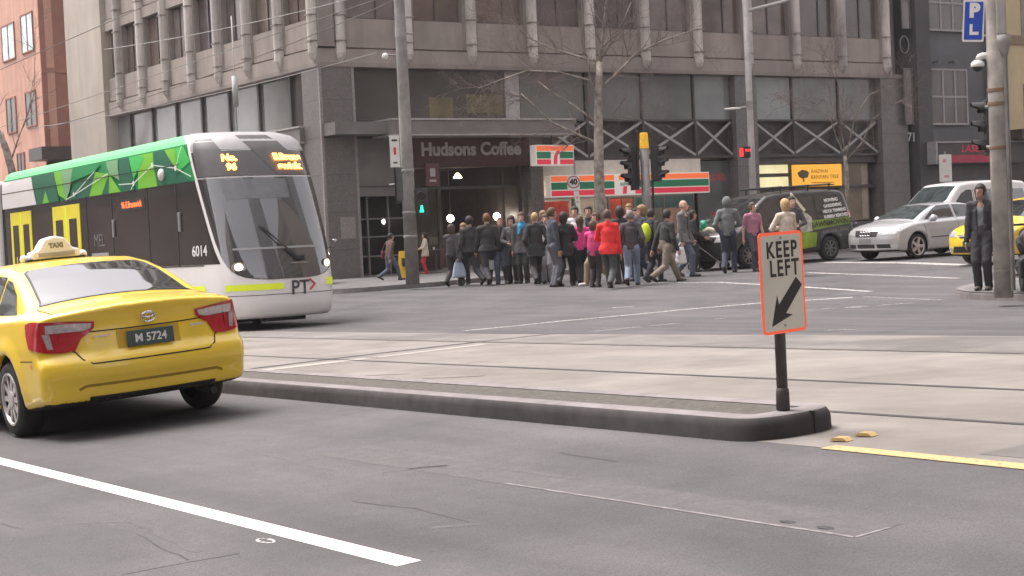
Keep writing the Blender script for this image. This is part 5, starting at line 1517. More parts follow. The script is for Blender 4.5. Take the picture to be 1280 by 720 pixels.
# ------------------------------------------------------------------ the yellow taxi in front
YEL = paint('taxi yellow paint', (.84, .58, .035))
def taxi_rear():
    t = thing('taxi', 'yellow taxi with white roof sign driving away, cut by the left edge', 'car')
    cfg = sedan_cfg(.0165)
    B = finish_body(t, cfg, YEL)
    up = (0, -.35, .94); back = (0, -1, .0)
    # rear screen with black border
    rg = [(-.66, -.34, 1.1), (.66, -.34, 1.1), (.63, -.28, 1.15), (.53, .38, 1.37), (.48, .45, 1.4), (-.48, .45, 1.4), (-.53, .38, 1.37), (-.63, -.28, 1.15)]
    patch('rear_screen_seal', M_BLKP, t, B, [(a*1.035, b+(.02 if b > 0 else -.015), c) for a, b, c in rg], up, .0025, .05)
    patch('rear_screen', mat('rear screen glass', (.03, .033, .034), .03, var=0, spec=.5, ior=3.2), t, B, rg, up, .006, .04)
    # high brake lamp behind the glass edge
    # windscreen, out of sight but there
    ws = [(-.66, 2.62, 1.1), (.66, 2.62, 1.1), (.52, 1.86, 1.38), (-.52, 1.86, 1.38)]
    patch('windscreen', M_GLASS, t, B, ws, (0, .5, .87), .006, .06)
    # side glass
    for sg in (-1, 1):
        d = (sg, 0, .25)
        q = [(sg*.8, -.18, 1.03), (sg*.8, .42, 1.03), (sg*.7, .42, 1.33), (sg*.7, .28, 1.31), (sg*.75, .02, 1.2)]
        patch('quarter_window', M_GLASSP, t, B, [(a, b+.06, c) for a, b, c in q], d, .005, .05)
        patch('rear_window', M_GLASSP, t, B, [(sg*.8, .54, 1.03), (sg*.8, 1.18, 1.02), (sg*.7, 1.18, 1.385), (sg*.7, .54, 1.36)], d, .005, .05)
        patch('front_window', M_GLASSP, t, B, [(sg*.8, 1.27, 1.02), (sg*.8, 2.38, .99), (sg*.72, 2.02, 1.24), (sg*.7, 1.75, 1.37), (sg*.7, 1.27, 1.385)], d, .005, .05)
        # door shut lines
        mb = MB()
        for path in ([(sg, .36, .40), (sg, .48, .75), (sg, .5, 1.0)], [(sg, 1.22, .28), (sg, 1.22, 1.0)], [(sg, 2.42, .3), (sg, 2.5, .9)], [(sg, .36, .3), (sg, 2.42, .3)]):
            mb.add(*strip_geo(B, path, (sg, 0, 0), .009))
        mb.build('shut_line', M_GAP, t)
        for y in (.62, 1.42):
            mb = MB(); mb.tube([(sg*.905, y, .90), (sg*.93, y+.03, .905), (sg*.93, y+.17, .91), (sg*.905, y+.2, .912)], .013, 6); mb.build('door_handle', YEL, t)
        mb = MB(); mb.tube([(sg*.86, 2.28, 1.02), (sg*.98, 2.25, 1.06), (sg*1.03, 2.24, 1.07)], [.05, .085, .05], 10); mb.build('mirror', YEL, t, True)
        # orange side marker and fuel flap on the quarter panel
        # tail lamp: wraps the corner, red with a clear strip
        dg = (sg*.55, -.83, 0)
        def rp(x, z):
            l, *_ = B.ray_cast(Vector((sg*x, -3, z)), Vector((0, 1, 0))); return l[:]
        def spt(y, z):
            l, *_ = B.ray_cast(Vector((sg*3, y, z)), Vector((-sg, 0, 0))); return l[:]
        outer = [rp(.43, .935), rp(.44, .88), rp(.50, .835), rp(.545, .81), rp(.60, .715), rp(.70, .705), rp(.80, .715), spt(-.66, .76), spt(-.58, .86), spt(-.54, .955), spt(-.66, .972), rp(.78, .968), rp(.60, .955)]
        L_ = patch('tail_lamp', M_TAILR, t, B, outer, dg, .010, .028)
        patch('clear_lens', M_TAILC, L_, B, [rp(.455, .925), rp(.465, .885), rp(.53, .865), rp(.80, .875), rp(.80, .945), rp(.62, .938)], dg, .015, .025)
        patch('clear_lens', M_TAILC, L_, B, [rp(.775, .87), rp(.76, .745), rp(.80, .745), rp(.825, .87)], dg, .016, .02)
        mb = MB(); mb.add(*strip_geo(B, [(sg*.89, -.70, .62), (sg*.9, -.66, .62)], (sg, -.3, 0), .03)); mb.build('side_marker', mat('amber marker', (.8, .25, .05), .3), t)
        patch('head_lamp', M_HEADL, t, B, [(sg*.5, 3.6, .74), (sg*.85, 3.35, .78), (sg*.84, 3.1, .84), (sg*.6, 3.45, .82)], (sg*.5, .85, .1), .006, .04)
    # bumper seam and boot lid outline
    mb = MB()
    lid = [(-.60, -1, .70), (-.57, -1, .64), (-.50, -1, .60), (.50, -1, .60), (.57, -1, .64), (.60, -1, .70)]
    mb.add(*strip_geo(B, lid, back, .011))
    for sg in (-1, 1): mb.add(*strip_geo(B, [(sg*.60, -1, .70), (sg*.66, -1, .74)], back, .010))
    mb.add(*strip_geo(B, [(-.50, -1, .855), (-.2, -1, .85), (.2, -1, .85), (.50, -1, .855)], back, .010))
    for sg in (-1, 1): mb.add(*strip_geo(B, [(sg*.72, -.88, 1.03), (sg*.73, -.5, 1.06), (sg*.71, -.38, 1.08)], (0, 0, 1), .008))
    for sg in (-1, 1): mb.add(*strip_geo(B, [(sg*.88, -.72, .66), (sg*.9, -.42, .655)], (sg, -.1, 0), .008))
    mb.build('boot_lid_gap', M_GAP, t)
    # crease over the lower bumper, its shade painted as a darker strip
    mb = MB(); mb.add(*strip_geo(B, [(-.62, -1, .40), (-.56, -1, .425), (.56, -1, .425), (.62, -1, .40)], back, .022, .002)); mb.build('bumper_crease_shade', mat('painted groove shade', (.30, .19, .012), .6, var=0), t)
    patch('lower_valance', M_BLKP, t, B, [(-.60, -1, .29), (-.54, -1, .335), (.54, -1, .335), (.60, -1, .29)], back, .006, .04)
    # number plate over a darker patch that paints the recess shade
    patch('plate_recess_shade', mat('shaded recess yellow', (.55, .33, .015), .5, var=0), t, B, [(-.27, -1, .69), (-.27, -1, .84), (.27, -1, .84), (.27, -1, .69)], back, .002, .05)
    np_ = MB(); np_.box((-.20, -1.036, .695), (.20, -1.018, .825), ch=.004); pl_ = np_.build('number_plate', M_PLATEG, t)
    lettering('letters', 'M 5724', .095, M_RETRO, pl_, Matrix.Translation((0, -1.038, .757)) @ RXm, ext=.001, bold=.002, width=.95)
    # emblem: ovals in chrome
    mb = MB()
    for a, b, c in ((.062, .042, 0), (.024, .042, 0), (.045, .02, .014)):
        mb.tube([(a*math.cos(k), -1.022, .925+c+b*math.sin(k)) for k in np.linspace(0, 2*PI, 25)], .0065, 6)
    mb.build('emblem', M_CHROME, t)
    mb = MB(); mb.box((-.47, -1.012, .805), (-.33, -1.0, .82)); mb.box((.36, -1.012, .80), (.47, -1.0, .82)); mb.build('badge', M_CHROME, t)
    mb = MB(); mb.tube([(.52, -.98, .235), (.52, -.6, .26)], .032, 10); mb.build('exhaust', M_BLKP, t)
    # roof sign
    rs_ = MB(); 
    prof = [(-.23, 0), (.23, 0), (.225, .07), (.16, .085), (.14, .12), (.09, .185), (0, .205), (-.09, .185), (-.14, .12), (-.16, .085), (-.225, .07)]
    rs_.prism(prof, -.10, .10, ((0, 1.24, 1.478), (1, 0, 0), (0, 0, 1), (0, -1, 0)))
    M_TOP = mat('roof sign plastic', (.84, .84, .85), .4, var=.06)
    o = rs_.build('roof_sign', M_TOP, t)
    mo = o.modifiers.new('bevel', 'BEVEL'); mo.width = .02; mo.segments = 3; mo.limit_method = 'ANGLE'
    lettering('letters', 'TAXI', .06, mat('faded sign grey', (.25, .24, .22), .5), o, Matrix.Translation((0, 1.135, 1.478+.115)) @ RXm, ext=.001, bold=.004)
    mb = MB(); mb.box((-.17, 1.132, 1.495), (.17, 1.139, 1.532)); mb.build('panel', mat('sign panel grey', (.4, .38, .35), .5), o)
    for sg in (-1, 1):
        mb = MB(); mb.ball((sg*.28, 1.24, 1.492), .04, 10, 8); mb.build('marker_lamp', M_TOP, o, True)
    mb = MB(); mb.box((-.28, 1.16, 1.45), (.28, 1.32, 1.482)); mb.build('rail', M_BLKP, o)
    tr = .80
    for ya in cfg['axles']:
        for sg in (-1, 1): wheel(t, sg*tr, ya, .325, .215, M_RIM, 10, sg)
    # antenna stub and wiper omitted where the photo shows none
    seat_on_road(t, 4.82, 13.60, 0.0, 2.775, 1.6)
    return t
TAXI = taxi_rear()

# ------------------------------------------------------------------ cars of the cross street (they face left, heading -p)
def sedan_front(name, label, cat, pm, h, kind):
    t = thing(name, label, cat, group=None)
    cfg = sedan_cfg(h)
    if kind == 'silver':
        pr = [(y, z*(.97 if z > 1 else 1)) for y, z in cfg['profile']]
        cfg['profile'] = pr
    B = finish_body(t, cfg, pm)
    fr_ = (0, 1, .05)
    ws = [(-.67, 2.72, 1.07), (.67, 2.72, 1.07), (.54, 1.86, 1.36), (-.54, 1.86, 1.36)]
    patch('windscreen', M_GLASSP if kind == 'silver' else M_GLASS, t, B, ws, (0, .5, .87), .006, .06)
    patch('rear_screen', M_GLASS, t, B, [(-.62, -.3, 1.12), (.62, -.3, 1.12), (.5, .42, 1.38), (-.5, .42, 1.38)], (0, -.35, .94), .006, .06)
    for sg in (-1, 1):
        d = (sg, 0, .25)
        patch('rear_window', M_GLASS, t, B, [(sg*.8, .0, 1.03), (sg*.8, 1.18, 1.02), (sg*.7, 1.18, 1.37), (sg*.7, .5, 1.33)], d, .005, .06)
        patch('front_window', M_GLASS, t, B, [(sg*.8, 1.27, 1.02), (sg*.8, 2.42, .99), (sg*.72, 2.02, 1.24), (sg*.7, 1.75, 1.36), (sg*.7, 1.27, 1.37)], d, .005, .06)
        mb = MB()
        for path in ([(sg, .36, .40), (sg, .48, .75), (sg, .5, 1.0)], [(sg, 1.22, .28), (sg, 1.22, 1.0)], [(sg, 2.42, .3), (sg, 2.5, .9)]): mb.add(*strip_geo(B, path, (sg, 0, 0), .014))
        mb.add(*strip_geo(B, [(sg, .45, .55), (sg, 2.3, .53)], (sg, 0, 0), .022)); mb.build('shut_line', M_GAP, t)
        mb = MB(); mb.tube([(sg*.86, 2.28, .98), (sg*.98, 2.25, 1.03), (sg*1.06, 2.24, 1.03)], [.05, .10, .06], 10); mb.build('mirror', pm, t, True)
        hl = [(sg*.42, 3.7, .66), (sg*.78, 3.5, .66), (sg*.86, 3.25, .74), (sg*.80, 3.3, .81), (sg*.5, 3.65, .775)]
        patch('head_lamp', M_HEADL, t, B, hl, (sg*.45, .88, .2), .008, .04)
        patch('tail_lamp', M_TAILR, t, B, [(sg*.55, -1, .95), (sg*.62, -1, .75), (sg*.88, -.8, .78), (sg*.88, -.7, .95)], (sg*.6, -.8, 0), .008, .05)
    if kind == 'silver':
        g_ = patch('grille', M_BLKP, t, B, [(-.36, 3.75, .62), (.36, 3.75, .62), (.40, 3.75, .77), (-.40, 3.75, .77)], fr_, .006, .04)
        mb = MB()
        loc, nor, *_ = B.ray_cast(Vector((0, 5, .70)), Vector((0, -1, 0)))
        for k in range(4):
            c = -.135+k*.09
            mb.tube([(c+.052*math.cos(a), loc.y+.012, .705+.052*math.sin(a)) for a in np.linspace(0, 2*PI, 17)], .011, 5)
        mb.build('emblem', M_CHROME, g_)
        mb = MB(); mb.add(*strip_geo(B, [(-.40, 3.75, .775), (.40, 3.75, .775)], fr_, .02, .012)); mb.build('grille_trim', M_CHROME, g_)
        for a, b in ((-.70, -.36), (-.30, .30), (.36, .70)):
            patch('lower_grille', M_BLKP, t, B, [(a, 3.75, .33), (b, 3.75, .33), (b, 3.75, .43), (a, 3.75, .43)], fr_, .008, .05)
        mb = MB(); mb.box((-.19, loc.y+.015, .475), (.19, loc.y+.035, .58), ch=.003); pl_ = mb.build('number_plate', mat('dull plate', (.2, .2, .2), .5), t)
    else:
        g_ = patch('grille', M_BLKP, t, B, [(-.32, 3.75, .64), (.32, 3.75, .64), (.40, 3.75, .72), (-.40, 3.75, .72)], fr_, .006, .04)
        mb = MB()
        for z in (.66, .69): mb.add(*strip_geo(B, [(-.34, 3.75, z), (.34, 3.75, z)], fr_, .014, .012))
        mb.build('chrome_bar', M_CHROME, g_)
        patch('lower_grille', M_BLKP, t, B, [(-.66, 3.75, .32), (.66, 3.75, .32), (.55, 3.75, .46), (-.55, 3.75, .46)], fr_, .008, .05)
        loc, nor, *_ = B.ray_cast(Vector((0, 5, .50)), Vector((0, -1, 0)))
        mb = MB(); mb.box((-.19, loc.y+.015, .47), (.19, loc.y+.035, .58), ch=.003); mb.build('number_plate', M_PLATEG, t)
        for sg in (-1, 1): patch('fog_lamp', M_HEADL, t, B, [(sg*.66, 3.6, .36), (sg*.8, 3.5, .36), (sg*.8, 3.5, .44), (sg*.68, 3.6, .44)], (sg*.4, .9, 0), .01, .04)
    for ya in cfg['axles']:
        for sg in (-1, 1): wheel(t, sg*.79, ya, .325, .21, M_RIM, 5 if kind == 'silver' else 8, sg, .72, lod=0)
    return t
SIL = paint('silver paint', (.53, .535, .55), metal=.4, rough=.32)
sv = sedan_front('sedan', 'silver sedan with four ring grille emblem waiting behind the black van', 'car', SIL, .026, 'silver')
seat_on_road(sv, 31.55+2.775, 29.4, PI/2, 2.775, 1.55)
t2 = sedan_front('taxi', 'yellow taxi at the stop line behind the standing man, its front showing', 'car', YEL, .026, 'taxi')
seat_on_road(t2, 29.25+2.775, 24.0, PI/2, 2.775, 1.55)
mb = MB(); mb.prism([(-.42, 0), (.42, 0), (.3, .17), (-.3, .17)], -.1, .1, ((0, .8, 1.46), (1, 0, 0), (0, 0, 1), (0, -1, 0))); mb.build('roof_sign', M_WSIGN, t2)

# ------------------------------------------------------------------ vans
def van(name, label, pm, h, dark):
    t = thing(name, label, 'van')
    # origin rear axle, y forward
    if dark:
        prof = [(-1.02, .30), (-1.06, .42), (-1.07, .55), (-1.03, .75), (-1.0, 1.05), (-.93, 1.5), (-.84, 1.83), (-.70, 1.93), (-.3, 1.965), (.6, 1.975), (1.5, 1.955), (2.05, 1.90), (2.45, 1.68), (2.9, 1.33), (3.08, 1.18), (3.3, 1.09),
                (3.6, 1.00), (3.74, .90), (3.80, .75), (3.82, .58), (3.80, .42), (3.72, .28), (3.4, .24), (1.5, .25), (0, .27), (-.7, .27)]
        hw, wb = .93, 2.95
    else:
        prof = [(-1.02, .30), (-1.06, .42), (-1.07, .55), (-1.03, .75), (-1.0, 1.05), (-.97, 1.5), (-.92, 1.9), (-.80, 2.02), (-.3, 2.06), (.6, 2.07), (1.6, 2.05), (2.15, 2.0), (2.5, 1.78), (2.95, 1.42), (3.15, 1.25), (3.35, 1.17),
                (3.6, 1.06), (3.72, .95), (3.78, .78), (3.80, .58), (3.78, .42), (3.7, .28), (3.4, .24), (1.5, .25), (0, .27), (-.7, .27)]
        hw, wb = .94, 2.95
    cfg = dict(h=h, hw=hw, profile=prof, bendR=.10, bendF=.34, bpow=2.6, crown=.06,
               plan=[(-1.2, .97), (-.7, .995), (.5, 1), (2.6, 1), (3.2, .98), (3.9, .93)], belt=[(-1.2, 1.12), (2.5, 1.08), (3.1, 1.0), (3.9, .7)],
               section=[(.2, .05), (.35, .015), (.6, 0), (.9, .005), (1.1, .02), (2.2, .03)], tumble=.20, shoulder=.02, round=.09, axles=(0, wb), wr=.335, flare=.025, arch=.06)
    B = finish_body(t, cfg, pm)
    patch('windscreen', M_GLASSP if not dark else M_GLASS, t, B, [(-.74, 2.98, 1.28), (.74, 2.98, 1.28), (.63, 2.22, 1.84), (-.63, 2.22, 1.84)], (0, .62, .78), .007, .07)
    patch('rear_screen', M_GLASS, t, B, [(-.66, -1, 1.2), (.66, -1, 1.2), (.58, -.9, 1.7), (-.58, -.9, 1.7)], (0, -1, .2), .007, .08)
    for sg in (-1, 1):
        d = (sg, 0, .15)
        patch('front_window', M_GLASS, t, B, [(sg*.9, 1.72, 1.16), (sg*.9, 2.80, 1.14), (sg*.85, 2.72, 1.24), (sg*.8, 2.22, 1.66), (sg*.78, 1.95, 1.78), (sg*.78, 1.72, 1.78)], d, .006, .07)
        patch('side_window', M_GLASS, t, B, [(sg*.9, .45, 1.17), (sg*.9, 1.60, 1.16), (sg*.78, 1.60, 1.78), (sg*.78, .45, 1.78)], d, .006, .07)
        patch('rear_side_window', M_GLASS, t, B, [(sg*.9, -.78, 1.18), (sg*.9, .35, 1.17), (sg*.78, .35, 1.78), (sg*.78, -.62, 1.76)], d, .006, .07)
        mb = MB()
        for path in ([(sg, 1.66, .3), (sg, 1.66, 1.85)], [(sg, .40, .45), (sg, .40, 1.85)], [(sg, 2.55, .35), (sg, 2.75, 1.1)], [(sg, -.75, .62), (sg, 2.6, .60)]): mb.add(*strip_geo(B, path, (sg, 0, 0), .014))
        mb.build('shut_line', M_GAP, t)
        mb = MB(); mb.tube([(sg*.9, 2.62, 1.2), (sg*1.03, 2.6, 1.24), (sg*1.1, 2.59, 1.24)], [.05, .12, .07], 10); mb.build('mirror', M_BLKP if dark else pm, t, True)
        patch('head_lamp', M_HEADL, t, B, [(sg*.5, 3.8, .74), (sg*.85, 3.55, .74), (sg*.88, 3.35, .9), (sg*.80, 3.4, .96), (sg*.55, 3.75, .9)], (sg*.45, .88, .2), .008, .05)
        patch('tail_lamp', M_TAILR, t, B, [(sg*.76, -1, .95), (sg*.9, -.86, .95), (sg*.9, -.82, 1.32), (sg*.74, -1, 1.32)], (sg*.7, -.7, 0), .01, .05)
    patch('grille', M_BLKP, t, B, [(-.45, 3.8, .74), (.45, 3.8, .74), (.5, 3.8, .88), (-.5, 3.8, .88)], (0, 1, .1), .007, .05)
    mb = MB(); mb.add(*strip_geo(B, [(-.46, 3.8, .81), (.46, 3.8, .81)], (0, 1, .1), .03, .014)); mb.build('chrome_bar', M_CHROME, t)
    bm_ = patch('bumper', M_BLKP if dark else pm, t, B, [(-.82, 3.8, .34), (.82, 3.8, .34), (.84, 3.8, .62), (-.84, 3.8, .62)], (0, 1, .0), .012, .05)
    loc, *_ = B.ray_cast(Vector((0, 5, .48)), Vector((0, -1, 0)))
    mb = MB(); mb.box((-.19, loc.y+.015, .44), (.19, loc.y+.035, .55), ch=.003); mb.build('number_plate', M_PLATEW, t)
    for ya in cfg['axles']:
        for sg in (-1, 1): wheel(t, sg*.82, ya, .335, .21, M_RIMD if dark else M_RIM, 8, sg, .64, lod=0)
    return t, B
DARKV = paint('dark van paint', (.03, .026, .025))
dv, DB_ = van('van', 'black van with lime green graphics and a roof rack waiting at the crossing', DARKV, .028, True)
# livery on the camera's side: that is the left side of a van heading -p  (local -x)
LIME = mat('lime green vinyl', (.24, .36, .03), .45, var=.25, scale=4)
sd = (-1, 0, .08)
patch('livery_band', LIME, dv, DB_, [(-.95, .62, .86), (-.95, -.80, .98), (-.95, -.80, 1.16), (-.95, .62, 1.12)], sd, .009, .06)
lv = patch('livery_panel', LIME, dv, DB_, [(-.95, 1.45, .36), (-.95, .55, .42), (-.95, .48, .80), (-.95, 1.5, .86)], sd, .009, .06)
patch('livery_plant', mat('pale leaf print', (.42, .40, .34), .6, var=.4, scale=8), dv, DB_, [(-.95, 1.05, .82), (-.95, .66, .84), (-.95, .60, 1.2), (-.95, .72, 1.32), (-.95, .95, 1.40), (-.95, 1.15, 1.25), (-.95, 1.2, 1.05)], sd, .012, .06)
mb = MB(); mb.add(*strip_geo(DB_, [(-.95, .80, 1.4), (-.93, .92, 1.55), (-.9, 1.12, 1.8), (-.88, 1.18, 1.9)], sd, .10, .012)); mb.build('livery_stem', mat('cream print', (.6, .58, .42), .5, var=.2), dv)
mb = MB(); mb.add(*strip_geo(DB_, [(-.95, 1.15, 1.3), (-.93, 1.28, 1.55), (-.9, 1.3, 1.8)], sd, .05, .012)); mb.build('livery_stem', LIME, dv)
Mside = lambda y, z, x=-.955, tilt=0.0: Matrix.Translation((x, y, z)) @ Matrix.Rotation(-PI/2, 4, 'Z') @ RXm @ Matrix.Rotation(tilt, 4, 'Z')
DKT = mat('dark lettering', (.05, .05, .04), .5)
lettering('letters', 'LAWNMOWING', .21, DKT, dv, Mside(-.08, 1.03, -.958, .04), ext=.002, bold=.004, width=.98)
lettering('letters', 'GARDENS LAWNS', .12, mat('grey lettering', (.3, .29, .28), .5), dv, Mside(-.2, .80, -.955, .04), ext=.002, width=1.0)
for i, s_ in enumerate(('MOWING', 'GARDENING', 'HEDGE TRIMMING', 'RUBBISH REMOVED')):
    lettering('letters', s_, .125, M_RETRO, dv, Matrix.Translation((-.93+.028*(3-i)+.0, -.18-.03*i, 1.64-.145*i)) @ Matrix.Rotation(-PI/2, 4, 'Z') @ Matrix.Rotation(PI/2-.2, 4, 'X') @ Matrix.Rotation(.05, 4, 'Z'), ext=.002, bold=.004, width=.85 if i > 1 else .95)
# roof rack
rk = MB()
for x in (-.68, .68): rk.tube([(x, -.5, 2.06), (x, 1.7, 2.06)], .018, 6)
for y in (-.3, .5, 1.5):
    rk.tube([(-.74, y, 2.08), (.74, y, 2.08)], .022, 6)
    for x in (-.68, .68): rk.tube([(x, y, 1.9), (x, y, 2.08)], .02, 6)
rk.build('roof_rack', M_BLKP, dv)
seat_on_road(dv, 28.35+2.95, 32.3, PI/2, 2.95, 1.6)
WHV = paint('white van paint', (.72, .71, .70))
wv, WB_ = van('van', 'white van queuing behind the silver sedan', WHV, .032, False)
seat_on_road(wv, 39.9, 33.1, PI/2, 2.95, 1.6)

# ------------------------------------------------------------------ motorcycles
def motorcycle(name, label, col, loc, rotz):
    t = thing(name, label, 'motorcycle', loc, rotz=rotz, group='parked motorcycles')
    m = paint(name+' paint '+str(len(MATS)), col)
    for y in (0, 1.38):
        w = bpy.data.objects.new('wheel', None); COL.objects.link(w); w.parent = t; w.location = (0, y, .3)
        mb = MB(); mb.tube([(0, .26*math.cos(a), .26*math.sin(a)) for a in np.linspace(0, 2*PI, 29)], .055, 10); mb.build('tyre', M_TYRE, w, True)
        mb = MB()
        for k in range(5): mb.box((-.02, -.02, 0), (.02, .02, .23), Matrix.Rotation(2*PI*k/5, 4, 'X'))
        mb.tube([(-.06, 0, 0), (.06, 0, 0)], .05, 10); mb.build('rim', M_RIMD, w)
    mb = MB(); mb.tube([(0, .15, .45), (0, .55, .42), (0, .85, .45)], [.12, .2, .15], 10); mb.box((-.16, .45, .25), (.16, .85, .55), ch=.04); mb.build('engine', M_BLKP, t)
    mb = MB(); mb.tube([(0, .62, .82), (0, .8, .88), (0, 1.02, .86), (0, 1.1, .8)], [.1, .17, .17, .08], 12); mb.build('tank', m, t, True)
    mb = MB(); mb.tube([(0, -.25, .86), (0, .1, .82), (0, .45, .78), (0, .62, .8)], [.06, .13, .14, .08], 10, sq=.6); mb.build('seat', M_BLKP, t, True)
    mb = MB(); mb.tube([(0, -.45, .82), (0, -.3, .78), (0, .1, .7)], [.03, .09, .1], 8); mb.build('tail', m, t, True)
    mb = MB()
    for x in (-.1, .1): mb.tube([(x, 1.38, .3), (x, 1.14, .98)], .028, 8)
    mb.build('fork', M_GALV, t)
    mb = MB(); mb.tube([(-.38, 1.0, 1.08), (-.2, 1.12, 1.08), (.2, 1.12, 1.08), (.38, 1.0, 1.08)], .018, 8); mb.build('handlebar', M_BLKP, t)
    for x in (-.34, .34):
        mb = MB(); mb.tube([(x, 1.05, 1.08), (x*1.15, 1.08, 1.25)], .008, 6); mb.ball((x*1.2, 1.08, 1.29), (.075, .02, .045), 10, 6); mb.build('mirror', M_CHROME, t)
    mb = MB(); mb.lathe([(.10, 0), (.09, .05), (.02, .09)], 14, Matrix.Translation((0, 1.24, .98)) @ Matrix.Rotation(-PI/2, 4, 'X')); mb.build('headlight', M_HEADL, t, True)
    mb = MB(); mb.tube([(0, 1.66, .55), (0, 1.5, .63), (0, 1.3, .64), (0, 1.12, .56)], [.04, .07, .07, .04], 8, sq=.5); mb.build('mudguard', m, t, True)
    mb = MB(); mb.tube([(.16, .75, .3), (.2, .2, .26), (.22, -.25, .36)], [.03, .045, .05], 8); mb.build('exhaust', M_CHROME, t)
    return t
look_ = lambda q: math.atan2(-q[0], q[1])
q = base(1281, 371, KH)
motorcycle('motorcycle', 'dark motorcycle cut by the right edge beside the concrete pole', (.03, .02, .025), (q[0]+1.05, q[1]+.84, q[2]), look_(q)+PI+.12)
q = base(1080, 310, KH, s=37.9)
motorcycle('motorcycle', 'dark blue motorcycle on the far footpath between the black van and silver sedan', (.02, .025, .06), (q[0], q[1]+.6, q[2]), math.radians(100))
q = base(421, 356, KH, s=43.6)
motorcycle('motorcycle', 'blue motorcycle parked by the corner column just right of the tram', (.03, .07, .35), (q[0]-.3, q[1]+.2, q[2]), math.radians(150))
# ================================================================== TRAM
M_TW = paint('tram white paint', (.84, .82, .80), rough=.4)
M_TGLASS = mat('tram dark glass', (.034, .03, .03), .06, var=.55, scale=.55, spec=.7)  # patchy tone puts reflections and the dim interior into the colour
M_TSCREEN = mat('tram windscreen', (.05, .05, .052), .04, var=.3, scale=1.0, spec=.6, ior=2.1)
M_TGREY = mat('tram grey trim', (.33, .32, .32), .35, metal=.4, var=.06)
M_HIVIS = mat('hi vis yellow strip', (.72, .82, .03), .5, var=.03, emit=(.7, .9, .02), estr=.06)
M_DOORY = mat('door yellow', (.82, .72, .03), .45, var=.04)
M_LED = mat('amber display', (.9, .35, .05), .5, var=0, emit=(1, .38, .05), estr=4)
M_LEDR = mat('red display', (.8, .15, .05), .5, var=0, emit=(1, .16, .04), estr=.7)
G1 = mat('bright green vinyl', (.05, .50, .10), .5, var=.04, spec=.3); G2 = mat('lime green vinyl panel', (.18, .50, .035), .5, var=.04, spec=.3)
G3 = mat('dark green vinyl', (.015, .13, .07), .5, var=.04, spec=.3); G4 = mat('deep green vinyl', (.015, .25, .075), .5, var=.04, spec=.3)
G5 = mat('grey green vinyl', (.20, .38, .20), .5, var=.04, spec=.3); G6 = mat('mint green roof edge', (.12, .60, .20), .5, var=.04, spec=.3)
TS, TP = 28.9, 13.91           # nose and centre line
TL = 14.7                       # visible module
tram = thing('tram', 'long tram with dark windscreen, green triangle livery and yellow doors', 'tram', (TP, TS, 0))
zg = -.36
tram.location = (TP, TS, zg); tram.rotation_euler = (math.radians(.5), 0, PI)
TW = 1.255
# horizontal rings: nose position and half width by height
RZ = [(.24, -.10, 1.16), (.31, -.03, 1.21), (.55, 0, 1.245), (.9, 0, TW), (1.10, -.02, TW), (1.30, -.06, TW), (1.6, -.14, TW), (2.0, -.28, TW), (2.5, -.48, TW), (3.0, -.70, TW), (3.3, -.85, TW),
      (3.62, -1.02, 1.25), (3.82, -1.16, 1.225), (3.95, -1.36, 1.155), (4.04, -1.7, 1.02), (4.08, -2.2, .78)]
NS = 40
def ring(z, yc, w, back):
    D = .78; n = 2.35; pts = []
    for i in range(NS+1):
        t = PI*i/NS; c, s = math.cos(t), math.sin(t)
        pts.append((w*math.copysign(abs(c)**(2/n), c), yc-D+D*abs(s)**(2/n), z))
    side = [(w, back+(yc-D-back)*k/30, z) for k in range(30)]
    return side+pts+[(-a, b, c) for a, b, c in reversed(side)]
def tram_shell(back, RZ_, name, parent, m):
    V = []; F = []
    rings = [ring(z, yc, w, back) for z, yc, w in RZ_]; n = len(rings[0])
    for r in rings: V += r
    for i in range(len(rings)-1):
        for j in range(n-1): F.append((i*n+j, i*n+j+1, (i+1)*n+j+1, (i+1)*n+j))
    F.append(tuple(range((len(rings)-1)*n, len(rings)*n)))
    F.append(tuple(reversed(range(n))))
    # back wall
    F += [tuple([i*n for i in range(len(rings))]+[(i+1)*n-1 for i in reversed(range(len(rings)))])]
    o = mesh_obj(name, V, F, m, parent, True)
    return bvh_of(V, F)
TB = tram_shell(-TL, RZ, 'body', tram, M_TW)
NX = TW; sdn = (1, 0, 0)
def side_band(nm, m, y0, y1, z0, z1, off=.004, parent=None):
    return patch(nm, m, parent or tram, TB, [(TW, y0, z0), (TW, y1, z0), (TW, y1, z1), (TW, y0, z1)], sdn, off, .4)
def ringat(z): return [float(np.interp(z, [r[0] for r in RZ], [r[k] for r in RZ])) for k in (1, 2)]
def nose(a, z):
    "point on the nose surface at plan angle a (0 = near side, 180 = far side)"
    yc, w = ringat(z); t = math.radians(a); c, s = math.cos(t), math.sin(t); n = 2.35
    return Vector((w*math.copysign(abs(c)**(2/n), c), yc-.78+.78*abs(s)**(2/n), z))
def scr_edge(z): return float(np.interp(z, [1.0, 1.31, 1.48, 1.8, 2.2, 2.7, 3.1, 3.6, 3.8], [30, 28, 22, 16, 12.5, 9.5, 8, 8.5, 11]))
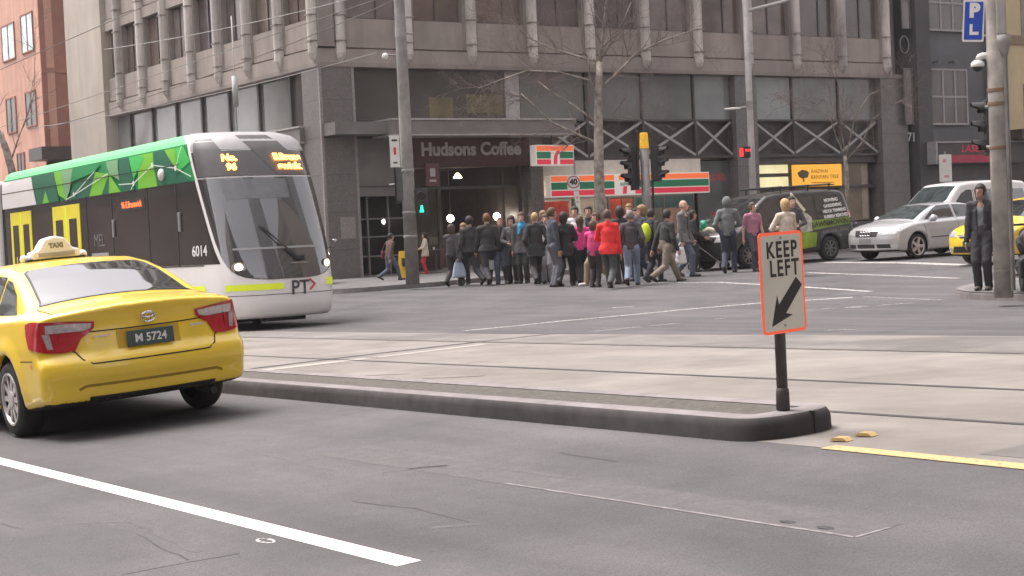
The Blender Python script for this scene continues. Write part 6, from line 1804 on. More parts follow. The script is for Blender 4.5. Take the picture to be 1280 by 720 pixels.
def side_sheet(nm, m, zs, gap, sg, off, y_back=None):
    V = []; F = []; rows = 0
    for z in zs:
        yc, w = ringat(z); row = [Vector((w, -TL+(yc-.78+TL)*k/24, z)) for k in range(24)]
        ae = max(.5, scr_edge(z)-gap)
        row += [nose(ae*k/12, z) for k in range(13)]
        for i, q in enumerate(row):
            t = (row[min(i+1, len(row)-1)]-row[max(i-1, 0)]).normalized(); nn = Vector((t.y, -t.x, 0)).normalized()
            e = q+nn*off; V.append((e.x*sg, e.y, e.z))
    n = 37
    for i in range(len(zs)-1):
        for j in range(n-1):
            f = (i*n+j, i*n+j+1, (i+1)*n+j+1, (i+1)*n+j); F.append(f if sg < 0 else tuple(reversed(f)))
    return mesh_obj(nm, V, F, m, tram, True)
zw0, zw1 = 1.33, 3.05
for sg in (1, -1):
    side_sheet('window_band', M_TGLASS, [zw0+.02, 1.6, 2.0, 2.4, 2.8, zw1], 8, sg, .004)
    side_sheet('livery_ground', G4, [zw1, 3.3, 3.5, 3.62, 3.82], 7, sg, .004)
    side_sheet('roof_edge', G6, [3.82, 3.88, 3.95, 4.0, 4.04, 4.08], 11, sg, .004)
# triangles, in side view: fraction along from the pillar (a = 0) back to the joint (a = 1)
def sp(a, f):   # y, z
    y = -1.5-(TL-1.5)*a-.25*f*(1-a); return (TW, y, zw1+.005+(3.78-zw1)*f)
tri = [(G1, [(0, .55), (.02, 1), (.055, 1), (.055, .3)]), (G3, [(0.01, 0), (.055, .30), (.085, 0)]), (G2, [(.055, .3), (.055, 1), (.10, 1), (.085, .0)][0:3]),
       (G3, [(.085, 0), (.055, .3), (.10, 1), (.15, 1), (.15, 0)]), (G2, [(.15, 0), (.15, 1), (.215, 1), (.235, .0)]), (G1, [(.19, .9), (.215, 1), (.26, 1), (.25, .3)]), (G3, [(.25, 0), (.262, 1), (.31, 1), (.315, 0)]),
       (G5, [(.315, .35), (.315, 1), (.375, 1), (.36, .6)]), (G2, [(.315, 0), (.36, .6), (.375, 0)]), (G3, [(.375, 0), (.36, .6), (.41, 0)]), (G2, [(.41, 0), (.36, .6), (.43, .75), (.475, 0)]),
       (G4, [(.43, .75), (.40, 1), (.55, 1), (.57, .55)]), (G3, [(.475, 0), (.43, .75), (.57, .3), (.575, 0)]), (G5, [(.575, .3), (.55, 1), (.62, 1), (.60, 0)]), (G2, [(.60, 0), (.62, 1), (.66, 1), (.64, .2)]),
       (G3, [(.64, 0), (.66, 1), (.75, 1), (.74, 0)]), (G2, [(.70, 0), (.715, .4), (.74, 0)]), (G3, [(.74, 0), (.75, 1), (.80, 1), (.77, 0)])]
for i_, (m, pts) in enumerate(tri):
    patch('livery_triangle', m, tram, TB, [sp(*q) for q in pts], (1, 0, .12), .016+.0022*i_, .15)
patch('livery_white', M_TW, tram, TB, [sp(1.0, 0), sp(.775, 0), sp(.80, .98), sp(1.0, .98)], (1, 0, .12), .06, .15)
WLN = mat('white livery line', (.72, .76, .70), .5, var=0)
mb = MB()
for path in ([(0, .12), (.055, .42), (.15, .62)], [(.055, .42), (.02, 1)], [(.15, .62), (.245, .18), (.315, .22)], [(.245, .18), (.262, 0)], [(.36, .62), (.55, .12), (.60, 0)], [(.55, .12), (.43, .75)]):
    for i in range(len(path)-1): mb.add(*strip_geo(TB, [sp(*path[i]), sp(*path[i+1])], (1, 0, .12), .022, .062, .15))
for c in ((.055, .42), (.245, .18), (.55, .14), (.15, .62)):
    y, z = sp(*c)[1:]
    mb.add([(TW+.066, y+.06*math.cos(a), z+.06*math.sin(a)) for a in np.linspace(0, 2*PI, 13)[:-1]], [tuple(range(12))])
mb.build('livery_line', WLN, tram)
mb = MB(); mb.add(*strip_geo(TB, [(TW, -2.1, 3.42), (TW, -TL, 3.46)], (1, 0, .1), .02, .064, .15)); mb.build('panel_joint', M_GAP, tram)
# round lamp on the livery
y, z = sp(.12, .30)[1:]
mb = MB(); mb.ball((TW+.05, y, z), (.07, .13, .13), 14, 10); mb.build('side_camera', M_WSIGN, tram, True)
# pillars and doors. y positions measured from the photo
def door(y0, y1):
    d_ = MB(); d_.box((TW+.004, y0, .42), (TW+.022, y1, zw1-.12), ch=.006); o = d_.build('door', M_DOORY, tram)
    mid = (y0+y1)/2; w = (y1-y0)/2
    for c in (y0+w*.5, mid+w*.5):
        mb = MB(); mb.box((TW+.02, c-w*.27, .75), (TW+.027, c+w*.27, zw1-.46)); mb.build('pane', M_TGLASS, o)
    mb = MB(); mb.box((TW+.021, mid-.05, .45), (TW+.026, mid+.05, zw1-.16)); mb.build('door_seal', M_HIVIS, o)
    mb = MB()
    for c in (y0+w*.5, mid+w*.5): mb.box((TW+.027, c-.05, 1.5), (TW+.03, c+.05, 1.75))
    mb.build('sticker', mat('door sticker', (.6, .45, .1), .5), o)
    return o
def ys(x, z=1.5):    # where a photo column meets the near side
    q = on_p(x, 270, TP-TW); return -(q[1]-TS)
for xa, xb in ((14, 40), (67, 101)): door(ys(xa), ys(xb))
mb = MB()
for x in (109, 141, 186, 222): mb.box((TW+.003, ys(x)-.025, zw0), (TW+.012, ys(x)+.025, zw1))
mb.build('window_joint', M_BLKP, tram)
mb = MB()
for x in (143, 226): mb.box((TW+.01, ys(x)-.05, 2.05), (TW+.05, ys(x)+.05, 2.45), ch=.01)
mb.build('grab_handle', M_TGREY, tram)
mb = MB(); mb.box((TW+.006, ys(113), 1.42), (TW+.010, ys(134), 1.72), Matrix.Identity(4)); mb.build('window_sticker', mat('pale sticker', (.33, .33, .33), .5, var=.2), tram)
st_ = mat('grey outline sticker', (.16, .16, .16), .5)
lettering('letters', 'MEL', .42, st_, tram, Matrix.Translation((TW+.012, (ys(113)+ys(134))/2, 2.0)) @ Matrix.Rotation(PI/2, 4, 'Z') @ RXm, ext=.001)
mb = MB(); mb.box((TW+.008, ys(150), 2.60), (TW+.012, ys(183), 2.88)); sd_o = mb.build('side_display', M_BLKP, tram)
lettering('letters', '96 E.Brunswick', .20, M_LEDR, sd_o, Matrix.Translation((TW+.015, (ys(150)+ys(183))/2, 2.74)) @ Matrix.Rotation(PI/2, 4, 'Z') @ RXm, ext=.001, bold=.004)
lettering('fleet_number', '6014', .30, M_RETRO, tram, Matrix.Translation((TW+.012, ys(248), 1.62)) @ Matrix.Rotation(PI/2, 4, 'Z') @ RXm, ext=.001, bold=.006, width=1.3)
# yellow strip along the lower front corner and side
# cab pillar: pale band from skirt to roof
def nose_sheet(nm, m, rows, off, parent=None):
    "rows: list of (z, a0, a1) ; a sheet following the nose"
    V = []; F = []; n = 28
    for z, a0, a1 in rows:
        for j in range(n+1):
            a = a0+(a1-a0)*j/n
            p_ = nose(a, z); e = 1.5
            pu = nose(a+e, z)-nose(a-e, z); pv = nose(a, z+.03)-nose(a, z-.03)
            nn = pu.cross(pv).normalized()
            if nn.y < 0: nn = -nn
            V.append((p_+nn*off)[:])
    for i in range(len(rows)-1):
        for j in range(n): F.append((i*(n+1)+j, i*(n+1)+j+1, (i+1)*(n+1)+j+1, (i+1)*(n+1)+j))
    return mesh_obj(nm, V, F, m, parent or tram, True)
# the windscreen panel with its curved lower edge (by rows: lower edge closes towards the middle)
rows = [(1.0, 74, 106), (1.02, 62, 118), (1.06, 50, 130), (1.12, 41, 139), (1.20, 34, 146), (1.31, 28, 152), (1.48, 22, 158), (1.8, 16, 164), (2.2, 12, 168), (2.7, 9, 171), (3.06, 8, 172)]
SCR = nose_sheet('windscreen', M_TSCREEN, rows, .012)
DISPL = nose_sheet('display_panel', mat('display panel glass', (.06, .058, .06), .08, var=.3, scale=.9, spec=.8), [(3.09, 8, 172), (3.25, 8, 172), (3.45, 8, 172), (3.62, 9, 171)], .012)
nose_sheet('roof_fairing', mat('roof fairing grey', (.33, .32, .325), .5, var=.08), [(3.645, 9, 171), (3.72, 10, 170), (3.82, 12, 168), (3.95, 15, 165), (4.04, 17, 163), (4.08, 17, 163)], .012)
FD = mat('dark fairing reflection', (.085, .078, .078), .5, var=.1)  # reflections of buildings painted as dark stripes on the fairing
nose_sheet('fairing_reflection', FD, [(3.10, 10, 70), (3.3, 12, 64), (3.62, 14, 54), (3.80, 18, 48), (3.88, 24, 46)], .018)
nose_sheet('fairing_reflection', FD, [(3.10, 98, 134), (3.3, 92, 127), (3.62, 84, 116), (3.80, 78, 108), (3.94, 74, 102)], .018)
# bright pillars
nose_sheet('pillar_trim', M_TGREY, [(1.5, 150, 156), (2.0, 158, 163), (2.6, 163, 167), (3.2, 166, 170), (3.6, 166, 171)], .022)
# sun blind, dashboard edge and wiper seen on the screen
nose_sheet('sun_blind', mat('sun blind grey', (.13, .135, .14), .25, var=.1, spec=.7), [(2.62, 44, 104), (2.8, 44, 104), (3.02, 44, 104)], .0135, SCR)
nose_sheet('dash_edge', mat('dash edge', (.30, .30, .30), .4), [(1.60, 40, 128), (1.64, 40, 128)], .0135, SCR)
for a0, a1 in ((1, 0),):
    mb = MB()
    A_ = nose(100, 1.36); pA = A_+Vector((0, .07, 0))
    for da, tgt in ((0, nose(72, 2.05)), (3, nose(75, 2.02))):
        b = tgt+Vector((0, .05, .03)); a = pA+Vector((.02*da, 0, 0)); mb.tube([a[:], ((a+b)/2+Vector((0, .05, 0)))[:], b[:]], .014, 6)
    mb.box((pA.x-.1, pA.y-.06, 1.36), (pA.x+.1, pA.y+.0, 1.46), ch=.02)
    mb.build('wiper', M_BLKP, SCR)
nose_sheet('lower_badge', M_TGREY, [(1.29, 92, 108), (1.315, 92, 108)], .02, SCR)
# head lamps at the lower corners of the glass
M_LAMPON = mat('tram headlamp glow', (1, .95, .8), .3, var=0, emit=(1, .88, .62), estr=6)
for a, z in ((44, 1.27), (138, 1.27)):
    c = nose(a, z); e = (nose(a+2, z)-nose(a-2, z)).normalized(); nn = Vector((-e.y, e.x, 0)); nn = nn if nn.y > 0 else -nn
    V = []; 
    for i in range(20):
        t = 2*PI*i/20; V.append((c+e*(.16*math.cos(t))+Vector((0, 0, .10*math.sin(t)))+nn*.02)[:])
    mesh_obj('headlamp_surround', V, [tuple(range(20))], M_TGREY, tram)
    V = [(c+e*(.08*math.cos(2*PI*i/20))+Vector((0, 0, .065*math.sin(2*PI*i/20)))+nn*.03)[:] for i in range(20)]
    mesh_obj('headlamp', V, [tuple(range(20))], M_LAMPON, tram)
# amber displays
def on_nose_text(s, a, z, size, m, parent, off=.03, **kw):
    c = nose(a, z); e = -(nose(a+2, z)-nose(a-2, z)).normalized()
    e = (nose(a+2, z)-nose(a-2, z)).normalized()
    up_ = (nose(a, z+.05)-nose(a, z-.05)).normalized(); nn = e.cross(up_)
    if nn.y < 0: e = e; nn = -nn
    M = frame_m(c+nn*off, e, up_)
    if M.col[2].xyz.y < 0: M = frame_m(c+nn*off, -e, up_)
    return lettering('letters', s, size, m, parent, M, ext=.002, **kw)
on_nose_text('No.', 60, 3.46, .20, M_LED, DISPL, bold=.012); on_nose_text('96', 60, 3.27, .20, M_LED, DISPL, bold=.012)
on_nose_text('E.Bruns', 112, 3.46, .20, M_LED, DISPL, bold=.012, width=1.1); on_nose_text('swick', 112, 3.27, .20, M_LED, DISPL, bold=.012, width=1.25)
# bumper strips and operator's mark
nose_sheet('hi_vis_strip', M_HIVIS, [(.80, 22, 86), (.92, 22, 86)], .010)
nose_sheet('hi_vis_strip', M_HIVIS, [(.83, 132, 172), (.98, 134, 172)], .010)
patch('hi_vis_strip', M_HIVIS, tram, TB, [(TW, -3.4, .80), (TW, -1.25, .80), (TW, -1.25, .92), (TW, -3.4, .92)], sdn, .010, .2)
INKG = mat('dark grey mark', (.07, .065, .07), .5)
on_nose_text('PT', 98, .80, .40, INKG, tram, off=.014, bold=.006, width=.95)
for (a, z0, z1, b) in ((108, .97, .865, 114), (108, .76, .865, 114)):
    pa_, pb_ = nose(a, z0), nose(b, z1); mb = MB(); mb.tube([(pa_+Vector((0, .015, 0)))[:], (pb_+Vector((0, .015, 0)))[:]], .019, 6); mb.build('chevron', M_SRED, tram)
# seams
mb = MB()
def seam(rows_):
    pts = [nose(a, z) for z, a in rows_]; mb.tube([(p_+Vector((0, .004, 0)))[:] for p_ in pts], .006, 4)
seam([(.70, a) for a in range(12, 170, 6)])
mb.build('body_seam', M_GAP, tram)
mb = MB(); mb.box((TW-.001, -TL, zw0-.01), (TW+.006, -1.25, zw0+.012)); mb.build('waist_seam', M_GAP, tram)
# underside: bogies and coupler
mb = MB(); mb.box((-1.1, -TL+.2, .12), (1.1, -2.1, .34)); mb.build('underframe', M_UNDER, tram)
for y in (-3.2, -5.0, -11.5, -13.3):
    for x in (-.72, .72):
        mb = MB(); mb.lathe([(.27, -.06), (.30, -.05), (.30, .03), (.32, .05), (.1, .07)], 24, Matrix.Translation((x, y, .30)) @ Matrix.Rotation(PI/2, 4, 'Y')); mb.build('wheel', M_UNDER, tram, True)
mb = MB(); mb.box((-.9, -5.7, .12), (.9, -2.5, .4)); mb.box((-.85, -2.5, .14), (.85, -1.2, .26), ch=.02); mb.build('bogie', M_UNDER, tram)
mb = MB(); mb.box((-.45, -.55, .16), (.45, -.25, .25), ch=.02); mb.tube([(-.4, -.3, .2), (.5, -.3, .2)], .03, 6); mb.build('coupler', M_BLKP, tram)
# bellows and the following module
mb = MB()
for k in range(5): mb.box((-TW+.08, -TL-.12*k-.09, .4), (TW-.08, -TL-.12*k-.01, 3.75), ch=.02)
mb.build('bellows', M_BLKP, tram)
mb = MB(); mb.box((-TW, -TL-12, .35), (TW, -TL-.7, 3.85), ch=.08); mod = mb.build('rear_module', M_TW, tram)
mb = MB(); mb.box((TW-.01, -TL-11.8, zw0), (TW+.006, -TL-.8, zw1)); mb.build('window_band', M_TGLASS, mod)
mb = MB(); mb.box((TW-.01, -TL-11.8, zw1), (TW+.006, -TL-.8, 3.7)); mb.build('livery_ground', G4, mod)
# roof equipment
# ================================================================== PEOPLE
def cloth(name, col, rough=.85):
    return mat('cloth '+name, col, rough, var=.14, scale=14, bump=.25, bscale=30)
SKINS = {'fair': (.56, .33, .25), 'tan': (.36, .20, .13), 'brown': (.34, .2, .14)}
HAIRS = {'dark': (.026, .019, .016), 'brown': (.085, .05, .03), 'light': (.24, .145, .07), 'grey': (.2, .185, .175), 'blond': (.42, .28, .14), 'red': (.17, .075, .03)}
M_EYE = mat('eye', (.02, .015, .012), .2, var=0); M_LIP = mat('lip', (.36, .13, .11), .5, var=0)
M_SOLE = mat('dark shoe', (.03, .026, .024), .6, var=.15)

def ik(a, b, l1, l2, bend):
    "middle joint of a two-bone limb from a to b, bending towards 'bend'"
    a, b = Vector(a), Vector(b); d = b-a; L = min(d.length, (l1+l2)*.999); d.normalize()
    x = (l1*l1-l2*l2+L*L)/(2*L); hgt = math.sqrt(max(l1*l1-x*x, 0))
    p = Vector(bend)-d*Vector(bend).dot(d)
    p = p.normalized() if p.length > 1e-6 else Vector((0, 1, 0))
    return a+d*x+p*hgt, a+d*L

def person(label, pos, h, yaw, top='jacket', tcol=(.03, .03, .03), lcol=(.04, .045, .06), scol=None, skin='fair', hair='dark', hstyle='short',
           stride=.0, lead=1, arms=('swing', 'swing'), lean=0.0, turn=0.0, inner=None, vox=.0165, hem=None, skirt=False, extra=None, scarf=None, sleeves='long', group='people on the street corner', name='person', cat='person'):
    """local axes: y is the way the body faces, x its right, z up; one continuous body, clothes as children"""
    t = thing(name, label, cat, pos, rotz=yaw, group=group)
    tcol = tuple(c+.012 for c in tcol); lcol = tuple(c+.008 for c in lcol)
    S = h
    st = stride*S
    hipz = (.515-.10*stride*stride*2.2)*S
    sw = .098*S                       # half shoulder width
    ly = lean*S
    hip = {sd: Vector((sd*.052*S, 0, hipz)) for sd in (-1, 1)}
    foot = {}
    for sd in (-1, 1):
        f = sd*lead
        yy = st*.5*f
        lift = 0.0 if f > 0 else .10*min(1, stride/.35)*S*.55
        foot[sd] = Vector((sd*.048*S, yy, .042*S+lift))
    knee = {}; ank = {}
    for sd in (-1, 1): knee[sd], ank[sd] = ik(hip[sd], foot[sd], .248*S, .245*S, (0, 1, .15))
    pel = Vector((0, 0, hipz+.025*S)); waist = Vector((0, ly*.25, .625*S-(.52*S-hipz))); chest = Vector((0, ly*.6, .735*S-(.52*S-hipz)))
    shz = .803*S-(.52*S-hipz)
    neck = Vector((0, ly*.85, shz+.02*S)); head = Vector((0, ly*1.1+.012*S, .925*S-(.52*S-hipz)))
    sh = {sd: Vector((sd*sw, ly*.8, shz)) for sd in (-1, 1)}
    elb = {}; wri = {}; mode = {-1: arms[0], 1: arms[1]}
    for sd in (-1, 1):
        m = mode[sd]; f = -sd*lead
        if m == 'swing': w = sh[sd]+Vector((sd*.035*S, .30*st*f+.02*S, -.325*S)); bend = (sd*.3, -1, 0)
        elif m == 'down': w = sh[sd]+Vector((sd*.04*S, .03*S, -.335*S)); bend = (sd*.4, -1, 0)
        elif m == 'pocket': w = Vector((sd*.105*S, ly*.3+.05*S, hipz+.012*S)); bend = (sd*.7, -1, 0)
        elif m == 'front': w = Vector((sd*.03*S, ly*.5+.15*S, .60*S)); bend = (sd*1, -.4, -.4)
        elif m == 'phone': w = Vector((sd*.03*S, ly*.5+.16*S, .72*S)); bend = (sd*1, -.2, -.8)
        elif m == 'forward': w = sh[sd]+Vector((sd*-.01*S, .19*S, -.24*S)); bend = (sd*.6, -.5, -.8)
        elif m == 'strap': w = Vector((sd*.06*S, ly*.6+.10*S, .74*S)); bend = (sd*1, -.2, -.8)
        elif m == 'bag': w = sh[sd]+Vector((sd*.05*S, .05*S, -.315*S)); bend = (sd*.3, -1, 0)
        else: w = sh[sd]+Vector((sd*.04*S, .03*S, -.335*S)); bend = (sd*.4, -1, 0)
        elb[sd], wri[sd] = ik(sh[sd], w, .178*S, .158*S, bend)
    allp = list(ank.values())+list(wri.values())+list(elb.values())+list(knee.values())+[head]
    lo = [min(q[i] for q in allp)-.17 for i in range(3)]; hi = [max(q[i] for q in allp)+.17 for i in range(3)]
    lo[2] = -.04; lo[0] = min(lo[0], -.32); hi[0] = max(hi[0], .32)
    G = grid(lo, hi, vox)
    # ---------- body
    hr = Matrix.Rotation(turn, 3, 'Z')
    d = sd_cone(G, pel, waist, .072*S, .066*S, .72)
    d = smin(d, sd_cone(G, waist, chest, .066*S, .080*S, .66), .04)
    d = smin(d, sd_cone(G, sh[-1], sh[1], .034*S, .034*S), .05)
    d = smin(d, sd_cone(G, neck-Vector((0, 0, .03*S)), head-Vector((0, .005*S, .03*S)), .033*S, .030*S), .025)
    for sd in (-1, 1):
        d = smin(d, sd_cone(G, sh[sd], elb[sd], .028*S, .022*S), .02)
        d = smin(d, sd_cone(G, elb[sd], wri[sd], .022*S, .0150*S), .01)
        d = smin(d, sd_cone(G, hip[sd], knee[sd], .050*S, .033*S), .03)
        d = smin(d, sd_cone(G, knee[sd], ank[sd]+Vector((0, 0, 0)), .033*S, .021*S), .012)
    hd = sd_ell(G, head+Vector((0, -.006*S, .012*S)), (.043*S, .054*S, .060*S))
    hd = smin(hd, sd_ell(G, head+hr @ Vector((0, .018*S, -.032*S)), (.031*S, .036*S, .040*S)), .02)
    hd = smin(hd, sd_cone(G, head+hr @ Vector((0, .052*S, .008*S)), head+hr @ Vector((0, .064*S, -.014*S)), .005*S, .009*S), .010)
    for sd in (-1, 1): hd = smin(hd, sd_ell(G, head+hr @ Vector((sd*.044*S, -.004*S, -.003*S)), (.007*S, .013*S, .019*S)), .006)
    d = smin(d, hd, .012)
    V, F = surface_nets(d, lo, vox)
    mb = MB(); mb.v = [tuple(q) for q in V]; mb.f = [tuple(q) for q in F]; mb.m = [0]*len(F)
    # hands: palm, four fingers, thumb
    for sd in (-1, 1):
        fa = (wri[sd]-elb[sd]).normalized()
        up_ = Vector((sd, 0, 0))-fa*fa.dot(Vector((sd, 0, 0))); up_ = up_.normalized() if up_.length > .1 else Vector((0, 1, 0))
        fw = fa.cross(up_)
        if fw.y < 0: fw = -fw
        w = wri[sd]; hl = .10*S
        pts = [w-fa*.012*S, w+fa*.02*S, w+fa*.052*S]
        M = MB()
        mb.tube([q[:] for q in pts], [.0155*S, .021*S, .021*S], 8, sq=.6)
        curl = .55 if mode[sd] not in ('bag', 'forward') else 1.5
        for i, (o, ln) in enumerate(((-.016, .036), (-.0055, .042), (.0055, .040), (.016, .031))):
            b = w+fa*.05*S+fw*(-o*S); dirn = fa; p_ = [b]
            for k in range(3):
                a = curl*(k+.5)/3
                dd = (fa*math.cos(a)-up_*math.sin(a)).normalized(); p_.append(p_[-1]+dd*(ln*S/3))
            mb.tube([q[:] for q in p_], [.0058*S, .0055*S, .005*S, .0038*S], 6)
        tb = w+fa*.016*S+fw*.016*S
        mb.tube([tb[:], (tb+(fw*.7+fa*.6)*.022*S)[:], (tb+(fw*.8+fa*1.1-up_*.3)*.034*S)[:]], [.0075*S, .0065*S, .0045*S], 6)
    mb.cur = 1
    for sd in (-1, 1):
        c = head+hr @ Vector((sd*.017*S, .0445*S, .006*S)); mb.ball(c[:], (.0065*S, .004*S, .004*S), 8, 6)
    mb.cur = 2
    c = head+hr @ Vector((0, .0520*S, -.036*S)); mb.ball(c[:], (.014*S, .004*S, .0045*S), 8, 6)
    sm = mat('skin '+skin, SKINS[skin], .5, var=.08, scale=20)
    mb.build('body', [sm, M_EYE, M_LIP], t, True)
    # ---------- trousers / skirt
    X, Y, Z = G
    wob_ = .004*np.sin(X*19+Z*23+h*9+2*np.sin(Z*17+X*9))*np.sin(Y*21-Z*13+1.5*np.sin(X*23))
    d = sd_cone(G, pel, pel+Vector((0, 0, .06*S)), .083*S, .078*S, .78)
    for sd in (-1, 1):
        d = smin(d, sd_cone(G, hip[sd], knee[sd], .060*S, .044*S), .03)
        d = smin(d, sd_cone(G, knee[sd], ank[sd]+Vector((0, -.004*S, -.005*S)), .044*S, .036*S), .015)
    d = d+wob_
    d = np.maximum(d, Z-(hipz+.10*S))
    cutz = [np.sqrt((X-ank[s_].x)**2+(Y-ank[s_].y)**2+(Z-ank[s_].z)**2) for s_ in (-1, 1)]
    d = np.maximum(d, .014*S-Z)
    V, F = surface_nets(d, lo, vox); mesh_obj('trousers', V, F, cloth('legs %.3f %.3f %.3f' % lcol, lcol), t, True)
    # ---------- shoes
    for sd in (-1, 1):
        a = ank[sd]; f = sd*lead; tilt = 0.0
        if f < 0 and stride > .12: tilt = -.5
        fw = Vector((0, math.cos(tilt), math.sin(tilt))); dn = Vector((0, math.sin(tilt), -math.cos(tilt)))
        he = a-fw*.022*S+dn*.022*S; to = a+fw*.095*S+dn*.026*S
        g2 = grid((a.x-.09, min(he.y, to.y)-.1, max(-.005, min(he.z, to.z)-.1)-.03), (a.x+.09, max(he.y, to.y)+.1, a.z+.1), .0125)
        d = sd_cone(g2, he, to, .026*S, .022*S); d = smin(d, sd_cone(g2, a, he, .026*S, .024*S), .02)
        X2, Y2, Z2 = g2
        nz = (X2-a.x)*0+(Y2-a.y)*dn.y+(Z2-a.z)*dn.z-.041*S
        d = np.maximum(d, nz)
        V, F = surface_nets(d, (g2[0][0, 0, 0], g2[1][0, 0, 0], g2[2][0, 0, 0]), .0125)
        mesh_obj('shoe', V, F, M_SOLE if scol is None else cloth('shoe %.2f %.2f %.2f' % scol, scol, .6), t, True)
    # ---------- upper garment
    ce = .016 if top in ('jacket', 'coat', 'hoodie') else .008
    if hem is None: hem = {'coat': .34, 'jacket': .475, 'shirt': .52, 'hoodie': .48, 'long': .43}[top if top in ('coat', 'jacket', 'shirt', 'hoodie', 'long') else 'jacket']
    d = sd_cone(G, pel+Vector((0, 0, -.02*S)), waist, .082*S+ce, .078*S+ce, .76)
    d = smin(d, sd_cone(G, waist, chest, .078*S+ce, .086*S+ce, .72), .04)
    for sd in (-1, 1): d = smin(d, sd_cone(G, neck+Vector((0, -.004*S, -.002*S)), sh[sd], .036*S+ce*.4, .037*S+ce*.4), .035)
    if hem < .47:
        d = smin(d, sd_cone(G, (0, 0, hem*S-.03), pel, (.098+(.02 if top == 'coat' else 0))*S+ce, .085*S+ce, .86), .03)
        for sd in (-1, 1): d = smin(d, sd_cone(G, hip[sd], hip[sd].lerp(knee[sd], .75), .066*S+ce, .066*S+ce), .03)
    d = np.maximum(d, hem*S-Z)
    for sd in (-1, 1):
        d = smin(d, sd_cone(G, sh[sd], elb[sd], .036*S+ce*.6, .029*S+ce*.6), .02)
        if sleeves == 'long': d = smin(d, sd_cone(G, elb[sd], wri[sd]-(wri[sd]-elb[sd])*.03, .029*S+ce*.6, .021*S+ce*.6), .012)
        else: pass
    if sleeves == 'short':
        for sd in (-1, 1):
            ax_ = (elb[sd]-sh[sd]).normalized(); c = sh[sd].lerp(elb[sd], .72)
            al = (X-c.x)*ax_.x+(Y-c.y)*ax_.y+(Z-c.z)*ax_.z
            near = np.sqrt((X-c.x)**2+(Y-c.y)**2+(Z-c.z)**2) < .11*S
            d = np.where(near & (np.abs(X) > .085*S), np.maximum(d, al), d)
    # collar
    d = smin(d, sd_cone(G, neck-Vector((0, 0, .012*S)), neck+Vector((0, -.004*S, .008*S)), .048*S, .042*S), .015)
    if top == 'hoodie':
        d = smin(d, sd_ell(G, head+Vector((0, -.016*S, .008*S)), (.062*S, .068*S, .078*S)), .03)
        face_ = sd_ell(G, head+hr @ Vector((0, .055*S, -.004*S)), (.040*S, .05*S, .056*S)); d = smax(d, -face_, .01)
    if inner is not None:      # open front shows what is worn beneath
        gap_ = np.maximum(np.abs(X)-(.022*S+.04*np.clip((Z-.45*S), 0, 1)*.6), .03*S-Y)
        d = np.maximum(d, -gap_)
    wv_ = .0045*np.sin(X*17+Z*15+h*17+2.2*np.sin(Z*19+X*11+h*7))*np.sin(Y*15+Z*11+h*5+1.7*np.sin(X*21))
    V, F = surface_nets(d+wv_, lo, vox)
    nm_ = {'coat': 'coat', 'jacket': 'jacket', 'shirt': 'shirt', 'hoodie': 'hooded_top', 'long': 'jersey'}.get(top, 'jacket')
    mesh_obj(nm_, V, F, cloth('top %.3f %.3f %.3f' % tcol, tcol), t, True)
    if inner is not None:
        d2 = sd_cone(G, pel, waist, .080*S, .074*S, .74); d2 = smin(d2, sd_cone(G, waist, chest, .074*S, .084*S, .70), .04); d2 = np.maximum(d2, .50*S-Z); d2 = np.maximum(d2, -Y-.0)
        V, F = surface_nets(d2+.5*wv_, lo, vox); mesh_obj('shirt', V, F, cloth('inner %.3f %.3f %.3f' % inner, inner), t, True)
    if scarf is not None:
        d2 = sd_cone(G, neck-Vector((0, -.012*S, .02*S)), neck+Vector((0, .004*S, .018*S)), .062*S, .052*S)
        d2 = smin(d2, sd_cone(G, neck+Vector((.02*S, .05*S, -.02*S)), neck+Vector((.025*S, .075*S, -.12*S)), .028*S, .024*S), .02)
        V, F = surface_nets(d2+wv_, lo, vox); mesh_obj('scarf', V, F, cloth('scarf %.2f %.2f %.2f' % scarf, scarf), t, True)
    # ---------- hair
    if hstyle not in ('bald', 'hood'):
        th = {'short': .009, 'bob': .016, 'long': .017, 'tail': .011, 'thin': .005}.get(hstyle, .01)*S
        c = head+Vector((0, -.010*S, .018*S))
        d = sd_ell(G, c, (.044*S+th, .056*S+th, .060*S+th))
        if hstyle == 'bob': d = smin(d, sd_ell(G, head+Vector((0, -.026*S, -.02*S)), (.054*S, .046*S, .058*S)), .03)
        if hstyle == 'long': d = smin(d, sd_cone(G, head+Vector((0, -.03*S, 0)), head+Vector((0, -.05*S, -.15*S)), .048*S, .038*S, .7), .03)
        if hstyle == 'tail': d = smin(d, sd_cone(G, head+Vector((0, -.06*S, .02*S)), head+Vector((0, -.085*S, -.10*S)), .02*S, .012*S), .015)
        # keep the face free
        Xl = (X-head.x)*math.cos(turn)+(Y-head.y)*math.sin(turn); Yl = -(X-head.x)*math.sin(turn)+(Y-head.y)*math.cos(turn); Zl = Z-head.z
        front = np.minimum(Yl-.018*S, .036*S-Zl)
        d = smax(d, front, .008)
        side_ = np.maximum(np.maximum(Yl+.012*S, -.012*S-Zl)*-1-.0, 0) if False else 0
        if hstyle in ('short', 'thin'): d = smax(d, -(Zl+.040*S-.35*np.clip(-Yl-.0, 0, .06)), .008) if True else d
        d = d+.003*np.sin(X*160)*np.sin(Z*90+Y*120)
        V, F = surface_nets(d, lo, vox)
        if len(F): mesh_obj('hair', V, F, mat('hair '+hair, HAIRS[hair], .7, var=.3, scale=25), t, True)
    J = dict(sh=sh, elb=elb, wri=wri, hip=hip, head=head, neck=neck, chest=chest, pel=pel, S=S)
    if extra: extra(t, J)
    t['_j'] = 0; del t['_j']
    return t, J

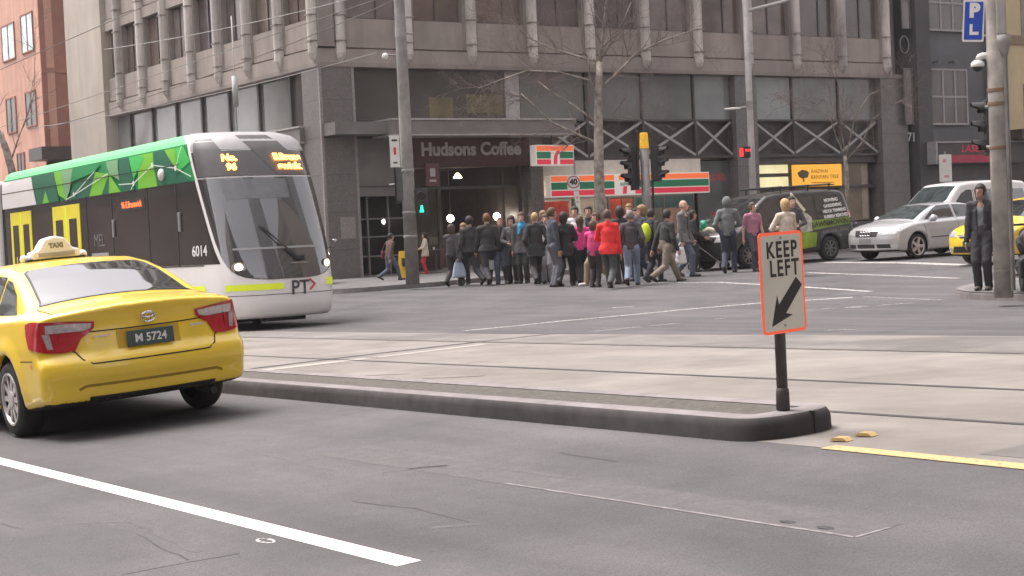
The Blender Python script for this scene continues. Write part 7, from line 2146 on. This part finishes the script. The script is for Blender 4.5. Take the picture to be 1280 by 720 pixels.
# ---------- carried things (each a thing of its own, hanging from the hand that holds it)
def world(t, v):
    m = Matrix.Translation(t.location) @ t.rotation_euler.to_matrix().to_4x4(); return m @ Vector(v)
def carrier_bag(t, hand, label, col, w=.30, h=.36, d=.13, name='carrier_bag', mark=None):
    pw = world(t, hand)
    o = thing(name, label, 'bag', pw, rotz=t.rotation_euler.z+rng.uniform(-.4, .4))
    lo = (-w/2-.05, -d/2-.05, -h-.17); hi = (w/2+.05, d/2+.05, -.03)
    G = grid(lo, hi, .016)
    X, Y, Z = G
    z0 = -.10; f = np.clip((z0-Z)/h, 0, 1)
    hw_ = w/2*(.62+.5*f-.12*f**3); hd_ = d/2*(.35+.9*f-.2*f**3)
    dd = smax(smax(np.abs(X)-hw_, np.abs(Y)-hd_, .05), np.abs(Z-(z0-h/2))-h/2, .05)+.006*np.sin(X*40+Z*25)*np.sin(Y*30+Z*33)
    V, F = surface_nets(dd, lo, .016)
    mesh_obj('sack', V, F, mat('bag film %.2f %.2f %.2f' % col, col, .45, var=.08, scale=9), o, True)
    mb = MB()
    for sg in (-1, 1): mb.tube([(sg*w*.22, 0, z0-.01), (sg*w*.10, 0, -.03), (0, 0, .0)], [.016, .010, .008], 6)
    mb.build('handle', mat('bag film %.2f %.2f %.2f' % col, col), o, True)
    if mark:
        mb = MB(); mb.box((-.06, -d/2-.012, z0-h*.55), (.06, -d/2+.03, z0-h*.4)); mb.build('print', mark, o)
    return o
def backpack(t, J, label, col):
    S = J['S']; c = J['chest']
    pw = world(t, c+Vector((0, -.115*S, -.03*S)))
    o = thing('backpack', label, 'backpack', pw, rotz=t.rotation_euler.z)
    lo = (-.22, -.16, -.3); hi = (.22, .16, .3); G = grid(lo, hi, .018)
    d = sd_ell(G, (0, -.01, -.03), (.15, .095, .23)); d = smin(d, sd_ell(G, (0, -.07, -.09), (.11, .06, .11)), .03)
    V, F = surface_nets(d, lo, .018); mesh_obj('pack', V, F, cloth('pack %.2f %.2f %.2f' % col, col), o, True)
    mb = MB()
    for sg in (-1, 1): mb.tube([(sg*.09, .03, .17), (sg*.11, .15, .24), (sg*.12, .27, .16), (sg*.11, .22, -.05), (sg*.1, .05, -.18)], .017, 6)
    mb.build('strap', cloth('pack strap', (.05, .05, .05)), o)
    return o
def shoulder_bag(t, J, label, col, sd=1, size=.30, drop=.36):
    S = J['S']; pw = world(t, J['sh'][sd]+Vector((sd*.075*S, -.02, 0)))
    o = thing('shoulder_bag', label, 'bag', pw, rotz=t.rotation_euler.z+PI/2)
    mb = MB(); mb.box((-size/2, -.05, -drop-size*.75), (size/2, .05, -drop), ch=.03); mb.build('pouch', cloth('bagcloth %.2f %.2f %.2f' % col, col, .6), o)
    mb = MB(); mb.tube([(-size*.42, 0, -drop), (-.06, sd*.04, -.05), (0, sd*.05, .02), (.06, sd*.04, -.05), (size*.42, 0, -drop)], .012, 6); mb.build('strap', cloth('bagcloth %.2f %.2f %.2f' % col, col), o)
    return o

def foot(x, y, s=None, p=None):
    q = base(x, y, 0, s=s, p=p)
    # standing on the raised paving where there is any
    raised_ = (q[1] > 37.6 and q[0] > 20.3) or (q[1] < 18.75 and q[0] > 20.35)
    if raised_: q = (q[0], q[1], q[2]+KH) if s is not None or p is not None else base(x, y, KH)
    return q
AWAY = 0.0        # heading up the street, away to the left
def look(pos, deg):
    "yaw in degrees relative to the line of sight: 0 = back to the photographer, 180 = facing, +90 = to photo left, -90 = to photo right"
    return math.atan2(-pos[0], pos[1])+math.radians(deg)
def tall(pos, ytop): return max(1.2, min(1.95, zat(0, ytop, pos)-pos[2]))
def P(label, x, yf, yt, deg, hmul=1.0, s=None, p=None, **kw):
    q = foot(x, yf, s, p); h = tall(q, yt)*hmul
    # a stride lowers the body a little; keep the measured head height
    st = kw.get('stride', 0); 
    if st: h = h/(1-.22*st*st*.9)
    return person(label, q, h/.99, look(q, deg), **kw)
BLK = (.034, .031, .033); CHAR = (.066, .061, .065); NAVY = (.025, .03, .05); JEAN = (.075, .095, .135); DJEAN = (.035, .042, .065); LJEAN = (.20, .25, .33)
KHAKI = (.20, .165, .12); GREYT = (.11, .115, .13); WHITE = (.62, .6, .58)

a, J = P('person in a brown jacket and blue jeans striding past the cafe with a red bag', 488, 356.5, 292, -60, s=41.3, tcol=(.10, .062, .048), lcol=JEAN, stride=.42, lean=.05, hair='dark', hem=.47)
shoulder_bag(a, J, 'dark red shoulder bag on the person in the brown jacket', (.15, .02, .035), sd=-1, drop=.22)
P('person in a cream coat and red trousers standing by the cafe tables', 533, 344, 291, 100, s=44.4, tcol=(.58, .50, .38), lcol=(.50, .02, .04), top='long', hem=.42, hair='dark', hstyle='long', arms=('front', 'front'), scol=(.45, .05, .05))
a, J = P('brown haired person in dark grey with a shoulder bag, left end of the crowd', 567, 353, 281, -25, tcol=CHAR, lcol=BLK, stride=.3, hair='brown', hstyle='bob', s=36.6)
shoulder_bag(a, J, 'grey shoulder bag on the brown haired person at the left end of the crowd', (.1, .095, .1), sd=1)
P('light brown haired person facing the camera, left of the black suited men', 582, 349, 280, 165, tcol=(.06, .055, .055), lcol=BLK, hair='light', hstyle='bob', arms=('front', 'down'), s=37.2)
a, J = P('dark haired man in a black suit striding away with a carrier bag', 590, 357, 270, 20, tcol=BLK, lcol=(.02, .02, .028), stride=.62, lead=-1, hair='dark', arms=('bag', 'swing'), hem=.44)
carrier_bag(a, J['wri'][-1]+Vector((0, .03, -.06)), 'pale blue carrier bag in the hand of the man in the black suit', (.45, .55, .66), .4, .42)
a, J = P('balding man with red brown hair in a black suit striding away', 612, 356.5, 266.5, 10, tcol=(.032, .030, .031), lcol=(.022, .022, .03), stride=.55, lead=1, hair='red', hstyle='thin', arms=('swing', 'bag'), hem=.44)
carrier_bag(a, J['wri'][1]+Vector((0, .03, -.06)), 'white carrier bag held by the balding man in the black suit', (.66, .64, .64), .26, .34)
a, J = P('round faced man in a black jacket and jeans walking towards the camera with white bags', 628, 352, 272, 172, tcol=(.027, .026, .027), lcol=JEAN, hair='light', hstyle='thin', arms=('bag', 'bag'), stride=.2, s=35.5)
carrier_bag(a, J['wri'][1]+Vector((0, .03, -.06)), 'white carrier bag held by the round faced man in the black jacket', (.64, .63, .63), .24, .3)
P('man in a grey coat with a bright blue scarf facing the camera', 655, 346.5, 266, 170, tcol=(.075, .07, .068), lcol=(.03, .035, .03), hair='brown', scarf=(.04, .28, .48), arms=('down', 'down'), hem=.42, s=34.8)
P('fair haired man in a long black coat seen from behind, left of the navy jacket', 672, 356, 266, 10, tcol=(.02, .019, .02), lcol=BLK, hstyle='thin', hair='blond', top='coat', hem=.38, stride=.38, lead=1, arms=('pocket', 'pocket'))
P('person in a white shirt mostly hidden behind the long black coat', 685, 346, 268, 170, tcol=WHITE, lcol=(.4, .4, .42), hair='brown', top='shirt', arms=('front', 'down'), s=33.6)
P('man in a navy hooded jacket and slate trousers turned to the right in the crowd', 693, 352, 260.5, -70, tcol=(.045, .05, .066), lcol=GREYT, hair='brown', arms=('phone', 'down'), s=31.6)
P('dark haired woman in a long black coat in front of the man in navy', 708, 357.5, 266, -15, tcol=(.021, .02, .023), lcol=BLK, hair='dark', hstyle='bob', top='coat', hem=.40, stride=.3, arms=('front', 'front'))
P('dark haired man with a white shirt collar behind the pink top', 722, 345, 258.5, 165, tcol=WHITE, lcol=BLK, hair='dark', top='shirt', arms=('down', 'down'), s=32.6)
P('brown haired woman in a bright pink jacket and black leggings seen from behind', 728, 356, 271, 5, tcol=(.72, .045, .24), lcol=(.022, .022, .03), hair='brown', hstyle='long', stride=.22, arms=('phone', 'front'), hem=.50)
P('man in a dark jacket facing the camera between the pink and the red tops', 739, 348, 258, 170, tcol=(.03, .03, .033), lcol=BLK, hair='dark', arms=('down', 'down'), s=32.4)
P('person in grey green top, tan trousers and white shoes behind the red jersey', 749, 351.5, 266, 120, tcol=(.12, .12, .11), lcol=(.26, .20, .12), scol=(.7, .66, .64), hair='brown', stride=.35, arms=('down', 'front'), s=30.6)
a, J = P('broad person in a bright red jersey walking away in the middle of the crowd', 763, 361, 262.5, -12, tcol=(.74, .022, .02), lcol=(.055, .06, .062), hair='brown', top='long', hem=.42, stride=.42, lead=-1, arms=('front', 'down'), sleeves='long')
P('tall dark haired person in black right behind the red jersey', 778, 350, 259, 20, tcol=(.025, .022, .026), lcol=BLK, hair='dark', hstyle='bob', s=30.2, arms=('down', 'down'))
P('grey haired person in a charcoal jacket and pale blue jeans seen from behind', 791, 357.5, 263.5, -5, tcol=(.055, .048, .056), lcol=LJEAN, hair='grey', stride=.38, lead=1, arms=('pocket', 'pocket'), hem=.47)
P('fair faced person half hidden behind the grey haired person in charcoal', 790, 346, 255.5, 165, tcol=(.16, .13, .15), lcol=BLK, hair='light', arms=('down', 'down'), s=31.8)
P('person in a navy jacket facing left between the charcoal jacket and khaki trousers', 806, 350.5, 257.5, 100, tcol=NAVY, lcol=DJEAN, hair='light', hstyle='bob', stride=.25, s=30.4)
a, J = P('dark clothed person wearing a lime green backpack in the crowd', 817, 351, 262, -40, tcol=(.03, .03, .035), lcol=(.03, .03, .04), hair='dark', stride=.2, s=29.6)
backpack(a, J, 'lime green backpack on the dark clothed person in the crowd', (.42, .52, .02))
P('man in a black sweater and khaki trousers striding to the right', 833, 352.5, 262.5, -48, tcol=(.018, .017, .018), lcol=KHAKI, hair='dark', top='shirt', hem=.49, stride=.55, lead=-1, lean=.05, arms=('swing', 'bag'), s=29.0)
a, J = P('bald man in an open grey jacket over a black shirt, facing right', 857, 345.5, 250.5, -115, tcol=(.13, .128, .125), lcol=JEAN, hstyle='bald', inner=(.02, .02, .022), stride=.25, arms=('bag', 'down'), hem=.44, s=30.5, turn=.4)
cb_ = carrier_bag(a, J['wri'][-1]+Vector((0, .03, -.06)), 'white carrier bag with a red print beside the khaki trousers', (.68, .65, .65), .36, .42, mark=mat('bag red print', (.6, .1, .1), .5))
cb_.location = tuple(np.array(foot(852, 345, s=29.6))+[0, 0, zat(0, 303, foot(852, 345, s=29.6))-foot(852, 345, s=29.6)[2]])
a, J = P('dark clothed person pushing the black pushchair beside the bald man', 868, 342, 264, -100, tcol=(.022, .018, .02), lcol=BLK, hair='dark', hstyle='long', arms=('forward', 'forward'), s=32.2)
P('person in a grey hooded top with the hood up and dark jeans, back turned', 912, 341, 246.5, -8, tcol=(.135, .145, .145), lcol=(.038, .045, .075), top='hoodie', hstyle='hood', stride=.25, arms=('pocket', 'front'))
P('man in a pink polo shirt and dark jeans walking beside the black van', 943, 336, 253.5, -150, tcol=(.38, .15, .22), lcol=(.03, .034, .05), top='shirt', hem=.5, sleeves='short', hair='brown', stride=.22, arms=('swing', 'swing'), turn=.5, s=30.0)
P('blond haired woman in a cream top behind the KEEP LEFT sign', 985, 349, 249.5, 35, tcol=(.56, .47, .38), lcol=(.12, .06, .06), hair='blond', hstyle='bob', stride=.5, lead=1, arms=('front', 'front'), s=26.8)
P('dark haired man beside the blond woman in front of the black van', 993, 341, 246, -160, tcol=(.05, .045, .05), lcol=BLK, hair='dark', arms=('front', 'down'), s=28.6)
P('dark haired woman in grey between the round faced man and the blue scarf', 642, 346, 271, 165, tcol=(.09, .085, .09), lcol=BLK, hair='dark', hstyle='long', arms=('down', 'front'), s=35.2)
P('man with light brown hair in a black jacket half hidden left of the navy jacket', 682, 345, 264, -150, tcol=(.03, .028, .03), lcol=DJEAN, hair='light', arms=('down', 'down'), s=34.2)
P('short person in a bright pink sleeved top showing between the pink jacket and red jersey', 744, 353, 277, -20, tcol=(.62, .05, .2), lcol=BLK, hair='brown', hstyle='bob', arms=('phone', 'down'), s=29.9)
P('young man in a dark green jacket behind the charcoal jacket', 798, 347, 261, 150, tcol=(.035, .05, .04), lcol=DJEAN, hair='dark', arms=('down', 'pocket'), s=32.6)
q = base(1230, 362.5, KH)
h_ = tall(q, 231)
a, J = person('man in a black jacket over a grey pullover standing with arms folded behind him on the right corner', q, h_/.99, look(q, 168), tcol=(.022, .022, .026), lcol=(.028, .028, .034), skin='brown', hair='dark', inner=(.16, .17, .18), hem=.475, arms=('down', 'down'), vox=.0125, turn=-.35, scol=(.09, .07, .06))
a['label'] = 'man in a black jacket over a grey pullover standing alone beside the concrete pole'

# ---------- pushchair
q = foot(883, 336, s=32.2)
pc = thing('pushchair', 'black three wheeled pushchair in front of the bald man', 'pushchair', q, rotz=look(q, -100))
mb = MB()
for x in (-.24, .24): mb.tube([(x, -.35, 1.02), (x, -.1, .62), (x*.6, .45, .18)], .016, 8); mb.tube([(x, -.1, .62), (x, -.32, .14)], .014, 8)
mb.tube([(-.24, -.35, 1.02), (.24, -.35, 1.02)], .02, 8); mb.build('frame', M_GALV, pc)
G = grid((-.35, -.4, .2), (.35, .5, 1.1), .022)
d = sd_cone(G, (0, .28, .42), (0, -.06, .46), .14, .17); d = smin(d, sd_cone(G, (0, -.08, .46), (0, -.2, .8), .17, .19), .06)
V, F = surface_nets(d, (-.35, -.4, .2), .022); mesh_obj('seat', V, F, cloth('pushchair', (.025, .023, .026)), pc, True)
d = sd_ell(G, (0, -.1, .84), (.23, .26, .2)); d = np.maximum(d, -(G[2]-.78)); V, F = surface_nets(d, (-.35, -.4, .2), .022); mesh_obj('hood', V, F, cloth('pushchair', (.025, .023, .026)), pc, True)
for x, y in ((-.26, -.32), (.26, -.32), (-.08, .48), (.08, .48)):
    w = bpy.data.objects.new('wheel', None); COL.objects.link(w); w.parent = pc; w.location = (x, y, .13)
    mb = MB(); mb.tube([(0, .105*math.cos(k), .105*math.sin(k)) for k in np.linspace(0, 2*PI, 21)], .025, 8); mb.build('tyre', M_TYRE, w, True)
    mb = MB(); mb.lathe([(.085, -.012), (.085, .012)], 14, Matrix.Rotation(PI/2, 4, 'Y')); mb.build('hub', M_RIM, w)
# shopping bags hung on the pushchair / carried: green and pale bundle by the van's front
q = foot(884, 330, s=31.9)
cb_ = thing('shopping_bundle', 'green shopping bag with a pale bundle carried above the pushchair', 'bag', (q[0], q[1], zat(0, 283, q)), rotz=look(q, 0))
G = grid((-.3, -.2, -.3), (.4, .2, .35), .02)
d = sd_ell(G, (-.05, 0, .03), (.11, .08, .15))+.016*np.sin(G[0]*30)*np.sin(G[2]*28); V, F = surface_nets(d, (-.3, -.2, -.3), .02); mesh_obj('sack', V, F, mat('green bag film', (.03, .30, .18), .45, var=.15, scale=8), cb_, True)
d = sd_ell(G, (.08, -.02, -.10), (.17, .1, .08))+.012*np.sin(G[0]*26)*np.sin(G[2]*31); V, F = surface_nets(d, (-.3, -.2, -.3), .02); mesh_obj('pale_sack', V, F, mat('pale bag film', (.6, .58, .42), .45, var=.15, scale=8), cb_, True)
# ------------------------------------------------------------------ separate pieces become objects of their own
def split_loose(o):
    me = o.data; n = len(me.vertices); par = list(range(n))
    def find(a):
        while par[a] != a: par[a] = par[par[a]]; a = par[a]
        return a
    for e in me.edges:
        a, b = find(e.vertices[0]), find(e.vertices[1])
        if a != b: par[a] = b
    groups = {}
    for p in me.polygons: groups.setdefault(find(p.vertices[0]), []).append(p)
    if len(groups) < 2 or len(groups) > 60: return
    nm = o.name.split('.')[0]; mats = list(me.materials); ch = list(o.children)
    first = True
    for ps in groups.values():
        idx = {}; V = []; F = []; mi = []
        for p in ps:
            f = []
            for v in p.vertices:
                if v not in idx: idx[v] = len(V); V.append(me.vertices[v].co[:])
                f.append(idx[v])
            F.append(f); mi.append(p.material_index)
        m2 = bpy.data.meshes.new(nm); m2.from_pydata(V, [], F)
        for m in mats: m2.materials.append(m)
        m2.polygons.foreach_set('material_index', np.array(mi, dtype=np.int32)); m2.polygons.foreach_set('use_smooth', [ps[0].use_smooth]*len(F)); m2.update()
        if first: o.data = m2; first = False
        else:
            c = o.copy(); c.data = m2; COL.objects.link(c)
SPLIT = ('soffit', 'shop_party_wall', 'mullion', 'strap', 'downpipe', 'string_course', 'fascia_trim', 'trim', 'conduit', 'edge_trim', 'band', 'lit_pane', 'board', 'store_ceiling_light',
         'shop_beam', 'joint_band', 'joint', 'window_joint', 'grab_handle', 'truss_post', 'bracket', 'bolt', 'fascia', 'store_frame', 'shop_frame', 'display_case', 'badge', 'sticker', 'infill', 'chrome_bar', 'kerb_joint', 'wall_lamp_', 'board_mark', 'fork', 'orange_stripe', 'red_stripe', 'green_stripe')
for o in [q for q in bpy.data.objects if q.type == 'MESH' and q.name.split('.')[0] in SPLIT and q.parent is not None]: split_loose(o)
# ================================================================== LIGHT, SKY, CAMERA
SUN_EL, SUN_AZ = math.radians(58), None
sd_ = Vector((-.22, .42, 1.0)).normalized()          # towards the sun
w = bpy.data.worlds.new('World'); scene.world = w; w.use_nodes = True
nt = w.node_tree; N = nt.nodes; L = nt.links
bg = N['Background']
sky = N.new('ShaderNodeTexSky'); sky.sky_type = 'NISHITA'; sky.sun_disc = False
sky.sun_elevation = math.asin(sd_.z); sky.sun_rotation = math.atan2(sd_.x, sd_.y)
sky.dust_density = 4.0; sky.air_density = 1.0; sky.ozone_density = 1.0
hs = N.new('ShaderNodeHueSaturation'); hs.inputs['Saturation'].default_value = .12; hs.inputs['Value'].default_value = 1.0
tint = N.new('ShaderNodeMix'); tint.data_type = 'RGBA'; tint.blend_type = 'MULTIPLY'; tint.inputs['Factor'].default_value = 1.0
tint.inputs['B'].default_value = (1.0, .942, .95, 1)
L.new(sky.outputs['Color'], hs.inputs['Color']); L.new(hs.outputs['Color'], tint.inputs['A']); L.new(tint.outputs['Result'], bg.inputs['Color'])
bg.inputs['Strength'].default_value = .15
sl = bpy.data.lights.new('sun', 'SUN'); sl.energy = 1.3; sl.angle = math.radians(25); sl.color = (1, .945, .91)
so = bpy.data.objects.new('sun', sl); COL.objects.link(so)
so.rotation_euler = sd_.to_track_quat('Z', 'Y').to_euler(); so.location = (0, 0, 60)
# thin haze added to lift the blacks in place of lens glare
hz = bpy.data.materials.new('black lifting haze'); hz.use_nodes = True
hn = hz.node_tree; hn.nodes.remove(hn.nodes['Principled BSDF'])
pv = hn.nodes.new('ShaderNodeVolumePrincipled'); pv.inputs['Color'].default_value = (.95, .92, .93, 1); pv.inputs['Density'].default_value = .0004; pv.inputs['Anisotropy'].default_value = .2
hn.links.new(pv.outputs['Volume'], hn.nodes['Material Output'].inputs['Volume'])
mb = MB(); mb.box((-305, -305, -14), (305, 405, 104)); tag(mb.build('haze', hz), kind='stuff')
cam = bpy.data.cameras.new('camera'); co = bpy.data.objects.new('camera', cam); COL.objects.link(co)
cam.sensor_width = 36; cam.sensor_fit = 'HORIZONTAL'; cam.lens = 36*FPX/1280
cam.clip_start = .05; cam.clip_end = 2000
M3 = Matrix(((RGT[0], UPV[0], -FWD[0]), (RGT[1], UPV[1], -FWD[1]), (RGT[2], UPV[2], -FWD[2])))
co.matrix_world = Matrix.Translation(CAM) @ M3.to_4x4()
scene.camera = co
scene.view_settings.view_transform = 'Standard'; scene.view_settings.look = 'None'
scene.view_settings.exposure = 1.45; scene.view_settings.gamma = 1
scene.render.resolution_x = 1024; scene.render.resolution_y = 576
